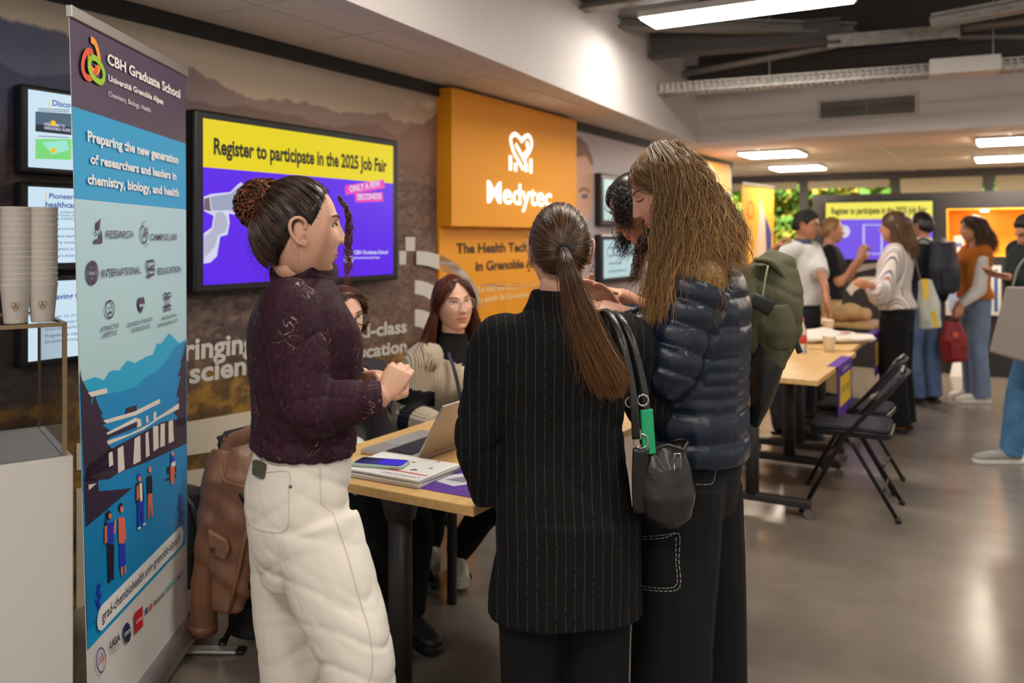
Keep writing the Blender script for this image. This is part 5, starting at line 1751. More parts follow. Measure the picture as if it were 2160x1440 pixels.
def fold_op(specs):
    """(centre, axis, radius, frequency, amplitude, seed) each: soft creases across an axis around a joint"""
    def op(co, no):
        tot = np.zeros(len(co))
        for (c, ax, rad, fr, am, sd) in specs:
            ax = np.array(Vector(ax).normalized())
            d = co - np.array(c)
            t = d @ ax
            w = np.exp(-((d ** 2).sum(1)) / rad ** 2)
            f = np.abs(np.sin(0.5 * t * fr + 1.5 * nfield(co, fr * 0.16, sd)))
            f = 0.12 - (1 - f) ** 3.5
            tot += 1.25 * am * w * f * (0.55 + 0.6 * nfield(co, 14, sd + 2))
        return co + no * tot[:, None]
    return op


def drape_op(amp, freq=16, seed=0.0, zs=0.22):
    def op(co, no):
        c2 = co * np.array([1, 1, zs])
        f = nfield(c2, freq, seed)
        return co + no * (amp * f)[:, None]
    return op


class Person:
    def __init__(self, label, base, fwd, H=1.65, male=False, res='hi', skin='skin_fair', rgb=(214, 166, 140), group=None, cat='person', name='person'):
        self.H, self.k, self.res, self.male = H, H / 1.68, res, male
        self.f = Vector((fwd[0], fwd[1], 0)).normalized()
        self.r = Vector((self.f.y, -self.f.x, 0))
        self.b = Vector((base[0], base[1], 0))
        self.yaw = math.atan2(-self.f.x, self.f.y)
        self.root = thing(name, label, cat, tuple(self.b), self.yaw, group)
        self.inv = (Matrix.Translation(self.b) @ Matrix.Rotation(self.yaw, 4, 'Z')).inverted()
        self.skin = skin_mat(skin, rgb)
        k = self.k
        W_ = self.W
        sw = 0.175 if male else 0.152
        self.hw = sw * k
        self.J = dict(crotch=W_(0, 0, .76 * k), pelvis=W_(0, 0, .93 * k), waist=W_(0, .01, 1.06 * k), chest=W_(0, 0, 1.25 * k), neck=W_(0, -.015, 1.42 * k),
                      head=W_(0, .02, H - .115 * k), hipR=W_(.085 * k, 0, .87 * k), hipL=W_(-.085 * k, 0, .87 * k), kneeR=W_(.09, .01, .47 * k), kneeL=W_(-.09, .01, .47 * k),
                      ankR=W_(.09, -.02, .08), ankL=W_(-.09, -.02, .08), shR=W_(sw * k, -.01, 1.37 * k), shL=W_(-sw * k, -.01, 1.37 * k),
                      elR=W_((sw + .05) * k, -.02, 1.09 * k), elL=W_(-(sw + .05) * k, -.02, 1.09 * k), wrR=W_((sw + .05) * k, .06, .86 * k), wrL=W_(-(sw + .05) * k, .06, .86 * k))
        self.toeR = self.f.copy()
        self.toeL = self.f.copy()
        self.hf = self.f.copy()            # head forward
        self.hu = Vector((0, 0, 1))
        self.tr = self.r.copy()            # shoulder-line direction
        self.hscale = 1.0
        self.hk = 0.92
        self.hands = {}

    def W(self, x, y, z):
        return self.b + self.r * x + self.f * y + Vector((0, 0, z))

    def look(self, fwd, up=None):
        self.hf = Vector(fwd).normalized()
        up = Vector(up) if up is not None else Vector((0, 0, 1))
        self.hu = (up - self.hf * up.dot(self.hf)).normalized()

    def hm(self):
        x = self.hf.cross(self.hu).normalized()
        m = Matrix(((x.x, self.hf.x, self.hu.x), (x.y, self.hf.y, self.hu.y), (x.z, self.hf.z, self.hu.z))) * (self.hscale * self.k ** 0.5)
        return Matrix.Translation(self.J['head']) @ m.to_4x4()

    def loc_mb(self, mb):
        mb.v = [tuple(self.inv @ Vector(v)) for v in mb.v]
        return mb

    def loc_me(self, me):
        me.transform(self.inv)
        return me

    def add(self, mb, name, m, smooth=True, parent=None, bevel=0.0):
        return self.loc_mb(mb).build(name, m, parent or self.root, smooth=smooth, bevel=bevel)

    def blob(self, mb, name, m, voxel, ops=(), it=4, parent=None, decimate=None):
        o = remesh_obj(mb, name, m, parent or self.root, voxel, ops, it)
        self.loc_me(o.data)
        return o

    def spine(self):
        J = self.J
        return [J['crotch'], J['pelvis'], J['waist'], J['chest'], J['neck']]

    def sec_at(self, t):
        S_ = self.spine()
        pts = spline([tuple(p) for p in S_], 10)
        i = min(max(t, 0), 4) * 10
        a = int(min(i, len(pts) - 2))
        p = Vector(pts[a]).lerp(Vector(pts[a + 1]), i - a)
        tan = (Vector(pts[min(a + 1, len(pts) - 1)]) - Vector(pts[max(a - 1, 0)])).normalized()
        rr_ = self.r.lerp(self.tr, min(max((t - 1) / 2.4, 0), 1)).normalized()
        rr_ = (rr_ - tan * rr_.dot(tan)).normalized()
        ff = tan.cross(rr_) * -1
        ff = rr_.cross(tan) * -1
        if ff.dot(self.f) < 0:
            ff = -ff
        return p, rr_, ff

    def torso(self, mb, t0=0.0, t1=4.0, ease=0.0, table=None, wmul=1.0):
        tab = table or (SEC_M if self.male else SEC_W)
        secs = []
        ts = np.linspace(t0, t1, max(6, int((t1 - t0) * 5)))
        xs = [q[0] for q in tab]
        for t in ts:
            v = [np.interp(t, xs, [q[i] for q in tab]) for i in (1, 2, 3)]
            p, r_, f_ = self.sec_at(t)
            secs.append((p, r_, f_, (v[0] * self.k + ease) * wmul, v[1] * self.k + ease, v[2] * self.k + ease))
        return ring_loft(mb, secs)

    def arm(self, mb, sd, frac=1.0, ease=0.0, radii=(.050, .046, .041, .037, .026), n=16):
        J = self.J
        sh, el, wr = J['sh' + sd], J['el' + sd], J['wr' + sd]
        inn = sh.lerp(self.sec_at(3.45)[0], 0.35)
        k = self.k
        u1 = (el - sh) * 0.5 + sh
        pts = [inn, sh, u1, el, el.lerp(wr, .5), wr]
        rad = [radii[0] * .95 * k + ease, radii[0] * k + ease, radii[1] * k + ease, radii[2] * k + ease, radii[3] * k + ease, radii[4] * k + ease]
        sp = spline([(*p, r) for p, r in zip(pts, rad)], 5)
        if frac < 1:
            sp = sp[:max(6, int(len(sp) * (0.2 + 0.8 * frac)))]
        return mb.tube([q[:3] for q in sp], [q[3] for q in sp], n)

    def leg(self, mb, sd, radii, frac=1.0, n=18, end=0.0):
        J = self.J
        h, kn, an = J['hip' + sd], J['knee' + sd], J['ank' + sd].copy()
        an.z -= end
        pts = [h, h.lerp(kn, .5), kn, kn.lerp(an, .5), an]
        k = self.k
        sp = spline([(*p, r * k) for p, r in zip(pts, radii)], 5)
        sp = sp[:max(4, int(len(sp) * frac))]
        return mb.tube([q[:3] for q in sp], [q[3] for q in sp], n)

    # ------------------------------------------------------------------ body
    def body(self, legs=False, ears=True, face=True, lips=(176, 96, 88), brow=(70, 48, 36), iris=(60, 48, 40), fine=0.0045, neck_r=0.052, smile=0.0, closed=False):
        J, k = self.J, self.k
        M = self.hm()
        co, fs, bv = get_head(self.res)
        mb = MB()
        hv = [M @ Vector(c) for c in co]
        mb.add(hv, fs)
        if ears:
            for s in (-1, 1):
                e = ear_shape(s)
                mb.add([M @ Vector(v) for v in e.v], e.f)
        # neck
        top = M @ Vector((0, -0.018, -0.055))
        mid = J['neck'].lerp(top, .5)
        mb.tube([J['neck'] - Vector((0, 0, .05)), J['neck'], mid, top], [(.075 * k, .06 * k), (neck_r * 1.12 * k, neck_r * 1.08 * k), (neck_r * k, neck_r * k), (neck_r * k, neck_r * 1.05 * k)], 20, side=tuple(self.r))
        head_me = mb.mesh('body')
        # torso, arms, legs grown together, hands finer
        t = MB()
        self.torso(t, 0.6, 3.8, -0.03)
        for s in 'RL':
            self.arm(t, s, 1.0, 0.0, (.030, .034, .034, .032, .026))
            if legs:
                self.leg(t, s, (.085, .075, .052, .05, .036))
        coarse = remesh_mesh(t, 0.013 if self.res == 'hi' else 0.02, 3)
        parts = [head_me, coarse]
        if self.hands:
            h = MB()
            for s, (d, n, curls, thumb) in self.hands.items():
                hand_mb(h, J['wr' + s], d, n, -1 if s == 'R' else 1, curls, thumb, k * self.hk, n_seg=10 if self.res == 'hi' else 7)
                el = J['el' + s]
                wr = J['wr' + s]
                h.tube([wr.lerp(el, .35), wr.lerp(el, .1), wr + Vector(d).normalized() * 0.01], [.032 * k, .026 * k, .024 * k], 14)
            parts.append(remesh_mesh(h, 0.0032 if self.res == 'hi' else 0.006, 2))
        bm = bmesh.new()
        for p in parts:
            bm.from_mesh(p)
        me = bpy.data.meshes.new('body')
        bm.to_mesh(me)
        bm.free()
        me.polygons.foreach_set('use_smooth', np.ones(len(me.polygons), dtype=bool))
        me.transform(self.inv)
        me.materials.clear()
        self.body_o = link('body', me, self.skin, self.root)
        if face:
            self.face(M, bv, lips, brow, iris, smile, closed)
        return self.body_o

    def face(self, M, bv, lips, brow, iris, smile=0.0, closed=False):
        T = self.inv @ M

        def surf(x, z, off):
            h = bv.ray_cast(Vector((x, 0.3, z)), Vector((0, -1, 0)))[0]
            return Vector((x, (h.y if h else 0.08) + off, z))
        hi = self.res == 'hi'
        sclera, irm = mat('eye_white', lin(214, 206, 200), 0.25), mat('iris_%d' % iris[0], lin(*iris), 0.15)
        lash = mat('lash_dark', lin(36, 26, 24), 0.6)
        for s in (-1, 1):
            c = surf(s * 0.031, 0.009, -0.0035)
            mb = MB()
            vs, f_ = ellipsoid(c, 0.0145, 0.0072, 0.0052, 14, 8)
            mb.add([T @ v for v in vs], f_)
            n0 = len(mb.f)
            vs, f_ = ellipsoid(c + Vector((0, 0.0042, 0)), 0.0050, 0.0034, 0.0048, 12, 8)
            mb.add([T @ v for v in vs], f_)
            me = mb.mesh('eye')
            me.materials.append(self.skin if closed else sclera)
            me.materials.append(self.skin if closed else irm)
            for i, p in enumerate(me.polygons):
                p.material_index = 0 if i < n0 else 1
                p.use_smooth = True
            link('eye', me, None, self.body_o)
            ln = MB()
            pts = [Vector((s * 0.031 + q * 0.0165, 0, 0.009 + (-0.0045 if closed else 0.0062) * (1 - q * q) - 0.001 * q * s)) for q in np.linspace(-1, 1, 9)]
            ln.tube([T @ surf(p.x, p.z, 0.0028 * (1 - abs((p.x - s * 0.031) / 0.0165) ** 2) + 0.0006) for p in pts], 0.0014, 6)
            ln.build('upper_lash', lash, self.body_o, smooth=True)
            bw = MB()
            pts = [(s * (0.014 + 0.036 * q), 0.0275 + 0.007 * math.sin(q * 2.2) - 0.003 * q) for q in np.linspace(0, 1, 8)]
            bw.tube([T @ surf(x, z, 0.0004) for x, z in pts], [(0.0014 + 0.0014 * math.sin(q * 3.0)) for q in np.linspace(0.1, 1, 8)], 6)
            bw.build('eyebrow', mat('brow_%d' % brow[0], lin(*brow), 0.8), self.body_o, smooth=True)
        mb = MB()
        nx, nz = 14, 6
        for i in range(nx + 1):
            q = -1 + 2 * i / nx
            x = 0.0235 * q * (1 + 0.15 * smile)
            up = -0.0555 + 0.003 * (1 - abs(q)) * (0.4 + 0.6 * min(1, abs(q) * 6)) + smile * 0.006 * q * q
            lo = -0.0735 + 0.0075 * q * q + smile * 0.006 * q * q
            cm = -0.0632 + smile * 0.006 * q * q
            w = (1 - q ** 4)
            for j in range(nz + 1):
                z = cm + (up - cm) * w * (j / nz * 2 - 1 if j > nz / 2 else 0) + (lo - cm) * w * (1 - j / nz * 2 if j < nz / 2 else 0)
                mb.v.append(tuple(T @ surf(x, z, 0.0007)))
        for i in range(nx):
            for j in range(nz):
                a = i * (nz + 1) + j
                mb.f.append((a, a + nz + 1, a + nz + 2, a + 1))
        mb.build('lips', mat('lip_%d' % lips[0], lin(*lips), 0.4), self.body_o, smooth=True)

    # ------------------------------------------------------------------ glasses
    def glasses(self, m, lens_m=None, rx=0.0245, rz=0.019, wire=0.0014):
        T = self.inv @ self.hm()
        g_ = MB()
        y = 0.098
        for s in (-1, 1):
            g_.tube([T @ Vector((s * 0.032 + rx * math.cos(a), y - 0.006 * abs(math.cos(a)) * (1 if s * math.cos(a) > 0 else 0), 0.004 + rz * math.sin(a))) for a in np.linspace(0, 2 * math.pi, 25)[:-1]], wire, 6, closed=True)
            g_.tube([T @ Vector((s * 0.056, y - 0.008, 0.010)), T @ Vector((s * 0.073, 0.06, 0.012)), T @ Vector((s * 0.079, -0.01, 0.010)), T @ Vector((s * 0.078, -0.03, -0.004))], wire, 6)
        g_.tube([T @ Vector((-0.0085, y, 0.007)), T @ Vector((0, y + 0.003, 0.010)), T @ Vector((0.0085, y, 0.007))], wire, 6)
        o = g_.build('glasses', m, self.root, smooth=True)
        lm = mat('lens_clear', (1, 1, 1), 0.02, alpha=0.05)
        for s in (-1, 1):
            l_ = MB()
            pts = [T @ Vector((s * 0.032 + rx * math.cos(a), y - 0.001, 0.004 + rz * math.sin(a))) for a in np.linspace(0, 2 * math.pi, 25)[:-1]]
            l_.add(pts, [tuple(range(24))])
            l_.build('lens', lm, o)
        return o

    # ------------------------------------------------------------------ shoes
    def shoe(self, sd, m, sole_m, L=0.255, high=0.0, lace=None):
        an = self.J['ank' + sd]
        d = (self.toeR if sd == 'R' else self.toeL).copy()
        d.z = 0
        d.normalize()
        s = Vector((d.y, -d.x, 0))
        z0 = an.z - 0.08
        P = lambda a, b, c: Vector((an.x, an.y, z0)) + d * (a * L) + s * b + Vector((0, 0, c))
        mb = MB()
        mb.tube([P(-.22, 0, .05), P(-.05, 0, .055), P(.25, 0, .05), P(.5, 0, .043), P(.70, 0, .036), P(.78, 0, .032)], [(.027, .032), (.036, .036), (.039, .034), (.046, .028), (.040, .021), (.02, .013)], 16, side=tuple(s))
        mb.tube([P(-.03, 0, .05), P(-.02, 0, .10 + high)], [(.036, .042), (.037 + high * .1, .042 + high * .1)], 16, side=tuple(s))
        o = self.blob(mb, 'shoe', m, 0.006 if self.res == 'hi' else 0.009, (), 2)
        so = MB()
        out = [P(a, b, 0) for a, b in ((-.30, -.018), (-.24, -.032), (0, -.036), (.25, -.037), (.5, -.047), (.68, -.042), (.79, -.022), (.81, 0), (.79, .022), (.68, .042), (.5, .047), (.25, .037), (0, .036), (-.24, .032), (-.30, .018))]
        n_ = len(out)
        so.add(out + [p + Vector((0, 0, .028)) for p in out], [tuple(range(n_))[::-1], tuple(range(n_, 2 * n_))] + [(i, (i + 1) % n_, n_ + (i + 1) % n_, n_ + i) for i in range(n_)])
        self.loc_mb(so)
        so.build('sole', sole_m, o, bevel=0.006)
        if lace is not None:
            lc = MB()
            for q in range(4):
                a = .22 + .09 * q
                lc.tube([P(a, -.03, .077 - q * .006), P(a + .02, 0, .092 - q * .008), P(a, .03, .077 - q * .006)], 0.0035, 6)
            self.loc_mb(lc)
            lc.build('laces', lace, o, smooth=True)
        return o


# ------------------------------------------------------------------ hair
def strands_obj(name, paths, radius, m, parent, inv, tones=None, seed=1, taper=True, root=False):
    """paths: array (S, K, 3) in world; thin three-sided tubes with a tone per strand"""
    P = np.asarray(paths, float)
    S_, K_, _ = P.shape
    T = np.gradient(P, axis=1)
    T /= np.linalg.norm(T, axis=2, keepdims=True) + 1e-9
    rg = np.random.RandomState(seed)
    ref = rg.normal(size=(S_, 1, 3))
    A = np.cross(T, np.broadcast_to(ref, T.shape))
    A /= np.linalg.norm(A, axis=2, keepdims=True) + 1e-9
    Bn = np.cross(T, A)
    r = np.broadcast_to(np.asarray(radius).reshape(-1, 1), (S_, K_)).copy()
    if taper:
        r = r * np.linspace(1.0, 0.0, K_)[None, :] ** 0.35
        r = np.maximum(r, 0.0002)
    if root:
        r = r * np.clip(0.25 + 5 * np.linspace(0, 1, K_), 0, 1)[None, :]
    V = []
    for a in (0, 2.0944, 4.18879):
        V.append(P + A * (r * math.cos(a))[:, :, None] + Bn * (r * math.sin(a))[:, :, None])
    V = np.stack(V, 2).reshape(-1, 3)
    I = np.array(inv)
    V = V @ I[:3, :3].T + I[:3, 3]
    idx = np.arange(S_ * K_ * 3).reshape(S_, K_, 3)
    F_ = []
    for a in range(3):
        b = (a + 1) % 3
        F_.append(np.stack([idx[:, :-1, a], idx[:, :-1, b], idx[:, 1:, b], idx[:, 1:, a]], -1).reshape(-1, 4))
    F_ = np.concatenate(F_)
    me = bpy.data.meshes.new(name)
    me.vertices.add(len(V))
    me.vertices.foreach_set('co', V.astype(np.float32).ravel())
    me.loops.add(F_.size)
    me.loops.foreach_set('vertex_index', F_.astype(np.int32).ravel())
    me.polygons.add(len(F_))
    me.polygons.foreach_set('loop_start', np.arange(0, F_.size, 4, dtype=np.int32))
    me.polygons.foreach_set('use_smooth', np.ones(len(F_), dtype=bool))
    me.update(calc_edges=True)
    tn = rg.rand(S_) if tones is None else np.asarray(tones)
    tn = np.repeat(tn if tn.ndim == 2 else np.repeat(tn[:, None], K_, 1), 3, axis=1).ravel() if tn.ndim == 1 else np.repeat(tn.ravel(), 3)
    at_ = me.attributes.new('tone', 'FLOAT', 'POINT')
    at_.data.foreach_set('value', tn.astype(np.float32))
    o = link(name, me, m, parent)
    o['kind'] = 'stuff'
    return o


SK = np.array([0.0785, 0.1035, 0.1175])          # scalp ellipsoid


def sk_pt(dirs, off=0.0):
    """dirs (...,3) unit -> point on scalp in head frame"""
    rad = SK + (off[..., None] if isinstance(off, np.ndarray) else off)
    p = dirs * rad
    p[..., 1] -= 0.006
    return p


def azel(az, el):
    az, el = np.radians(az), np.radians(el)
    return np.stack([np.sin(az) * np.cos(el), np.cos(az) * np.cos(el), np.sin(el)], -1)


def hairline(az, front=42, temple=20, side=2, nape=-42):
    """lowest elevation of hair for a given azimuth (degrees, 0 = face)"""
    a = np.abs(az)
    return np.interp(a, [0, 35, 60, 80, 95, 115, 140, 180], [front, front - 3, temple, side - 6, side + 4, -20, nape + 6, nape])


def hair_cap(person, m, lift=0.003, line=None, tone=0.2, **hl):
    """solid under-layer of hair following the scalp"""
    M = person.hm()
    na, ne = 144, 26
    az = np.linspace(-180, 180, na + 1)[:-1]
    lo = hairline(az, **hl)
    mb = MB()
    for j in range(ne + 1):
        q = j / ne
        el = lo + (90 - lo) * q
        off = lift * min(1.0, q * 6 + 0.02) * np.ones(na) - 0.006 * (1 - min(1, q * 5))
        pts = sk_pt(azel(az, el), off)
        for p in pts:
            mb.v.append(tuple(M @ Vector(p)))
    for j in range(ne):
        for i in range(na):
            k = (i + 1) % na
            mb.f.append((j * na + i, j * na + k, (j + 1) * na + k, (j + 1) * na + i))
    person.loc_mb(mb)
    me = mb.mesh('hair_base')
    a = me.attributes.new('tone', 'FLOAT', 'POINT')
    a.data.foreach_set('value', np.full(len(me.vertices), tone, dtype=np.float32))
    for p in me.polygons:
        p.use_smooth = True
    return link('hair_base', me, m, person.root)


def to_world(person, P):
    M = np.array(person.hm())
    return P @ M[:3, :3].T + M[:3, 3]


def roots(n, rg, **hl):
    out = []
    while len(out) < n:
        d = rg.normal(size=3)
        d /= np.linalg.norm(d)
        az = math.degrees(math.atan2(d[0], d[1]))
        el = math.degrees(math.asin(d[2]))
        if el > hairline(np.array([az]), **hl)[0]:
            out.append(d)
    return np.array(out)


def slick_hair(person, m, to_dir, n=1500, K_=12, seed=1, wave=0.0015, r=0.0012, off=0.004, **hl):
    """hair combed tight from the hairline to one gathering point"""
    rg = np.random.RandomState(seed)
    D = roots(n, rg, **hl)
    t = np.array(to_dir, float)
    t /= np.linalg.norm(t)
    q = np.linspace(0, 1, K_)
    om = np.arccos(np.clip(D @ t, -0.999, 0.999))
    so = np.sin(om)
    P = (np.sin((1 - q)[None, :] * om[:, None])[:, :, None] * D[:, None, :] + np.sin(q[None, :] * om[:, None])[:, :, None] * t[None, None, :]) / so[:, None, None]
    P /= np.linalg.norm(P, axis=2, keepdims=True)
    o = off * (0.3 + 0.7 * np.sin(np.clip(q, 0, 1) * np.pi * 0.9))[None, :] + rg.rand(n)[:, None] * 0.003 + wave * np.sin(q * 9 + rg.rand(n)[:, None] * 6)
    pts = sk_pt(P, o)
    return strands_obj('hair_strands', to_world(person, pts), r, m, person.root, person.inv, seed=seed, taper=False, root=True)


def fall_hair(person, m, n=1400, K_=22, seed=1, part=0.0, length=0.30, flare=0.02, curl=0.0, curl_f=40, r=0.0013, crown=(0, -0.15, 1.0), az_len=None, vol=0.012, drop_el=-5, push=None, shape=None, down=None, sweep=80, **hl):
    """loose hair: over the scalp from the parting, then falling"""
    rg = np.random.RandomState(seed)
    D = roots(n, rg, **hl)
    az = np.degrees(np.arctan2(D[:, 0], D[:, 1]))
    el = np.degrees(np.arcsin(D[:, 2]))
    L = np.full(n, length) if az_len is None else np.interp(np.abs(az), [a for a, _ in az_len], [b for _, b in az_len])
    L = L * rg.uniform(0.86, 1.06, n)
    k1 = 9
    q = np.linspace(0, 1, k1)
    # drift azimuth: hair at the front is combed sideways and back
    az_t = np.sign(az + part * 20 + 0.01) * np.maximum(np.abs(az), sweep + 18 * rg.rand(n))
    e_t = np.full(n, float(drop_el)) + rg.uniform(-12, 8, n)
    low = el < e_t
    e_t = np.where(low, el - 1, e_t)
    AZ = az[:, None] + (az_t - az)[:, None] * (q[None, :] ** 1.2)
    EL = el[:, None] + (e_t - el)[:, None] * q[None, :]
    lift = vol * (0.3 + 0.7 * rg.rand(n))[:, None] * np.clip(q * 2.5, 0.35, 1)[None, :]
    dirs = azel(AZ, EL)
    P1 = to_world(person, sk_pt(dirs, lift))
    out = P1[:, -1] - np.array(person.J['head'])
    out[:, 2] = 0
    out /= np.linalg.norm(out, axis=1, keepdims=True) + 1e-6
    k2 = K_ - k1
    w = (np.arange(1, k2 + 1) / k2)
    P2 = P1[:, -1][:, None, :] + np.stack([np.zeros_like(w), np.zeros_like(w), -w], -1)[None] * L[:, None, None] + out[:, None, :] * (flare * np.sin(w * np.pi * 0.6))[None, :, None] * (0.5 + rg.rand(n))[:, None, None]
    if down is not None:
        P2 = P2 + np.array(down)[None, None, :] * (w ** 1.3)[None, :, None] * L[:, None, None]
    P = np.concatenate([P1, P2], 1)
    sarr = np.linspace(0, 1, K_)
    ph = rg.rand(n, 3) * 6.28
    am = curl * np.clip(sarr * 2 - 0.25, 0, 1)
    for c in range(3):
        P[:, :, c] += am[None, :] * np.sin(curl_f * (sarr * (L[:, None] + 0.15)) + ph[:, c:c + 1]) * (0.6 if c == 2 else 1)
    jit = 0.004 * sarr
    P += rg.normal(size=(n, 1, 3)) * jit[None, :, None] * 2
    if shape is not None:
        P = shape(P)
    tones = np.clip(rg.rand(n)[:, None] * 0.55 + 0.45 * (sarr ** 1.2)[None, :], 0, 1)
    return strands_obj('hair_strands', P, r * rg.uniform(0.7, 1.3, n), m, person.root, person.inv, tones, seed)


def push_out(centers, radii):
    """keep strands outside a set of spheres"""
    def f(P):
        for c, r in zip(centers, radii):
            d = P - np.array(c)
            l = np.linalg.norm(d, axis=2, keepdims=True)
            s = np.where(l < r, r / (l + 1e-6), 1.0)
            P = np.array(c) + d * s
        return P
    return f


def guide_strands(person, name, guides, n, m, spread=0.02, r=0.0012, K_=24, seed=1, curl=0.0, curl_f=60, tone=(0, 1), end_spread=None):
    """strands that run between guide curves (world points)"""
    rg = np.random.RandomState(seed)
    Gs = []
    for gl in guides:
        sp = np.array(spline([tuple(p) for p in gl], 10))
        dl = np.concatenate([[0], np.cumsum(np.linalg.norm(np.diff(sp, axis=0), axis=1))])
        u = np.linspace(0, dl[-1], K_)
        Gs.append(np.stack([np.interp(u, dl, sp[:, c]) for c in range(3)], -1))
    Gs = np.array(Gs)
    Wt = rg.dirichlet(np.ones(len(Gs)) * 0.8, n) if len(Gs) > 1 else np.ones((n, 1))
    P = np.einsum('ng,gkc->nkc', Wt, Gs)
    q = np.linspace(0, 1, K_)
    es = spread if end_spread is None else end_spread
    P += rg.normal(size=(n, 1, 3)) * (spread + (es - spread) * q)[None, :, None]
    # uneven ends
    cut = rg.uniform(0.85, 1.0, n)
    ph = rg.rand(n, 3) * 6.28
    for c in range(3):
        P[:, :, c] += curl * np.clip(q * 3, 0, 1)[None, :] * np.sin(curl_f * q[None, :] + ph[:, c:c + 1])
    idx = (cut[:, None] * q[None, :] * (K_ - 1))
    i0 = np.clip(idx.astype(int), 0, K_ - 2)
    fr = (idx - i0)[:, :, None]
    ar = np.arange(n)[:, None]
    P = P[ar, i0] * (1 - fr) + P[ar, i0 + 1] * fr
    t0, t1 = tone
    tones = np.clip(rg.rand(n)[:, None] * 0.5 + (t0 + (t1 - t0) * q)[None, :] * 0.5, 0, 1)
    return strands_obj(name, P, r * rg.uniform(0.7, 1.3, n), m, person.root, person.inv, tones, seed)
# ------------------------------------------------------------------ woman in the maroon turtleneck
def turtleneck_mat():
    m = bpy.data.materials.new('maroon_print')
    g = G(m)
    co = g.coords()
    n1 = g.noise(co, 120, 4, 0.7)
    c = g.ramp(n1, [(0.35, lin(32, 13, 22)), (0.6, lin(56, 24, 38)), (0.85, lin(104, 70, 78))])
    big = g.noise(co, 12, 3, 0.5)
    ln = g.noise(g.scale(co, (1, 1, 1)), 26, 1, 0.4, 1.2)
    line = g.m('LESS_THAN', g.m('ABSOLUTE', g.m('SUBTRACT', ln, 0.52)), 0.0065)
    msk = g.m('GREATER_THAN', big, 0.56)
    c = g.mix(g.m('MULTIPLY', g.m('MULTIPLY', line, msk), 0.75), c, lin(176, 150, 134))
    blot = g.m('MULTIPLY', g.m('GREATER_THAN', g.noise(co, 9, 2, 0.5), 0.66), 0.5)
    c = g.mix(blot, c, lin(40, 26, 40))
    g.base(c)
    g.set(Roughness=0.75, Specular_IOR_Level=0.25)
    g.bump(n1, 0.15, 0.002)
    return m


white_denim = cloth_mat('white_denim', (226, 218, 206), 0.85, 380, 0.2, 0.03)
stitch = mat('stitch_grey', lin(204, 196, 184), 0.8)

A = Person('woman in maroon printed turtleneck and white trousers with hair in a bun, seen from behind', (-0.49, 1.97), (0.90, 0.43), 1.585)
A.J.update(crotch=at(640, 1215, 1.97), pelvis=at(634, 1045, 1.97), waist=at(640, 905, 1.97), chest=at(632, 740, 1.97), neck=at(640, 585, 1.99), head=at(634, 484, 1.96),
           shR=at(610, 650, 1.84), elR=at(652, 862, 1.80), wrR=at(806, 838, 1.84), shL=at(660, 650, 2.10), elL=at(690, 850, 2.15), wrL=at(762, 794, 2.02),
           hipR=at(665, 1110, 1.90), hipL=at(612, 1110, 2.04), kneeR=at(757, 1405, 1.84), kneeL=at(622, 1440, 2.06))
A.J['ankR'] = Vector((A.J['kneeR'].x - 0.02, 1.86, 0.08))
A.J['ankL'] = Vector((A.J['kneeL'].x - 0.03, 2.08, 0.08))
A.look((0.90, 0.40, 0.0))
A.hk = 0.83
A.hands = {'R': ((0.42, 0.25, 0.65), (-0.15, 0.85, -0.3), (1.15, 1.2, 1.2, 1.2), 0.9), 'L': ((0.75, -0.45, 0.12), (0.1, -0.5, -0.75), (0.75, 0.85, 0.95, 1.0), 0.8)}
A.body(fine=0.004, neck_r=0.055)
SEC_A = [(0, .10, .080, .10), (.5, .158, .100, .125), (1, .168, .108, .135), (1.5, .155, .112, .118), (2, .142, .112, .108), (2.5, .148, .118, .105), (3, .158, .142, .112), (3.3, .160, .128, .112), (3.6, .150, .095, .098), (3.85, .105, .066, .072), (4.0, .066, .060, .060)]
mb = MB()
A.torso(mb, 1.72, 3.97, 0.010, SEC_A)
for s in 'RL':
    A.arm(mb, s, 1.0, 0.010, (.058, .057, .050, .043, .031))
J = A.J
ops = [(fold_op([(J['elR'], (J['wrR'] - J['elR']), 0.13, 120, 0.015, 1), (J['wrR'], (J['wrR'] - J['elR']), 0.09, 150, 0.010, 2), (J['elL'], (J['wrL'] - J['elL']), 0.09, 90, 0.006, 3), (at(600, 980, 1.85), (0, 0, 1), 0.22, 120, 0.007, 4),
                 (at(640, 930, 1.85), (0.2, 0, 1), 0.18, 110, 0.006, 6), (J['shR'], (1, 0, -0.6), 0.12, 80, 0.012, 5)]),), (drape_op(0.0025, 20, 2.0, 0.6),)]
A.blob(mb, 'turtleneck', turtleneck_mat(), 0.0062, ops, 3)
mb = MB()
n0, n1 = J['neck'], A.hm() @ Vector((0, -0.025, -0.075))
mb.tube([n0.lerp(n1, -0.45), n0.lerp(n1, 0.0), n0.lerp(n1, 0.45), n0.lerp(n1, 0.86)], [(.088, .080), (.072, .068), (.064, .062), (.063, .061)], 28, side=tuple(A.r))
A.blob(mb, 'rolled_collar', bpy.data.materials['maroon_print'], 0.005, [(fold_op([(n0.lerp(n1, 0.3), (0.1, 0, 1), 0.09, 150, 0.0045, 8)]),)], 2)
mb = MB()
wr, el = J['wrR'], J['elR']
mb = MB()
A.torso(mb, 0.0, 1.80, -0.002, SEC_A)
A.leg(mb, 'R', (.105, .100, .086, .082, .085), end=0.05)
A.leg(mb, 'L', (.105, .098, .086, .082, .085), end=0.05)
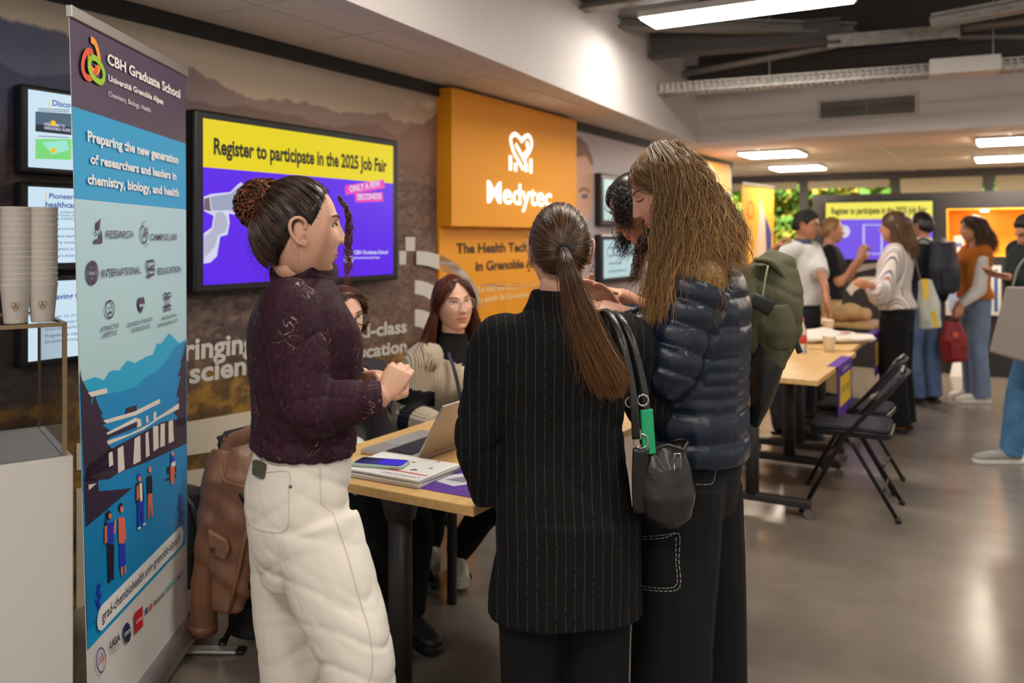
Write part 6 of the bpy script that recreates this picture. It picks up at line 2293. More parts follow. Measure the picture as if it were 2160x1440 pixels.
ops = [(fold_op([(J['hipR'], (0.3, 0, 1), 0.20, 60, 0.009, 1), (J['kneeR'], (0.2, 0, 1), 0.18, 70, 0.010, 2), (J['kneeL'], (-0.3, 0, 1), 0.2, 64, 0.009, 3), (at(760, 1150, 1.85), (0.4, 0, 1), 0.16, 80, 0.010, 4), (at(600, 1180, 1.9), (-0.6, 0, 1), 0.2, 50, 0.008, 5)]),),
       (drape_op(0.004, 13, 4.0, 0.5),)]
tro = A.blob(mb, 'trousers', white_denim, 0.0068, ops, 3)
# back pocket, side seam, rivet
tb = BVHTree.FromPolygons([(A.inv.inverted() @ v.co) for v in tro.data.vertices], [tuple(p.vertices) for p in tro.data.polygons])


def on_surf(bv, px, py, off=0.002):
    d = Vector(((px - CX) / F, 1.0, -(py - CY) / F)).normalized()
    h = bv.ray_cast(Vector((0, 0, HC)), d)
    return (h[0] + h[1] * off) if h[0] else None


def seam(person, bv, pts, r, m, name='seam', closed=False, parent=None, per=4, off=0.001):
    sp = spline([(x, y) for x, y in pts], per)
    mb = MB().tube([p for p in (on_surf(bv, x, y, off) for x, y in sp) if p is not None], r, 6)
    person.loc_mb(mb)
    return mb.build(name, m, parent or person.root, smooth=True)


seam(A, tb, [(523, 990), (565, 995), (610, 996), (609, 1040), (607, 1110), (575, 1122), (530, 1105), (524, 1050), (523, 990)], 0.0013, stitch, 'back_pocket', parent=tro, per=6)
seam(A, tb, [(675, 985), (678, 1060), (700, 1080), (712, 1110), (735, 1180), (760, 1270), (778, 1330), (785, 1400), (778, 1438)], 0.0012, stitch, 'side_seam', parent=tro, per=6)
seam(A, tb, [(545, 1010), (560, 1090), (600, 1180), (640, 1290)], 0.0008, stitch, 'side_seam', parent=tro, per=6)
pr = on_surf(tb, 613, 1026, 0.001)
mb = MB()
mb.add(*ellipsoid(pr, 0.004, 0.003, 0.004, 10, 6))
A.add(mb, 'rivet', mat('rivet_steel', lin(120, 116, 112), 0.3, 0.9), parent=tro)
# phone in the pocket
pp_ = on_surf(tb, 550, 998, 0.004)
nphone = thing('smartphone', 'dark green phone sticking out of the back pocket of white trousers', 'phone', tuple(pp_))
mb = MB()
rr_box(mb, -0.022, 0.022, -0.006, 0.006, -0.008, 0.026, 0.004)
o = mb.build('case', mat('phone_case_dark', lin(72, 70, 56), 0.4), nphone, bevel=0.004)
o.rotation_euler = (0, 0.04, -0.75)
# bun, combed hair, stray curls
hm_dark = hair_mat('hair_dark_brown', (20, 12, 10), (92, 54, 32), 0.30)
hm_bun = hair_mat('hair_bun_copper', (36, 16, 9), (150, 78, 34), 0.35)
bun_c = at(556, 432, 1.955)
hair_cap(A, hm_dark, 0.004, tone=0.12, front=46, temple=26, side=8, nape=-54)
bd = A.hm().inverted() @ bun_c
slick_hair(A, hm_dark, tuple(Vector(bd) + Vector((0, 0.02, 0))), 2300, 14, 3, 0.0012, 0.0012, 0.006, front=46, temple=26, side=8, nape=-54)
rg = np.random.RandomState(7)
NB, KB = 560, 26
ang = np.linspace(0, 1, KB)
bc = np.array(bun_c)
paths = []
for i in range(NB):
    ax = rg.normal(size=3)
    ax /= np.linalg.norm(ax)
    e_1 = np.cross(ax, [0.3, 1, 0.2])
    e_1 /= np.linalg.norm(e_1)
    e_2 = np.cross(ax, e_1)
    rad = 0.054 * (0.6 + 0.5 * rg.rand())
    th0, span = rg.rand() * 6.28, rg.uniform(1.6, 3.6)
    a = th0 + ang * span
    wob = 1 + 0.09 * np.sin(ang * rg.uniform(14, 30) + rg.rand() * 6)
    p = bc + ax * (rg.uniform(-0.02, 0.02)) + (np.cos(a)[:, None] * e_1 + np.sin(a)[:, None] * e_2) * (rad * wob)[:, None] * np.array([1.05, 1.0, 0.95])
    paths.append(p)
strands_obj('bun', paths, rg.uniform(0.0014, 0.0030, NB), hm_bun, A.root, A.inv, seed=4, taper=False)
mb = MB()
mb.add(*ellipsoid(bun_c, 0.043, 0.043, 0.040, 20, 14))
bo_ = A.add(mb, 'bun_core', hm_bun)
tie_d = (Vector(A.J['head']) - bun_c).normalized()
tc_ = bun_c + tie_d * 0.040
tx = tie_d.cross(Vector((0, 0, 1))).normalized()
tz = tx.cross(tie_d)
mb = MB().tube([tc_ + tx * (0.026 * math.cos(a)) + tz * (0.026 * math.sin(a)) for a in np.linspace(0, 6.283, 21)[:-1]], 0.004, 8, closed=True)
A.add(mb, 'hair_tie', mat('hair_tie_green', lin(46, 52, 44), 0.7))
guide_strands(A, 'loose_curls', [[at(712, 412, 1.93), at(730, 440, 1.92), at(738, 480, 1.91), at(729, 530, 1.91), at(736, 560, 1.91), at(734, 600, 1.91)], [at(716, 420, 1.93), at(734, 450, 1.92), at(734, 500, 1.91), at(738, 545, 1.91), at(730, 585, 1.91), at(736, 612, 1.91)]],
              26, hm_bun, 0.0015, 0.0011, 60, 5, 0.0060, 46, end_spread=0.003)
fz = []
for i in range(90):
    d0 = rg.normal(size=3)
    d0[2] = -abs(d0[2]) * 0.5
    d0[1] = -abs(d0[1])
    d0 /= np.linalg.norm(d0)
    p0 = sk_pt(d0[None], 0.006)[0]
    cur = [p0 + d0 * q * 0.012 + np.array([0, 0, -0.02 * q]) + 0.004 * np.sin(q * 7 + rg.rand(3) * 6) * q for q in np.linspace(0, 1, 10)]
    fz.append(to_world(A, np.array(cur)))
strands_obj('fine_hairs', fz, 0.0005, hm_dark, A.root, A.inv, seed=9)
# name badge on the chest
tbt = thing('name_badge', 'white name badge on the chest of the woman in maroon', 'badge', tuple(at(757, 760, 2.0)))
mb = MB()
mb.add([Vector(p) - at(757, 760, 2.0) for p in (at(744, 736, 2.01), at(770, 783, 1.97), at(756, 786, 2.02), at(738, 742, 2.04))] + [Vector(p) - at(757, 760, 2.0) + Vector((-0.002, 0.002, 0)) for p in (at(744, 736, 2.01), at(770, 783, 1.97), at(756, 786, 2.02), at(738, 742, 2.04))],
       [(0, 1, 2, 3), (7, 6, 5, 4), (0, 4, 5, 1), (1, 5, 6, 2), (2, 6, 7, 3), (3, 7, 4, 0)])
mb.build('card', paper, tbt)
mb = MB().tube([Vector((-0.012, 0.01, 0.028)), Vector((-0.02, 0.01, 0.035))], 0.004, 8)
mb.build('clip', black_pl, tbt)

# ------------------------------------------------------------------ woman in the pinstripe blazer, back view
pm = bpy.data.materials.new('pinstripe_wool')
g = G(pm)
co = g.coords()
sep = g.n('ShaderNodeSeparateXYZ', {0: co})
fx = g.m('FRACT', g.m('MULTIPLY', g.m('ADD', sep.outputs[0], g.m('MULTIPLY', g.noise(co, 6, 2), 0.012)), 44.0))
st = g.m('LESS_THAN', g.m('ABSOLUTE', g.m('SUBTRACT', fx, 0.5)), 0.022)
dash = g.m('GREATER_THAN', g.noise(g.scale(co, (1, 1, 1)), 160, 2), 0.42)
nz = g.noise(co, 300, 3)
bc_ = g.ramp(nz, [(0.3, lin(9, 9, 10)), (0.7, lin(24, 23, 24))])
g.base(g.mix(g.m('MULTIPLY', g.m('MULTIPLY', st, dash), 0.45), bc_, lin(120, 112, 104)))
g.set(Roughness=0.85, Specular_IOR_Level=0.2)
g.bump(nz, 0.2, 0.002)
blk_cloth = cloth_mat('black_trouser_cloth', (17, 17, 19), 0.9, 300, 0.2)
Bp = Person('woman in black pinstripe blazer with long ponytail, standing with her back turned', (0.115, 2.17), (-0.06, 1.0), 1.56)
Bp.J.update(crotch=at(1190, 1180, 2.17), pelvis=at(1190, 1060, 2.17), waist=at(1188, 930, 2.18), chest=at(1182, 780, 2.17), neck=at(1178, 640, 2.18), head=at(1180, 526, 2.19),
            shL=at(1050, 728, 2.17), elL=at(1012, 925, 2.20), wrL=at(1046, 1062, 2.24), shR=at(1318, 722, 2.19), elR=at(1368, 860, 2.28), wrR=at(1345, 760, 2.48),
            hipR=at(1262, 1130, 2.17), hipL=at(1118, 1130, 2.17), kneeR=at(1262, 1440, 2.17), kneeL=at(1120, 1440, 2.17))
Bp.J['ankR'], Bp.J['ankL'] = Vector((Bp.J['kneeR'].x, 2.15, 0.08)), Vector((Bp.J['kneeL'].x, 2.15, 0.08))
Bp.look((-0.03, 1, 0.0))
Bp.body(neck_r=0.053)
SEC_B = [(0, .178, .125, .12), (.5, .182, .125, .125), (1, .180, .122, .124), (1.5, .170, .115, .112), (2, .160, .108, .102), (2.5, .165, .112, .102), (3, .176, .12, .108), (3.4, .180, .108, .105), (3.65, .168, .085, .088), (3.85, .12, .065, .07), (3.95, .075, .06, .06)]
mb = MB()
secs = []
# skirt of the blazer below the hips, then up the back
for (px0, px1, py) in ((1030, 1356, 1286), (1032, 1354, 1240), (1045, 1352, 1160), (1052, 1350, 1080)):
    c_ = at((px0 + px1) / 2, py, 2.17)
    secs.append((c_, Bp.r, Bp.f, (px1 - px0) / 2 / F * 2.17, .135, .135))
ring_loft(mb, secs)
Bp.torso(mb, 0.35, 3.93, 0.006, SEC_B)
for s in 'RL':
    Bp.arm(mb, s, 0.98, 0.013, (.066, .060, .054, .05, .043))
J = Bp.J
ops = [(fold_op([(J['elL'], (J['wrL'] - J['elL']), 0.14, 70, 0.012, 1), (J['wrL'], (0.2, 0, 1), 0.10, 80, 0.010, 2), (J['elR'], (0.3, 0.3, 1), 0.14, 70, 0.012, 3), (J['shL'], (1, 0, 0.8), 0.10, 50, 0.003, 4), (at(1200, 900, 2.06), (0.2, 0, 1), 0.2, 40, 0.008, 5), (at(1090, 1180, 2.06), (1, 0, 0.1), 0.22, 34, 0.008, 6)]),),
       (drape_op(0.006, 11, 3.0, 0.25),)]
blz = Bp.blob(mb, 'blazer', pm, 0.0072, ops, 3)
mb = MB()
n0, n1 = J['neck'], Bp.hm() @ Vector((0, -0.03, -0.08))
mb.tube([n0 + Vector((0, 0.02, -0.05)), n0 + Vector((0, 0.0, 0.0)), n0 + Vector((0, -0.002, 0.036))], [(.105, .085), (.082, .072), (.070, .064)], 26, side=tuple(Bp.r))
Bp.blob(mb, 'blazer_collar', pm, 0.006, [(drape_op(0.002, 20, 1.0, 0.5),)], 2, parent=blz)
mb = MB()
Bp.torso(mb, 0.0, 1.5, 0.0)
Bp.leg(mb, 'R', (.098, .092, .085, .085, .095), end=0.05)
Bp.leg(mb, 'L', (.098, .092, .085, .085, .095), end=0.05)
Bp.blob(mb, 'trousers', blk_cloth, 0.009, [(drape_op(0.007, 14, 5.0, 0.2),)], 3)
hm_b = hair_mat('hair_brown_sleek', (34, 22, 14), (122, 84, 50), 0.28)
hair_cap(Bp, hm_b, 0.005, tone=0.25, front=46, temple=28, side=10, nape=-38)
tie = at(1190, 530, 2.075)
td = Bp.hm().inverted() @ tie
slick_hair(Bp, hm_b, tuple(td), 2600, 14, 11, 0.0010, 0.0012, 0.007, front=46, temple=28, side=10, nape=-38)
mb = MB().tube([tie + Vector((0.016 * math.cos(a), 0.004, 0.016 * math.sin(a))) for a in np.linspace(0, 6.283, 19)[:-1]], 0.006, 8, closed=True)
Bp.add(mb, 'hair_tie', mat('hair_tie_black', lin(22, 22, 24), 0.7))
hm_pt = hair_mat('hair_ponytail', (44, 26, 12), (150, 98, 44), 0.30)
dD = 2.03
Gd = [[at(1188, 532, 2.07), at(1186, 570, 2.03), at(1196, 640, 2.02), at(1215, 720, 2.01), at(1240, 790, 2.01), at(1268, 845, 2.01)],
      [at(1190, 530, 2.07), at(1210, 570, 2.03), at(1240, 640, 2.02), at(1278, 720, 2.02), at(1312, 780, 2.02), at(1330, 812, 2.02)],
      [at(1189, 531, 2.07), at(1198, 565, 2.01), at(1222, 640, 2.00), at(1255, 720, 1.995), at(1290, 785, 1.995), at(1312, 838, 2.0)],
      [at(1186, 533, 2.07), at(1180, 580, 2.03), at(1184, 640, 2.03), at(1200, 700, 2.03), at(1208, 760, 2.03), at(1200, 800, 2.03)]]
guide_strands(Bp, 'ponytail', Gd[:3], 2200, hm_pt, 0.0035, 0.0012, 26, 13, 0.0015, 14, (0.0, 1.0), 0.008)
guide_strands(Bp, 'ponytail_wisps', Gd, 260, hm_pt, 0.004, 0.0009, 26, 14, 0.002, 12, (0.1, 1.0), 0.012)
# ear drops
for s in (-1, 1):
    e = Bp.hm() @ Vector((s * 0.082, -0.018, -0.042))
    mb = MB().tube([e + Vector((0.006 * math.cos(a), 0, 0.006 * math.sin(a))) for a in np.linspace(0, 6.283, 13)[:-1]], 0.0011, 6, closed=True)
    mb.tube([e - Vector((0, 0, 0.006)), e - Vector((0, 0, 0.016))], 0.0012, 6)
    mb.tube([e - Vector((0.004, 0, 0.014)), e - Vector((-0.004, 0, 0.014))], 0.0012, 6)
    Bp.add(mb, 'earring', mat('gold_metal', lin(190, 150, 84), 0.25, 1.0))

# her shoulder bag
bag = thing('shoulder_bag', 'black leather bucket bag hanging from the shoulder of the blazer woman', 'bag', tuple(at(1400, 1030, 2.08)))
BI = at(1400, 1030, 2.08)
b_ = lambda px, py, d: at(px, py, d) - BI
blea = mat('black_leather', lin(26, 24, 24), 0.36, bump=0.35, bscale=120, coat=0.15)
mb = MB()
mb.tube([b_(1398, 935, 2.09), b_(1398, 985, 2.08), b_(1402, 1040, 2.08), b_(1405, 1085, 2.08), b_(1400, 1106, 2.08)], [(.045, .035), (.066, .05), (.074, .06), (.062, .055), (.035, .035)], 22, side=(1, 0, 0))
remesh_obj(mb, 'bag_body', blea, bag, 0.006, [(fold_op([(b_(1400, 980, 2.03), (1, 0, 0.2), 0.10, 75, 0.006, 1), (b_(1400, 1060, 2.03), (0.4, 0, 1), 0.12, 50, 0.005, 2)]),), ('noise', 0.003, 30, 2.0)])
mb = MB()
rim = []
for i in range(40):
    a = 2 * math.pi * i / 40
    rr_ = 1 + 0.14 * math.sin(5 * a)
    rim.append(b_(1402, 938, 2.09) + Vector((0.052 * rr_ * math.cos(a), 0.040 * rr_ * math.sin(a), 0.008 * math.sin(3 * a))))
vs = rim + [p * 1.0 + Vector((0, 0, -0.05)) for p in rim]
mb.add(vs, [(i, (i + 1) % 40, 40 + (i + 1) % 40, 40 + i) for i in range(40)])
mb.build('gathered_rim', blea, bag, smooth=True)
MB().tube(rim, 0.004, 8, closed=True).build('rim_edge', blea, bag, smooth=True)
silver = mat('buckle_silver', lin(180, 176, 168), 0.25, 1.0)
for (px, py, r_) in ((1352, 930, 0.017), (1356, 844, 0.013), (1330, 848, 0.012)):
    c_ = b_(px, py, 2.03)
    MB().tube([c_ + Vector((r_ * math.cos(a), 0, r_ * math.sin(a))) for a in np.linspace(0, 6.283, 17)[:-1]], 0.0026, 8, closed=True).build('ring', silver, bag, smooth=True)
c_ = b_(1428, 974, 2.02)
MB().tube([c_ + Vector((x, 0, z)) for x, z in ((-0.006, -0.02), (0.006, -0.02), (0.009, 0.01), (0.007, 0.02), (-0.005, 0.02), (-0.008, 0.01))], 0.0022, 8, closed=True).build('buckle', silver, bag, smooth=True)
MB().tube(spline([b_(1352, 945, 2.04), b_(1350, 1010, 2.05), b_(1352, 1080, 2.06)]), [(0.020, 0.006)] * 13, 10, side=(1, 0, 0)).build('hanging_strap', blea, bag, smooth=True)
MB().tube(spline([b_(1342, 925, 2.03), b_(1338, 860, 2.02), b_(1330, 800, 2.03), b_(1312, 720, 2.05), b_(1290, 668, 2.10), b_(1272, 655, 2.18), b_(1270, 680, 2.27)]), [(0.010, 0.005)] * 37, 10, side=(1, 0, 0)).build('shoulder_strap', blea, bag, smooth=True)
MB().tube(spline([b_(1362, 920, 2.05), b_(1362, 850, 2.05), b_(1352, 790, 2.06), b_(1332, 715, 2.08), b_(1310, 672, 2.12), b_(1292, 660, 2.19), b_(1290, 685, 2.28)]), [(0.010, 0.005)] * 37, 10, side=(1, 0, 0)).build('shoulder_strap', blea, bag, smooth=True)
nb = thing('notebook', 'bright green notebook poking out of the black shoulder bag', 'notebook', tuple(at(1366, 905, 2.045)))
mb = MB()
rr_box(mb, -0.016, 0.016, -0.004, 0.004, -0.06, 0.048, 0.003)
mb.build('cover', mat('notebook_green', lin(24, 166, 110), 0.5), nb, bevel=0.003).rotation_euler = (0, math.radians(-4), 0.2)

# ------------------------------------------------------------------ tall person in the blue quilted jacket
Cp = Person('tall person with long light brown hair in navy quilted jacket, looking down to the left', (0.51, 2.38), (-0.90, 0.42), 1.73, rgb=(214, 158, 132), skin='skin_rosy')
Cp.J.update(crotch=at(1470, 1080, 2.38), pelvis=at(1468, 930, 2.38), waist=at(1475, 810, 2.38), chest=at(1478, 660, 2.38), neck=at(1462, 535, 2.38), head=at(1406, 404, 2.36),
            shL=at(1462, 590, 2.25), elL=at(1402, 790, 2.22), wrL=at(1330, 662, 2.36), shR=at(1480, 580, 2.54), elR=at(1390, 760, 2.58), wrR=at(1300, 655, 2.50),
            hipR=at(1485, 1010, 2.47), hipL=at(1440, 1010, 2.28), kneeR=at(1500, 1340, 2.47), kneeL=at(1422, 1340, 2.27))
Cp.tr = Vector((0.42, 0.90, 0)).normalized()
Cp.J['ankR'], Cp.J['ankL'] = Vector((Cp.J['kneeR'].x, 2.47, 0.08)), Vector((Cp.J['kneeL'].x - 0.01, 2.27, 0.08))
Cp.look((-0.93, 0.12, -0.42))
Cp.hands = {'L': ((-0.9, 0.15, 0.25), (0.2, 0.3, -0.9), (0.5, 0.5, 0.55, 0.6), 0.5), 'R': ((-0.62, -0.25, 0.75), (-0.5, -0.5, -0.3), (0.25, 0.28, 0.3, 0.35), 0.2)}
Cp.body(lips=(186, 106, 98), brow=(110, 76, 50), closed=True)
SEC_C = [(0, .15, .12, .12), (.5, .165, .125, .13), (1, .168, .128, .13), (1.5, .165, .125, .122), (2, .160, .122, .118), (2.5, .165, .126, .12), (3, .172, .13, .122), (3.4, .172, .118, .115), (3.65, .155, .095, .1), (3.85, .112, .07, .075), (4.0, .075, .065, .065)]
navy_puff = mat('navy_puffer', lin(13, 25, 46), 0.34, var=0.18, vscale=7, bump=0.25, bscale=70)


def arm_coord(co, pts):
    """distance to a polyline and running length along it"""
    best = np.full(len(co), 9.0)
    s_ = np.zeros(len(co))
    acc = 0.0
    for a, b in zip(pts[:-1], pts[1:]):
        a, b = np.array(a), np.array(b)
        ab = b - a
        l = np.linalg.norm(ab)
        t = np.clip(((co - a) @ ab) / l ** 2, 0, 1)
        d = np.linalg.norm(co - (a + t[:, None] * ab), axis=1)
        m = d < best
        best = np.where(m, d, best)
        s_ = np.where(m, acc + t * l, s_)
        acc += l
    return best, s_


def quilt(J, hem_z):
    aL, aR = [J['shL'], J['elL'], J['wrL']], [J['shR'], J['elR'], J['wrR']]

    def op(co, no):
        dl, sl_ = arm_coord(co, aL)
        dr, sr_ = arm_coord(co, aR)
        arm = np.minimum(dl, dr) < 0.10
        s_ = np.where(dl < dr, sl_, sr_)
        z = co[:, 2] - hem_z
        per = np.where((z > 0.16) & (z < 0.32), 0.034, 0.076)
        zz = np.where((z > 0.16) & (z < 0.32), z - 0.16, z)
        wob = 0.006 * nfield(co, 8, 2)
        ph = np.where(arm, (s_ + wob) / 0.062, (zz + wob) / per)
        amp = np.where(arm, 0.013, np.where(per < 0.05, 0.006, 0.012))
        v = np.abs(np.sin(np.pi * ph)) ** 0.4
        # fine puckers running into the seams
        pk = (1 - v) * 0.004 * nfield(co * np.array([1, 1, 0.3]), 70, 3)
        return co + no * (amp * (v - 0.55) + pk + 0.004 * nfield(co, 22, 1))[:, None]
    return op


mb = MB()
Cp.torso(mb, 0.80, 3.97, 0.006, SEC_C)
for s in 'RL':
    Cp.arm(mb, s, 0.96, 0.014, (.068, .066, .060, .052, .038))
jac = Cp.blob(mb, 'quilted_jacket', navy_puff, 0.0062, [(quilt(Cp.J, 0.835),), (fold_op([(Cp.J['elL'], (Cp.J['wrL'] - Cp.J['elL']), 0.1, 60, 0.006, 2)]),)], 2)
mb = MB()
n0, n1 = Cp.J['neck'], Cp.hm() @ Vector((0, -0.03, -0.08))
mb.tube([n0 + Vector((0, 0, -0.05)), n0 + Vector((0, 0, 0.0)), n0.lerp(n1, 0.5)], [(.11, .09), (.085, .08), (.078, .074)], 26, side=tuple(Cp.r))
Cp.blob(mb, 'jacket_collar', navy_puff, 0.007, [('noise', 0.004, 30, 1.0)], 2, parent=jac)
jeans_blk = cloth_mat('black_denim', (20, 20, 22), 0.9, 320, 0.25)
mb = MB()
Cp.torso(mb, 0.0, 1.3, 0.0)
Cp.leg(mb, 'R', (.108, .104, .098, .100, .108), end=0.06)
Cp.leg(mb, 'L', (.114, .114, .108, .106, .112), end=0.06)
tro = Cp.blob(mb, 'wide_jeans', jeans_blk, 0.009, [(drape_op(0.009, 12, 7.0, 0.2),), (fold_op([(Cp.J['kneeL'], (0.2, 0, 1), 0.2, 40, 0.005, 3)]),)], 3)
tbc = BVHTree.FromPolygons([(Cp.inv.inverted() @ v.co) for v in tro.data.vertices], [tuple(p.vertices) for p in tro.data.polygons])
wst = mat('stitch_white', lin(186, 182, 174), 0.8)


def dashed(person, bv, pts, m, parent, r=0.0009, on=2, off_=1, per=14, name='stitching'):
    sp = spline(pts, per)
    mb = MB()
    i = 0
    while i + on < len(sp):
        pts = [on_surf(bv, *sp[q], 0.0012) for q in range(i, i + on + 1)]
        if all(p is not None for p in pts) and (pts[0] - pts[-1]).length < 0.06:
            mb.tube(pts, r, 5)
        i += on + off_
    person.loc_mb(mb)
    o = mb.build(name, m, parent)
    o['kind'] = 'stuff'
    return o


dashed(Cp, tbc, [(1345, 1138), (1400, 1134), (1432, 1126), (1432, 1180), (1433, 1238), (1395, 1246), (1342, 1240)], wst, tro)
dashed(Cp, tbc, [(1345, 1132), (1400, 1128), (1426, 1122)], wst, tro)
dashed(Cp, tbc, [(1426, 1134), (1426, 1184), (1427, 1232), (1394, 1240), (1345, 1234)], wst, tro)
dashed(Cp, tbc, [(1468, 1022), (1500, 1020), (1508, 1000), (1513, 968)], wst, tro)
hm_c = hair_mat('hair_light_brown', (78, 52, 28), (206, 156, 90), 0.34)
hair_cap(Cp, hm_c, 0.008, tone=0.3, front=40, temple=16, side=0, nape=-45)
shp = push_out([Cp.J['shL'], Cp.J['chest'], Cp.sec_at(3.5)[0], Cp.J['neck']], [0.085, 0.15, 0.145, 0.09])
fall_hair(Cp, hm_c, 2400, 26, 21, 0.3, 0.30, 0.05, 0.009, 62, 0.0012, az_len=[(0, 0.22), (50, 0.30), (90, 0.33), (130, 0.22), (180, 0.18)], vol=0.016, drop_el=-8, shape=shp, sweep=92, down=(0.14, -0.02, 0), front=40, temple=16, side=0, nape=-45)
Gc = [[at(1376, 312, 2.32), at(1392, 360, 2.25), at(1392, 440, 2.235), at(1388, 540, 2.225), at(1376, 630, 2.22), at(1392, 700, 2.21)],
      [at(1392, 304, 2.33), at(1432, 360, 2.24), at(1440, 450, 2.225), at(1425, 540, 2.21), at(1408, 610, 2.19), at(1400, 690, 2.18)],
      [at(1440, 306, 2.34), at(1492, 370, 2.28), at(1516, 440, 2.255), at(1534, 500, 2.24), at(1552, 540, 2.235)],
      [at(1416, 302, 2.34), at(1468, 360, 2.26), at(1488, 430, 2.235), at(1484, 500, 2.20), at(1474, 540, 2.17)]]
guide_strands(Cp, 'front_locks', Gc[:2], 900, hm_c, 0.005, 0.0012, 30, 31, 0.007, 22, (0.1, 1.0), 0.018)
guide_strands(Cp, 'back_locks', Gc[1:], 1300, hm_c, 0.005, 0.0012, 30, 32, 0.007, 22, (0.1, 1.0), 0.018)

# ------------------------------------------------------------------ person in the camel sweater behind, with the olive backpack
Dp = Person('person with dark curls in camel sweater standing behind the blue jacket, holding a phone', (0.655, 2.93), (-0.93, -0.30), 1.68, rgb=(206, 152, 122), skin='skin_warm')
Dp.J.update(head=at(1346, 440, 2.86), neck=at(1408, 545, 2.90), chest=at(1462, 660, 2.92), shL=at(1425, 590, 2.80), elL=at(1425, 700, 2.74), wrL=at(1312, 622, 2.68), shR=at(1440, 590, 3.04), elR=at(1400, 700, 3.02), wrR=at(1300, 628, 2.86))
Dp.look((-0.85, -0.25, -0.5))
Dp.hands = {'L': ((-0.95, -0.1, 0.12), (0.0, 0.5, -0.85), (0.35, 0.4, 0.5, 0.6), 0.5), 'R': ((-0.9, -0.2, 0.3), (0.1, -0.6, 0.7), (0.5, 0.55, 0.6, 0.6), 0.4)}
Dp.body(brow=(40, 28, 22), closed=True)
camel = cloth_mat('camel_knit', (176, 126, 76), 0.9, 200, 0.35)
mb = MB()
Dp.torso(mb, 0.7, 3.95, 0.018)
for s in 'RL':
    Dp.arm(mb, s, 0.9, 0.018, (.056, .056, .054, .050, .040))
Dp.blob(mb, 'sweater', camel, 0.009, [(drape_op(0.006, 14, 2, 0.5),)], 3)
mb = MB()
Dp.torso(mb, 0.0, 1.4, 0.006)
for s in 'RL':
    Dp.leg(mb, s, (.092, .080, .066, .062, .062), end=0.03)
    Dp.shoe(s, mat('shoe_white', lin(206, 200, 190), 0.6), mat('sole_white', lin(220, 216, 208), 0.6))
Dp.blob(mb, 'jeans', cloth_mat('blue_denim', (62, 92, 128), 0.85, 300, 0.25, 0.2), 0.010, [(drape_op(0.006, 14, 3, 0.3),)], 3)
hm_d = hair_mat('hair_black_curls', (12, 9, 9), (66, 46, 38), 0.3)
hair_cap(Dp, hm_d, 0.010, tone=0.1, front=40, temple=14, side=0)
fall_hair(Dp, hm_d, 700, 26, 41, 0.0, 0.16, 0.03, 0.011, 62, 0.0016, vol=0.022, drop_el=0, down=(-0.1, 0, 0), front=40, temple=14, side=0)
guide_strands(Dp, 'front_curls', [[at(1335, 390, 2.82), at(1308, 410, 2.78), at(1302, 450, 2.77), at(1310, 486, 2.77)], [at(1345, 392, 2.80), at(1325, 420, 2.75), at(1322, 460, 2.75), at(1335, 490, 2.76)]], 160, hm_d, 0.010, 0.0014, 34, 5, 0.010, 26, (0.1, 0.9))
guide_strands(Dp, 'long_curl', [[at(1380, 480, 2.80), at(1352, 520, 2.76), at(1346, 560, 2.74), at(1335, 600, 2.72)]], 90, hair_mat('hair_curl_brown', (40, 22, 14), (110, 66, 40)), 0.008, 0.0012, 40, 6, 0.012, 30)
sp_ = thing('smartphone', 'phone in gold case held by the person in the camel sweater', 'phone', tuple(at(1252, 604, 2.66)))
mb = MB()
rr_box(mb, -0.036, 0.036, -0.075, 0.075, -0.004, 0.004, 0.008)
mb.build('case', mat('phone_case_gold', lin(170, 140, 90), 0.3, 0.4), sp_, bevel=0.002).rotation_euler = (0.25, 0.1, 0.9)

bpk = thing('backpack', 'olive canvas backpack with black base worn behind the blue jacket', 'backpack', tuple(at(1625, 650, 2.86)))
OI = at(1625, 650, 2.86)
q_ = lambda px, py, d: at(px, py, d) - OI
olive = cloth_mat('olive_canvas', (86, 84, 62), 0.75, 160, 0.4, 0.2)
mb = MB()
mb.tube([q_(1596, 548, 2.88), q_(1612, 566, 2.87), q_(1622, 620, 2.86), q_(1624, 690, 2.86), q_(1612, 735, 2.86), q_(1606, 770, 2.86)], [(.060, .05), (.100, .10), (.108, .12), (.104, .12), (.075, .11), (.06, .09)], 22, side=(1, 0, 0))
remesh_obj(mb, 'main_sack', olive, bpk, 0.008, [(fold_op([(q_(1620, 600, 2.75), (0.4, 0, 1), 0.16, 60, 0.014, 1), (q_(1660, 700, 2.75), (1, 0, 0.3), 0.14, 60, 0.012, 2)]),), ('noise', 0.008, 14, 1.0)])
mb = MB().tube([q_(1580, 560, 2.89), q_(1575, 640, 2.88), q_(1580, 740, 2.88)], [(.05, .10), (.075, .12), (.05, .10)], 20, side=(1, 0, 0))
remesh_obj(mb, 'back_panel', olive, bpk, 0.009, [('noise', 0.005, 16, 2.0)])
for dz in (2.80, 3.02):
    MB().tube(spline([q_(1560, 575, dz), q_(1500, 560, dz), q_(1440, 585, dz - 0.02), q_(1425, 660, dz - 0.02), q_(1480, 730, dz), q_(1560, 740, dz)]), [(0.022, 0.007)] * 31, 8, side=(0, 1, 0)).build('shoulder_strap', olive, bpk, smooth=True)
mb = MB().tube([q_(1640, 640, 2.765), q_(1648, 700, 2.76), q_(1640, 730, 2.77)], [(.045, .03), (.055, .035), (.045, .03)], 18, side=(1, 0, 0))
remesh_obj(mb, 'side_pocket', olive, bpk, 0.007, [('noise', 0.006, 24, 3.0)])
mb = MB()
mb.tube([q_(1612, 725, 2.86), q_(1606, 770, 2.85), q_(1596, 840, 2.85), q_(1588, 895, 2.86)], [(.078, .10), (.068, .10), (.045, .08), (.02, .05)], 20, side=(1, 0, 0))
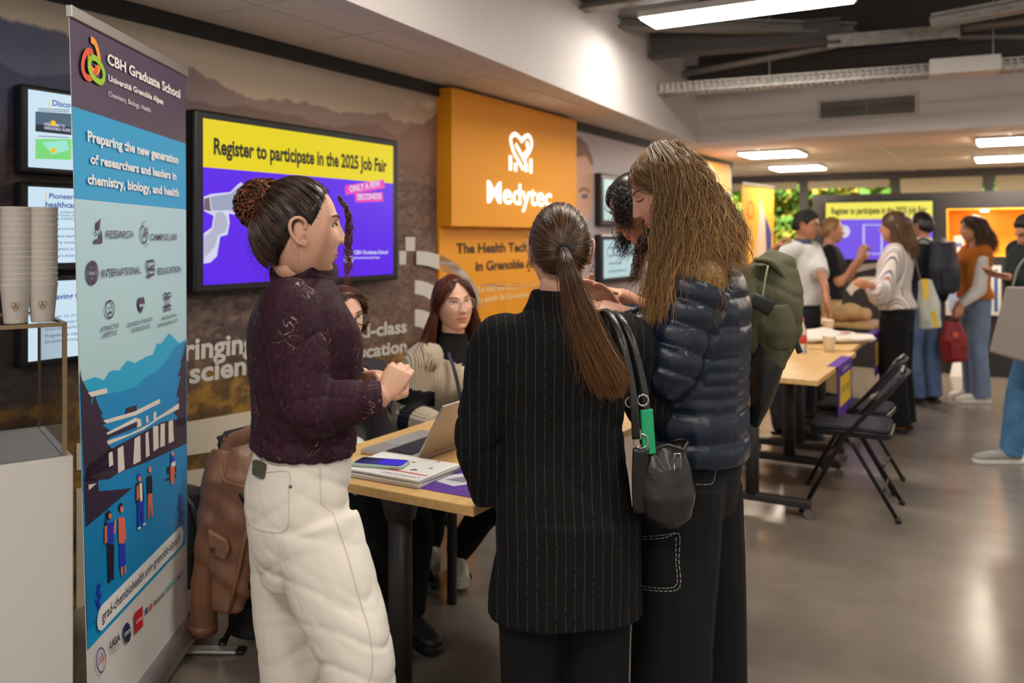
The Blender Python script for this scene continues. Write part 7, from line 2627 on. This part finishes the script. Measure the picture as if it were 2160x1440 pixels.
remesh_obj(mb, 'leather_base', mat('black_leather_soft', lin(24, 24, 23), 0.45, bump=0.4, bscale=160), bpk, 0.008, [('noise', 0.004, 20, 2.0)])
mb = MB().tube(spline([q_(1590, 548, 2.79), q_(1622, 552, 2.76), q_(1652, 585, 2.77), q_(1668, 640, 2.79), q_(1682, 690, 2.80)]), [(0.016, 0.012)] * 25, 10, side=(0, 1, 0))
remesh_obj(mb, 'flap_edge', olive, bpk, 0.006, [('noise', 0.003, 30, 2.0)])
zipm = mat('zip_pale', lin(150, 156, 120), 0.5)
MB().tube(spline([q_(1620, 560, 2.735), q_(1614, 590, 2.728), q_(1608, 628, 2.728)]), 0.0035, 6).build('zip', zipm, bpk, smooth=True)
MB().tube(spline([q_(1660, 632, 2.745), q_(1648, 665, 2.738), q_(1643, 712, 2.742)]), 0.0035, 6).build('zip', zipm, bpk, smooth=True)
MB().tube(spline([q_(1585, 632, 2.735), q_(1606, 640, 2.722), q_(1628, 652, 2.728)]), [(0.004, 0.026)] * 13, 10, side=(0, 1, 0)).build('reflector_patch', mat('patch_black', lin(24, 26, 26), 0.6), bpk, smooth=True)
MB().tube(spline([q_(1676, 690, 2.80), q_(1676, 712, 2.79), q_(1682, 730, 2.79), q_(1688, 744, 2.79)]), [(0.010, 0.004)] * 19, 8, side=(1, 0, 0)).build('loose_strap', mat('patch_black', lin(24, 26, 26), 0.6), bpk, smooth=True)

# ------------------------------------------------------------------ seated woman in the striped cardigan
def seat_person(label, seat, fwd, headp, **kw):
    p = Person(label, (seat.x, seat.y), fwd, 1.64, **kw)
    up = Vector((0, 0, 1))
    hp = Vector(headp)
    pel = Vector((seat.x, seat.y, 0.56))
    nk = hp + Vector((0, 0, -0.20)) - p.f * 0.02
    p.J.update(crotch=Vector((seat.x, seat.y, 0.49)), pelvis=pel, waist=pel.lerp(nk, .36), chest=pel.lerp(nk, .70), neck=nk, head=hp,
               hipR=p.W(.085, .02, .54), hipL=p.W(-.085, .02, .54))
    sh = nk.lerp(pel, .10)
    p.J['shR'], p.J['shL'] = sh + p.r * 0.152, sh - p.r * 0.152
    return p


S3 = Vector((CH_3.x, CH_3.y, 0))
E = seat_person('seated woman with long auburn hair and round glasses in black and cream striped cardigan', S3 + Vector((0.03, -0.05, 0)), (0.55, -0.83), at(958, 640, 3.70), rgb=(222, 176, 152), skin='skin_pale')
E.J.update(elR=at(862, 880, 3.66), wrR=at(930, 905, 3.38), elL=at(1040, 880, 3.55), wrL=at(1000, 905, 3.30), kneeR=at(925, 1010, 3.50), ankR=at(906, 1165, 3.80), kneeL=at(1062, 1030, 3.42), ankL=at(962, 1172, 3.66))
E.J['ankR'].z = E.J['ankL'].z = 0.10
E.toeR, E.toeL = Vector((0.1, -0.9, 0)), Vector((0.15, -1, 0))
E.look((0.42, -0.90, 0.02), (-0.10, 0, 1))
E.hands = {'R': ((0.7, -0.7, 0), (0, 0, -1), (0.3, 0.3, 0.3, 0.3), 0.3)}
E.hscale = 1.03
E.body(lips=(196, 118, 106), brow=(120, 80, 56), iris=(96, 110, 110), smile=1.0)
E.glasses(mat('wire_gold', lin(196, 150, 110), 0.3, 0.8), rx=0.026, rz=0.022, wire=0.0011)
# striped knit: bands run round the sleeves and down the front edge
km = bpy.data.materials.new('striped_knit')
g = G(km)
at_ = g.n('ShaderNodeAttribute', attribute_name='band')
wv = g.n('ShaderNodeTexWave', {'Vector': g.coords(), 'Scale': 30.0, 'Distortion': 0.6})
creamc = g.mix(wv.outputs[1], lin(206, 192, 168), lin(178, 162, 138))
g.base(g.mix(g.m('GREATER_THAN', at_.outputs['Fac'], 0.5), creamc, lin(22, 21, 24)))
g.set(Roughness=0.95)
g.bump(wv.outputs[0], 0.5, 0.004)
mb = MB()
E.torso(mb, 0.9, 3.93, 0.024)
for s in 'RL':
    E.arm(mb, s, 0.98, 0.024, (.056, .056, .052, .046, .036))
cg = E.blob(mb, 'cardigan', km, 0.008, [(drape_op(0.007, 14, 2, 0.5),)], 3)
cow = get_co(cg.data)
Mi = np.array(E.inv.inverted())
cw = cow @ Mi[:3, :3].T + Mi[:3, 3]
dA, sA_ = arm_coord(cw, [E.J['shR'], E.J['elR'], E.J['wrR']])
dB, sB_ = arm_coord(cw, [E.J['shL'], E.J['elL'], E.J['wrL']])
inarm = np.minimum(dA, dB) < 0.098
sa = np.where(dA < dB, sA_, sB_)
band = np.where(inarm, ((sa > 0.11) & (sa < 0.185)) | (sa > 0.295) & (sa < 0.40), 0)
loc_x, loc_y, loc_z = cow[:, 0], cow[:, 1], cow[:, 2]
front = (loc_y > 0.02) & (np.abs(loc_x) < 0.085) & (np.abs(loc_x) > 0.035) & ~inarm
low = (loc_z < 0.62) & (loc_z > 0.54) & ~inarm
band = np.maximum(band, front | low)
a_ = cg.data.attributes.new('band', 'FLOAT', 'POINT')
a_.data.foreach_set('value', band.astype(np.float32))
ribm = cloth_mat('cream_rib', (206, 194, 170), 0.9, 120, 0.5)
mb = MB()
E.torso(mb, 2.2, 3.7, 0.027, None, 0.25)
E.blob(mb, 'rib_front', ribm, 0.008, (), 3)
mb = MB()
n0, n1 = E.J['neck'], E.hm() @ Vector((0, -0.02, -0.08))
mb.tube([n0 + Vector((0, 0, -0.06)), n0, n0.lerp(n1, 0.62)], [(.098, .082), (.072, .070), (.062, .062)], 24, side=tuple(E.r))
E.blob(mb, 'black_rollneck', cloth_mat('black_knit', (24, 23, 25), 0.9, 150, 0.4), 0.007, (), 2)
mb = MB()
E.torso(mb, 0.0, 1.2, 0.008)
for s in 'RL':
    E.leg(mb, s, (.10, .092, .075, .064, .058))
E.blob(mb, 'trousers', blk_cloth, 0.010, [(drape_op(0.006, 14, 1, 0.6),)], 3)
lan = mat('lanyard_navy', lin(30, 36, 58), 0.6)
fc_ = E.f
nf = E.J['neck'] + fc_ * 0.085
mb = MB()
for s in (-1, 1):
    mb.tube(spline([nf + E.r * (s * 0.065) + Vector((0, 0, 0.0)), nf + E.r * (s * 0.058) + fc_ * 0.055 + Vector((0, 0, -0.10)), nf + E.r * (s * 0.03) + fc_ * 0.075 + Vector((0, 0, -0.28)), nf + fc_ * 0.07 + Vector((0, 0, -0.40))]), [(0.009, 0.002)] * 19, 8, side=tuple(E.r))
E.add(mb, 'lanyard', lan)
for s in 'RL':
    E.shoe(s, mat('sneaker_cream', lin(206, 198, 182), 0.6, bump=0.2), mat('sole_cream', lin(196, 188, 172), 0.6), 0.25, lace=mat('lace_cream', lin(222, 214, 198), 0.8))
hm_e = hair_mat('hair_auburn', (58, 22, 12), (150, 70, 34), 0.33)
hair_cap(E, hm_e, 0.008, tone=0.25, front=50, temple=28, side=10)
shp = push_out([E.J['shL'], E.J['shR'], E.sec_at(3.4)[0]], [0.085, 0.085, 0.13])
fall_hair(E, hm_e, 1700, 26, 51, 0.0, 0.36, 0.045, 0.008, 34, 0.0014, vol=0.014, drop_el=-10, az_len=[(0, 0.30), (60, 0.36), (180, 0.30)], shape=shp, front=50, temple=28, side=10)
for s in (-1, 1):
    e = E.hm() @ Vector((s * 0.080, -0.012, -0.040))
    mb = MB().tube([e + Vector((0.007 * math.cos(a), 0, 0.007 * math.sin(a))) for a in np.linspace(0, 6.283, 13)[:-1]], 0.0018, 6, closed=True)
    E.add(mb, 'earring', mat('gold_metal', lin(190, 150, 84), 0.25, 1.0))

# ------------------------------------------------------------------ seated woman with dark framed glasses
S2 = Vector((CH_2.x, CH_2.y, 0))
Fp = seat_person('seated woman with short curly brown hair and dark framed glasses behind the maroon top', S2 + Vector((0.02, -0.03, 0)), (0.62, -0.78), at(722, 672, 3.24), rgb=(216, 170, 146), skin='skin_pale2')
Fp.J.update(elR=at(690, 930, 3.20), wrR=at(775, 1030, 2.98), elL=at(740, 900, 3.34), wrL=at(745, 960, 3.12), kneeR=at(795, 1120, 2.86), ankR=at(790, 1340, 3.0), kneeL=at(868, 1110, 3.02), ankL=at(860, 1300, 3.1))
Fp.J['ankR'].z = Fp.J['ankL'].z = 0.09
Fp.look((0.62, -0.78, 0.0))
Fp.hands = {'R': ((0.55, -0.25, -0.8), (-0.2, 0.7, 0.4), (0.2, 0.22, 0.25, 0.3), 0.2)}
Fp.body(lips=(172, 96, 86), brow=(60, 40, 28), smile=0.6)
Fp.glasses(mat('glasses_black', lin(24, 20, 20), 0.3), rx=0.0265, rz=0.021, wire=0.0022)
wsh = cloth_mat('white_shirt', (214, 208, 200), 0.85, 300, 0.2)
charcoal = cloth_mat('charcoal_knit', (52, 48, 52), 0.9, 200, 0.3)
mb = MB()
Fp.torso(mb, 0.8, 3.93, 0.014)
for s in 'RL':
    Fp.arm(mb, s, 0.94, 0.014, (.052, .052, .050, .046, .040))
Fp.blob(mb, 'jumper', charcoal, 0.009, [(drape_op(0.006, 14, 2, 0.5),)], 3)
mb = MB()
Fp.torso(mb, 0.0, 1.2, 0.008)
for s in 'RL':
    Fp.leg(mb, s, (.10, .095, .080, .07, .062))
    Fp.shoe(s, black_pl, black_pl)
Fp.blob(mb, 'trousers', blk_cloth, 0.010, [(drape_op(0.006, 14, 1, 0.6),)], 3)
mb = MB()
for s in 'RL':
    a_, b2_ = Fp.J['el' + s], Fp.J['wr' + s]
    mb.tube([b2_.lerp(a_, 0.22), b2_.lerp(a_, -0.02)], [.052, .050], 18)
Fp.add(mb, 'shirt_cuffs', wsh)
hm_f = hair_mat('hair_brown_curls', (52, 28, 16), (136, 84, 48), 0.36)
hair_cap(Fp, hm_f, 0.012, tone=0.3, front=44, temple=22, side=4)
fall_hair(Fp, hm_f, 900, 24, 61, 0.2, 0.07, 0.01, 0.007, 80, 0.0016, vol=0.026, drop_el=10, sweep=86, front=44, temple=22, side=4)
# ------------------------------------------------------------------ people further back
def stand(label, px, d, fwd, H, **kw):
    p = at(px, 500, d)
    return Person(label, (p.x, p.y), fwd, H, res='lo', **kw)


def dress(P, top_m, ease, t0, sleeve, arm_r, bot_m, legs_r, leg_end=0.03, name='shirt', bname='trousers', vox=0.012, belt=None, table=None):
    mb = MB()
    P.torso(mb, t0, 3.94, ease, table)
    for s in 'RL':
        P.arm(mb, s, sleeve, ease, arm_r)
    J = P.J
    t = P.blob(mb, name, top_m, vox, [(drape_op(0.007, 14, 2, 0.5),), (fold_op([(J['elR'], J['wrR'] - J['elR'], 0.1, 80, 0.007, 1), (J['elL'], J['wrL'] - J['elL'], 0.1, 80, 0.007, 2), (J['waist'], (0.2, 0, 1), 0.2, 60, 0.006, 3)]),)], 2)
    mb = MB()
    P.torso(mb, 0.0, t0 + 0.25 if t0 > 1.0 else 1.3, 0.004)
    for s in 'RL':
        P.leg(mb, s, legs_r, end=leg_end)
    b = P.blob(mb, bname, bot_m, vox, [(drape_op(0.007, 13, 3, 0.3),), (fold_op([(J['kneeR'], (0, 0, 1), 0.15, 60, 0.006, 4), (J['kneeL'], (0, 0, 1), 0.15, 60, 0.006, 5)]),)], 2)
    return t, b


AR = (.052, .048, .045, .040, .032)
denim = cloth_mat('blue_denim_far', (84, 104, 138), 0.85, 200, 0.2, 0.25)
denim_l = cloth_mat('light_denim', (112, 126, 152), 0.85, 200, 0.2, 0.2)

# man in the pale polo shirt
M1 = stand('man with short dark hair and glasses in pale short sleeved shirt gesturing beside the tables', 1697, 6.88, (0.72, -0.69), 1.655, male=True, rgb=(176, 122, 92), skin='skin_tan')
J = M1.J
J.update(elR=at(1614, 548, 6.62), wrR=at(1640, 520, 6.45), elL=at(1738, 600, 6.5), wrL=at(1745, 640, 6.4))
M1.look((0.86, -0.48, -0.12))
M1.hands = {'R': ((0.5, -0.4, 0.75), (0.6, -0.4, 0), (0.9, 0.9, 1.0, 1.0), 0.6), 'L': ((0.2, -0.2, -0.9), (-0.7, 0, 0), (0.4, 0.4, 0.4, 0.4), 0.3)}
M1.body(brow=(30, 22, 20))
M1.glasses(mat('glasses_black', lin(24, 20, 20), 0.3), wire=0.0018)
sh_, _ = dress(M1, cloth_mat('pale_shirt', (206, 204, 200), 0.85, 200, 0.2), 0.018, 0.95, 0.42, (.056, .056, .052, .042, .03), cloth_mat('dark_chinos', (34, 34, 44), 0.85), (.10, .088, .07, .066, .066), table=None)
mb = MB()
n0 = M1.J['neck']
mb.tube([n0 + Vector((0, 0, -0.03)), n0 + Vector((0, 0, 0.035))], [(.082, .076), (.066, .064)], 18, side=tuple(M1.r))
M1.add(mb, 'collar', cloth_mat('collar_navy', (62, 72, 96), 0.85), parent=sh_)
fb_ = M1.J['chest'] + M1.f * 0.155 - M1.r * 0.06
mb = MB().bar(fb_ + Vector((0, 0, -0.05)), fb_ + Vector((0, 0, -0.115)), 0.085, 0.004, up=tuple(M1.f))
M1.add(mb, 'name_badge', prt('badge_gold', (206, 150, 50)), smooth=False)
mb = MB()
for s in (-1, 1):
    mb.tube([n0 + M1.r * (0.06 * s) + M1.f * 0.05, n0 + M1.f * 0.13 + Vector((0, 0, -0.09)) + M1.r * 0.02 * s, fb_ + Vector((0, 0, -0.05))], 0.004, 6)
M1.add(mb, 'lanyard', black_pl)
hmk = hair_mat('hair_black_short', (14, 11, 11), (40, 32, 28), 0.75)
hair_cap(M1, hmk, 0.010, tone=0.2, front=36, temple=22, side=8, nape=-30)
slick_hair(M1, hmk, (0, 0.6, 1), 260, 8, 16, 0.002, 0.0025, 0.010, front=36, temple=22, side=8, nape=-30)
for s in 'RL':
    M1.shoe(s, black_pl, black_pl)

# woman with fair hair tied up, black tee
W1 = stand('fair haired woman in black tee raising both hands before the far television', 1752, 7.8, (0.93, -0.35), 1.62, rgb=(206, 150, 116), skin='skin_far')
W1.J.update(elR=at(1770, 600, 7.65), wrR=at(1812, 545, 7.55), elL=at(1785, 590, 7.95), wrL=at(1818, 548, 7.85))
W1.look((0.98, -0.15, 0.0))
W1.hands = {'R': ((0.3, 0, 0.95), (0.4, 0.8, 0), (0.3, 0.3, 0.35, 0.4), 0.3), 'L': ((0.3, -0.1, 0.95), (0.3, -0.8, 0), (0.3, 0.3, 0.35, 0.4), 0.3)}
W1.body(brow=(130, 96, 60))
dress(W1, cloth_mat('black_tee', (28, 27, 30), 0.85), 0.014, 0.95, 0.42, (.05, .05, .048, .04, .03), cloth_mat('khaki_cotton', (190, 164, 118), 0.85), (.10, .095, .085, .085, .085))
hmw = hair_mat('hair_fair', (110, 76, 42), (214, 168, 104), 0.4)
hair_cap(W1, hmw, 0.010, tone=0.5, front=46, temple=24, side=6, nape=-36)
slick_hair(W1, hmw, (0, -0.9, 0.3), 300, 10, 5, 0.002, 0.002, 0.008, front=46, temple=24, side=6, nape=-36)
mb = MB()
mb.add(*ellipsoid(W1.hm() @ Vector((0, -0.12, 0.05)), 0.035, 0.035, 0.032, 14, 10))
W1.add(mb, 'bun', hmw)
for s in 'RL':
    W1.shoe(s, black_pl, black_pl)

# woman in the striped blouse
sm_ = bpy.data.materials.new('striped_blouse')
g = G(sm_)
sep = g.n('ShaderNodeSeparateXYZ', {0: g.coords()})
u_ = g.m('FRACT', g.m('MULTIPLY', g.m('ADD', sep.outputs[0], g.m('MULTIPLY', sep.outputs[1], 0.35)), 19.0))
g.base(g.ramp(u_, [(0.0, lin(226, 214, 204)), (0.38, lin(70, 66, 86)), (0.48, lin(226, 214, 204)), (0.70, lin(176, 128, 112)), (0.80, lin(226, 214, 204)), (0.9, lin(120, 116, 136))], 'CONSTANT'))
g.set(Roughness=0.7)
W2 = stand('woman with brown shoulder length hair in striped blouse and wide black trousers', 1892, 6.42, (-0.80, 0.60), 1.635, rgb=(206, 156, 128), skin='skin_far')
W2.J.update(elL=at(1858, 625, 6.25), wrL=at(1838, 600, 6.15), elR=at(1880, 640, 6.7), wrR=at(1840, 610, 6.75))
W2.look((-0.80, 0.55, 0.0))
W2.hands = {'L': ((-0.9, 0, 0.1), (0.2, 0.8, 0.3), (0.8, 0.8, 0.9, 0.9), 0.5)}
W2.body(brow=(90, 60, 40))
dress(W2, sm_, 0.020, 1.05, 0.94, (.054, .056, .054, .052, .036), cloth_mat('black_crepe', (22, 21, 22), 0.85), (.108, .105, .10, .10, .105), name='blouse')
hm2 = hair_mat('hair_brown_far', (60, 36, 20), (156, 104, 60), 0.38)
hair_cap(W2, hm2, 0.010, tone=0.35, front=40, temple=16, side=0)
fall_hair(W2, hm2, 600, 20, 71, 0, 0.20, 0.03, 0.004, 30, 0.003, vol=0.016, drop_el=-6, sweep=84, front=40, temple=16, side=0)
boot = mat('boot_tan', lin(170, 104, 50), 0.6)
for s in 'RL':
    W2.shoe(s, boot, mat('boot_sole', lin(40, 32, 28), 0.6), 0.25, 0.10)
tt = thing('tote_bag', 'white and yellow tote bag on the shoulder of the woman in stripes', 'bag', tuple(at(1962, 640, 6.5)))
TI = at(1962, 640, 6.5)
k_ = lambda px, py, d: at(px, py, d) - TI
mb = MB().tube([k_(1952, 590, 6.5), k_(1958, 640, 6.5), k_(1962, 692, 6.5)], [(.05, .03), (.085, .05), (.09, .045)], 16, side=(1, 0, 0))
remesh_obj(mb, 'sack', mat('tote_pale', lin(206, 206, 196), 0.8), tt, 0.01, [('noise', 0.008, 20, 2.0)])
MB().add([k_(1944, 588, 6.43), k_(1958, 588, 6.43), k_(1960, 628, 6.40), k_(1950, 636, 6.40)], [(0, 1, 2, 3)]).build('yellow_print', prt('tote_yellow', (232, 190, 40)), tt)
MB().add([k_(1962, 660, 6.39), k_(1972, 652, 6.39), k_(1980, 690, 6.41), k_(1972, 692, 6.40)], [(0, 1, 2, 3)]).build('yellow_print', prt('tote_yellow', (232, 190, 40)), tt)
MB().tube(spline([k_(1942, 592, 6.47), k_(1930, 545, 6.45), k_(1922, 522, 6.5)]), 0.005, 6).build('strap', mat('strap_chain', lin(150, 140, 124), 0.4, 0.6), tt, smooth=True)

# man with the dark backpack
M2 = stand('man in jeans with dark backpack seen from behind near the far television', 1946, 7.5, (-0.30, 0.95), 1.66, male=True, rgb=(190, 136, 106), skin='skin_tan2')
M2.look((-0.45, 0.88, 0.0))
M2.body(brow=(60, 42, 30))
dress(M2, cloth_mat('dark_jacket', (36, 38, 48), 0.8), 0.022, 0.9, 0.95, (.058, .056, .054, .05, .04), denim, (.10, .09, .078, .08, .082), name='jacket', bname='jeans')
mb = MB().tube([M2.J['neck'] + Vector((0, 0, -0.02)), M2.J['neck'] + Vector((0, 0, 0.045))], [(.08, .076), (.066, .064)], 18, side=tuple(M2.r))
M2.add(mb, 'collar', wsh)
hm3 = hair_mat('hair_dark_short', (26, 18, 14), (74, 52, 38), 0.4)
hair_cap(M2, hm3, 0.012, tone=0.3, front=44, temple=26, side=6, nape=-32)
slick_hair(M2, hm3, (0, -0.3, 1), 260, 8, 6, 0.002, 0.0025, 0.01, front=44, temple=26, side=6, nape=-32)
for s in 'RL':
    M2.shoe(s, black_pl, black_pl)
bk2 = thing('backpack', 'dark blue backpack on the back of the man in jeans', 'backpack', tuple(M2.J['chest'] - M2.f * 0.2), M2.yaw)
lump('sack', [[(0, -0.02, -0.26), (0, -0.03, -0.05), (0, -0.02, 0.18)]], [[(.13, .09), (.15, .105), (.12, .075)]], mat('backpack_dark', lin(30, 32, 44), 0.55), bk2, 0.010, 16, 2, 0.011)
lump('front_pocket', [[(0, -0.11, -0.24), (0, -0.125, -0.08)]], [[(.10, .035), (.10, .035)]], mat('backpack_dark', lin(30, 32, 44), 0.55), bk2, 0.006, 18, 3, 0.011)
for s in (-1, 1):
    MB().tube(spline([(s * 0.08, 0.03, 0.18), (s * 0.10, 0.10, 0.20), (s * 0.11, 0.2, 0.14), (s * 0.12, 0.3, 0.02)]), [(0.02, 0.008)] * 19, 8, side=(1, 0, 0)).build('strap', mat('backpack_dark', lin(30, 32, 44), 0.55), bk2, smooth=True)

# woman in the rust vest with the red backpack
W3 = stand('woman with curly hair in rust knitted vest and light jeans near the orange niche', 2056, 7.57, (-0.95, 0.12), 1.63, rgb=(206, 152, 122), skin='skin_far')
W3.J.update(elL=at(2066, 612, 7.40), wrL=at(2026, 642, 7.32), elR=at(2060, 620, 7.75), wrR=at(2018, 645, 7.6))
W3.look((-0.92, 0.25, -0.05))
W3.hands = {'L': ((-0.35, -0.1, -0.9), (0.2, 0.8, 0), (0.9, 0.9, 0.9, 0.9), 0.5), 'R': ((-0.3, 0, -0.9), (0.1, -0.8, 0), (0.9, 0.9, 0.9, 0.9), 0.5)}
W3.body(brow=(70, 46, 32))
mb = MB()
for s in 'RL':
    mb.tube([W3.J['sh' + s].lerp(W3.J['el' + s], 0.1), W3.J['sh' + s].lerp(W3.J['el' + s], 0.5), W3.J['el' + s], W3.J['el' + s].lerp(W3.J['wr' + s], 0.6), W3.J['wr' + s]], [.045, .058, .06, .052, .036], 16)
W3.torso(mb, 2.6, 3.6, -0.01)
W3.blob(mb, 'sleeves', cloth_mat('pale_blouse', (206, 198, 190), 0.85), 0.012, [(drape_op(0.007, 16, 2, 0.6),)], 2)
mb = MB()
W3.torso(mb, 1.05, 3.86, 0.034)
for s in 'RL':
    mb.add(*ellipsoid(W3.J['sh' + s], 0.075, 0.075, 0.06))
W3.blob(mb, 'vest', cloth_mat('rust_knit', (178, 100, 34), 0.95, 120, 0.5), 0.012, [(drape_op(0.006, 16, 4, 0.6),)], 2)
mb = MB()
W3.torso(mb, 0.0, 1.35, 0.004)
for s in 'RL':
    W3.leg(mb, s, (.102, .092, .08, .08, .084), end=0.03)
W3.blob(mb, 'jeans', denim_l, 0.012, [(drape_op(0.007, 13, 3, 0.3),)], 2)
hm4 = hair_mat('hair_curly_far', (44, 26, 18), (138, 92, 58), 0.4)
hair_cap(W3, hm4, 0.014, tone=0.3, front=40, temple=16, side=2)
fall_hair(W3, hm4, 500, 24, 81, 0, 0.17, 0.05, 0.012, 60, 0.0032, vol=0.032, drop_el=0, sweep=86, front=40, temple=16, side=2)
for s in 'RL':
    W3.shoe(s, mat('shoe_white', lin(206, 200, 190), 0.6), mat('sole_white', lin(220, 216, 208), 0.6))
rbp = thing('backpack', 'red backpack hanging from the hands of the woman in the vest', 'backpack', tuple(at(2010, 720, 7.35)))
redb = mat('backpack_red', lin(140, 24, 30), 0.55, var=0.2, vscale=12)
lump('sack', [[(0.01, 0, -0.17), (0, 0, 0.02), (0.0, 0, 0.17)]], [[(.10, .08), (.115, .09), (.06, .05)]], redb, rbp, 0.012, 18, 2, 0.010)
lump('front_pocket', [[(0.0, -0.085, -0.14), (0, -0.095, 0.0)]], [[(.08, .03), (.075, .03)]], redb, rbp, 0.006, 22, 3, 0.010)
MB().lathe([(0, 0), (0.025, 0), (0.025, 0.004), (0, 0.004)], 16).build('round_badge', prt('badge_orange', (214, 96, 60)), rbp).matrix_local = Matrix.Translation((-0.03, -0.10, 0.07)) @ Matrix.Rotation(math.pi / 2, 4, 'X')
MB().tube(spline([(-0.02, 0, 0.18), (0.01, 0, 0.25), (0.04, 0, 0.27), (0.05, 0, 0.18)]), 0.008, 8).build('handle', redb, rbp, smooth=True)

# person cut by the right edge
M3 = stand('person in dark green sleeve and blue jeans entering at the right edge with a phone', 2178, 5.45, (-1.0, 0.02), 1.66, male=True, rgb=(196, 140, 108), skin='skin_tan2')
M3.J.update(head=at(2176, 492, 5.45), elL=at(2190, 600, 5.25), wrL=at(2122, 583, 5.2), elR=at(2200, 610, 5.6), wrR=at(2150, 600, 5.5), ankL=Vector((at(2128, 500, 5.5).x, 5.48, 0.08)), ankR=Vector((at(2215, 500, 5.6).x, 5.6, 0.08)), kneeL=at(2150, 820, 5.46), kneeR=at(2205, 820, 5.58))
M3.look((-0.9, 0.0, -0.4))
M3.hands = {'L': ((-0.95, 0, 0.15), (0, 0.3, 0.9), (0.5, 0.5, 0.5, 0.5), 0.3)}
M3.body(brow=(30, 22, 20))
dress(M3, cloth_mat('dark_green_wool', (34, 44, 42), 0.9, 160, 0.3), 0.022, 0.9, 0.97, (.056, .056, .054, .05, .042), cloth_mat('mid_denim', (74, 116, 156), 0.85, 200, 0.2, 0.25), (.10, .092, .078, .074, .07), name='jumper', bname='jeans')
hair_cap(M3, hmk, 0.014, tone=0.2, front=38, temple=18, side=4)
slick_hair(M3, hmk, (0, -0.3, 1), 300, 8, 6, 0.002, 0.0025, 0.014, front=38, temple=18, side=4)
gs_ = mat('sneaker_grey', lin(150, 150, 144), 0.6, bump=0.3, bscale=120)
for s in 'RL':
    M3.shoe(s, gs_, mat('sole_white', lin(220, 216, 208), 0.6), 0.30, lace=mat('lace_grey', lin(186, 186, 180), 0.8))
tp = thing('smartphone', 'phone held by the person at the right edge', 'phone', tuple(at(2098, 574, 5.2)))
mb = MB()
rr_box(mb, -0.07, 0.07, -0.035, 0.035, -0.004, 0.004, 0.008)
mb.build('case', mat('phone_case_brown', lin(90, 66, 54), 0.4), tp, bevel=0.002).rotation_euler = (0.2, 0.25, 0.1)
gt = thing('tote_bag', 'large grey leather tote carried at the right edge', 'bag', tuple(at(2140, 690, 5.1)))
GI = at(2140, 690, 5.1)
w_ = lambda px, py, d: at(px, py, d) - GI
mb = MB()
front_ = [w_(2122, 604, 5.05), w_(2230, 604, 5.05), w_(2250, 790, 5.05), w_(2086, 742, 5.05)]
back_ = [w_(2122, 604, 5.2), w_(2230, 604, 5.2), w_(2250, 790, 5.25), w_(2086, 742, 5.25)]
mb.add(front_ + back_, [(3, 2, 1, 0), (4, 5, 6, 7), (0, 1, 5, 4), (1, 2, 6, 5), (2, 3, 7, 6), (3, 0, 4, 7)])
mb.build('sack', mat('tote_grey', lin(146, 134, 126), 0.55, bump=0.3, bscale=90), gt, bevel=0.012)
MB().tube(spline([w_(2135, 606, 5.1), w_(2150, 560, 5.12), w_(2175, 545, 5.14), w_(2200, 606, 5.12)]), 0.007, 8).build('handle', mat('tote_grey_handle', lin(120, 108, 100), 0.5), gt, smooth=True)

# seated person mostly hidden behind the backpack: legs show under the middle table
S4 = R(6.25, 1.93)
Hd = seat_person('seated person in jeans and dark boots mostly hidden behind the olive backpack', Vector((S4.x, S4.y, 0)), (0.86, -0.50), Vector((S4.x + 0.04, S4.y - 0.03, 1.22)), res='lo')
Hd.J.update(kneeR=Hd.W(.10, .42, .50), kneeL=Hd.W(-.10, .42, .50), ankR=Hd.W(.10, .62, .13), ankL=Hd.W(-.10, .50, .09), elR=Hd.W(.2, .05, .80), elL=Hd.W(-.2, .05, .80), wrR=Hd.W(.12, .25, .76), wrL=Hd.W(-.12, .25, .76))
Hd.body(brow=(60, 42, 30))
dress(Hd, cloth_mat('dark_jacket', (36, 38, 48), 0.8), 0.015, 0.8, 0.95, AR, cloth_mat('grey_denim', (78, 84, 98), 0.85), (.095, .085, .07, .066, .07))
hair_cap(Hd, hm3, 0.012, tone=0.3)
for s in 'RL':
    Hd.shoe(s, mat('boot_dark', lin(30, 26, 25), 0.5), black_pl, 0.26, 0.06)
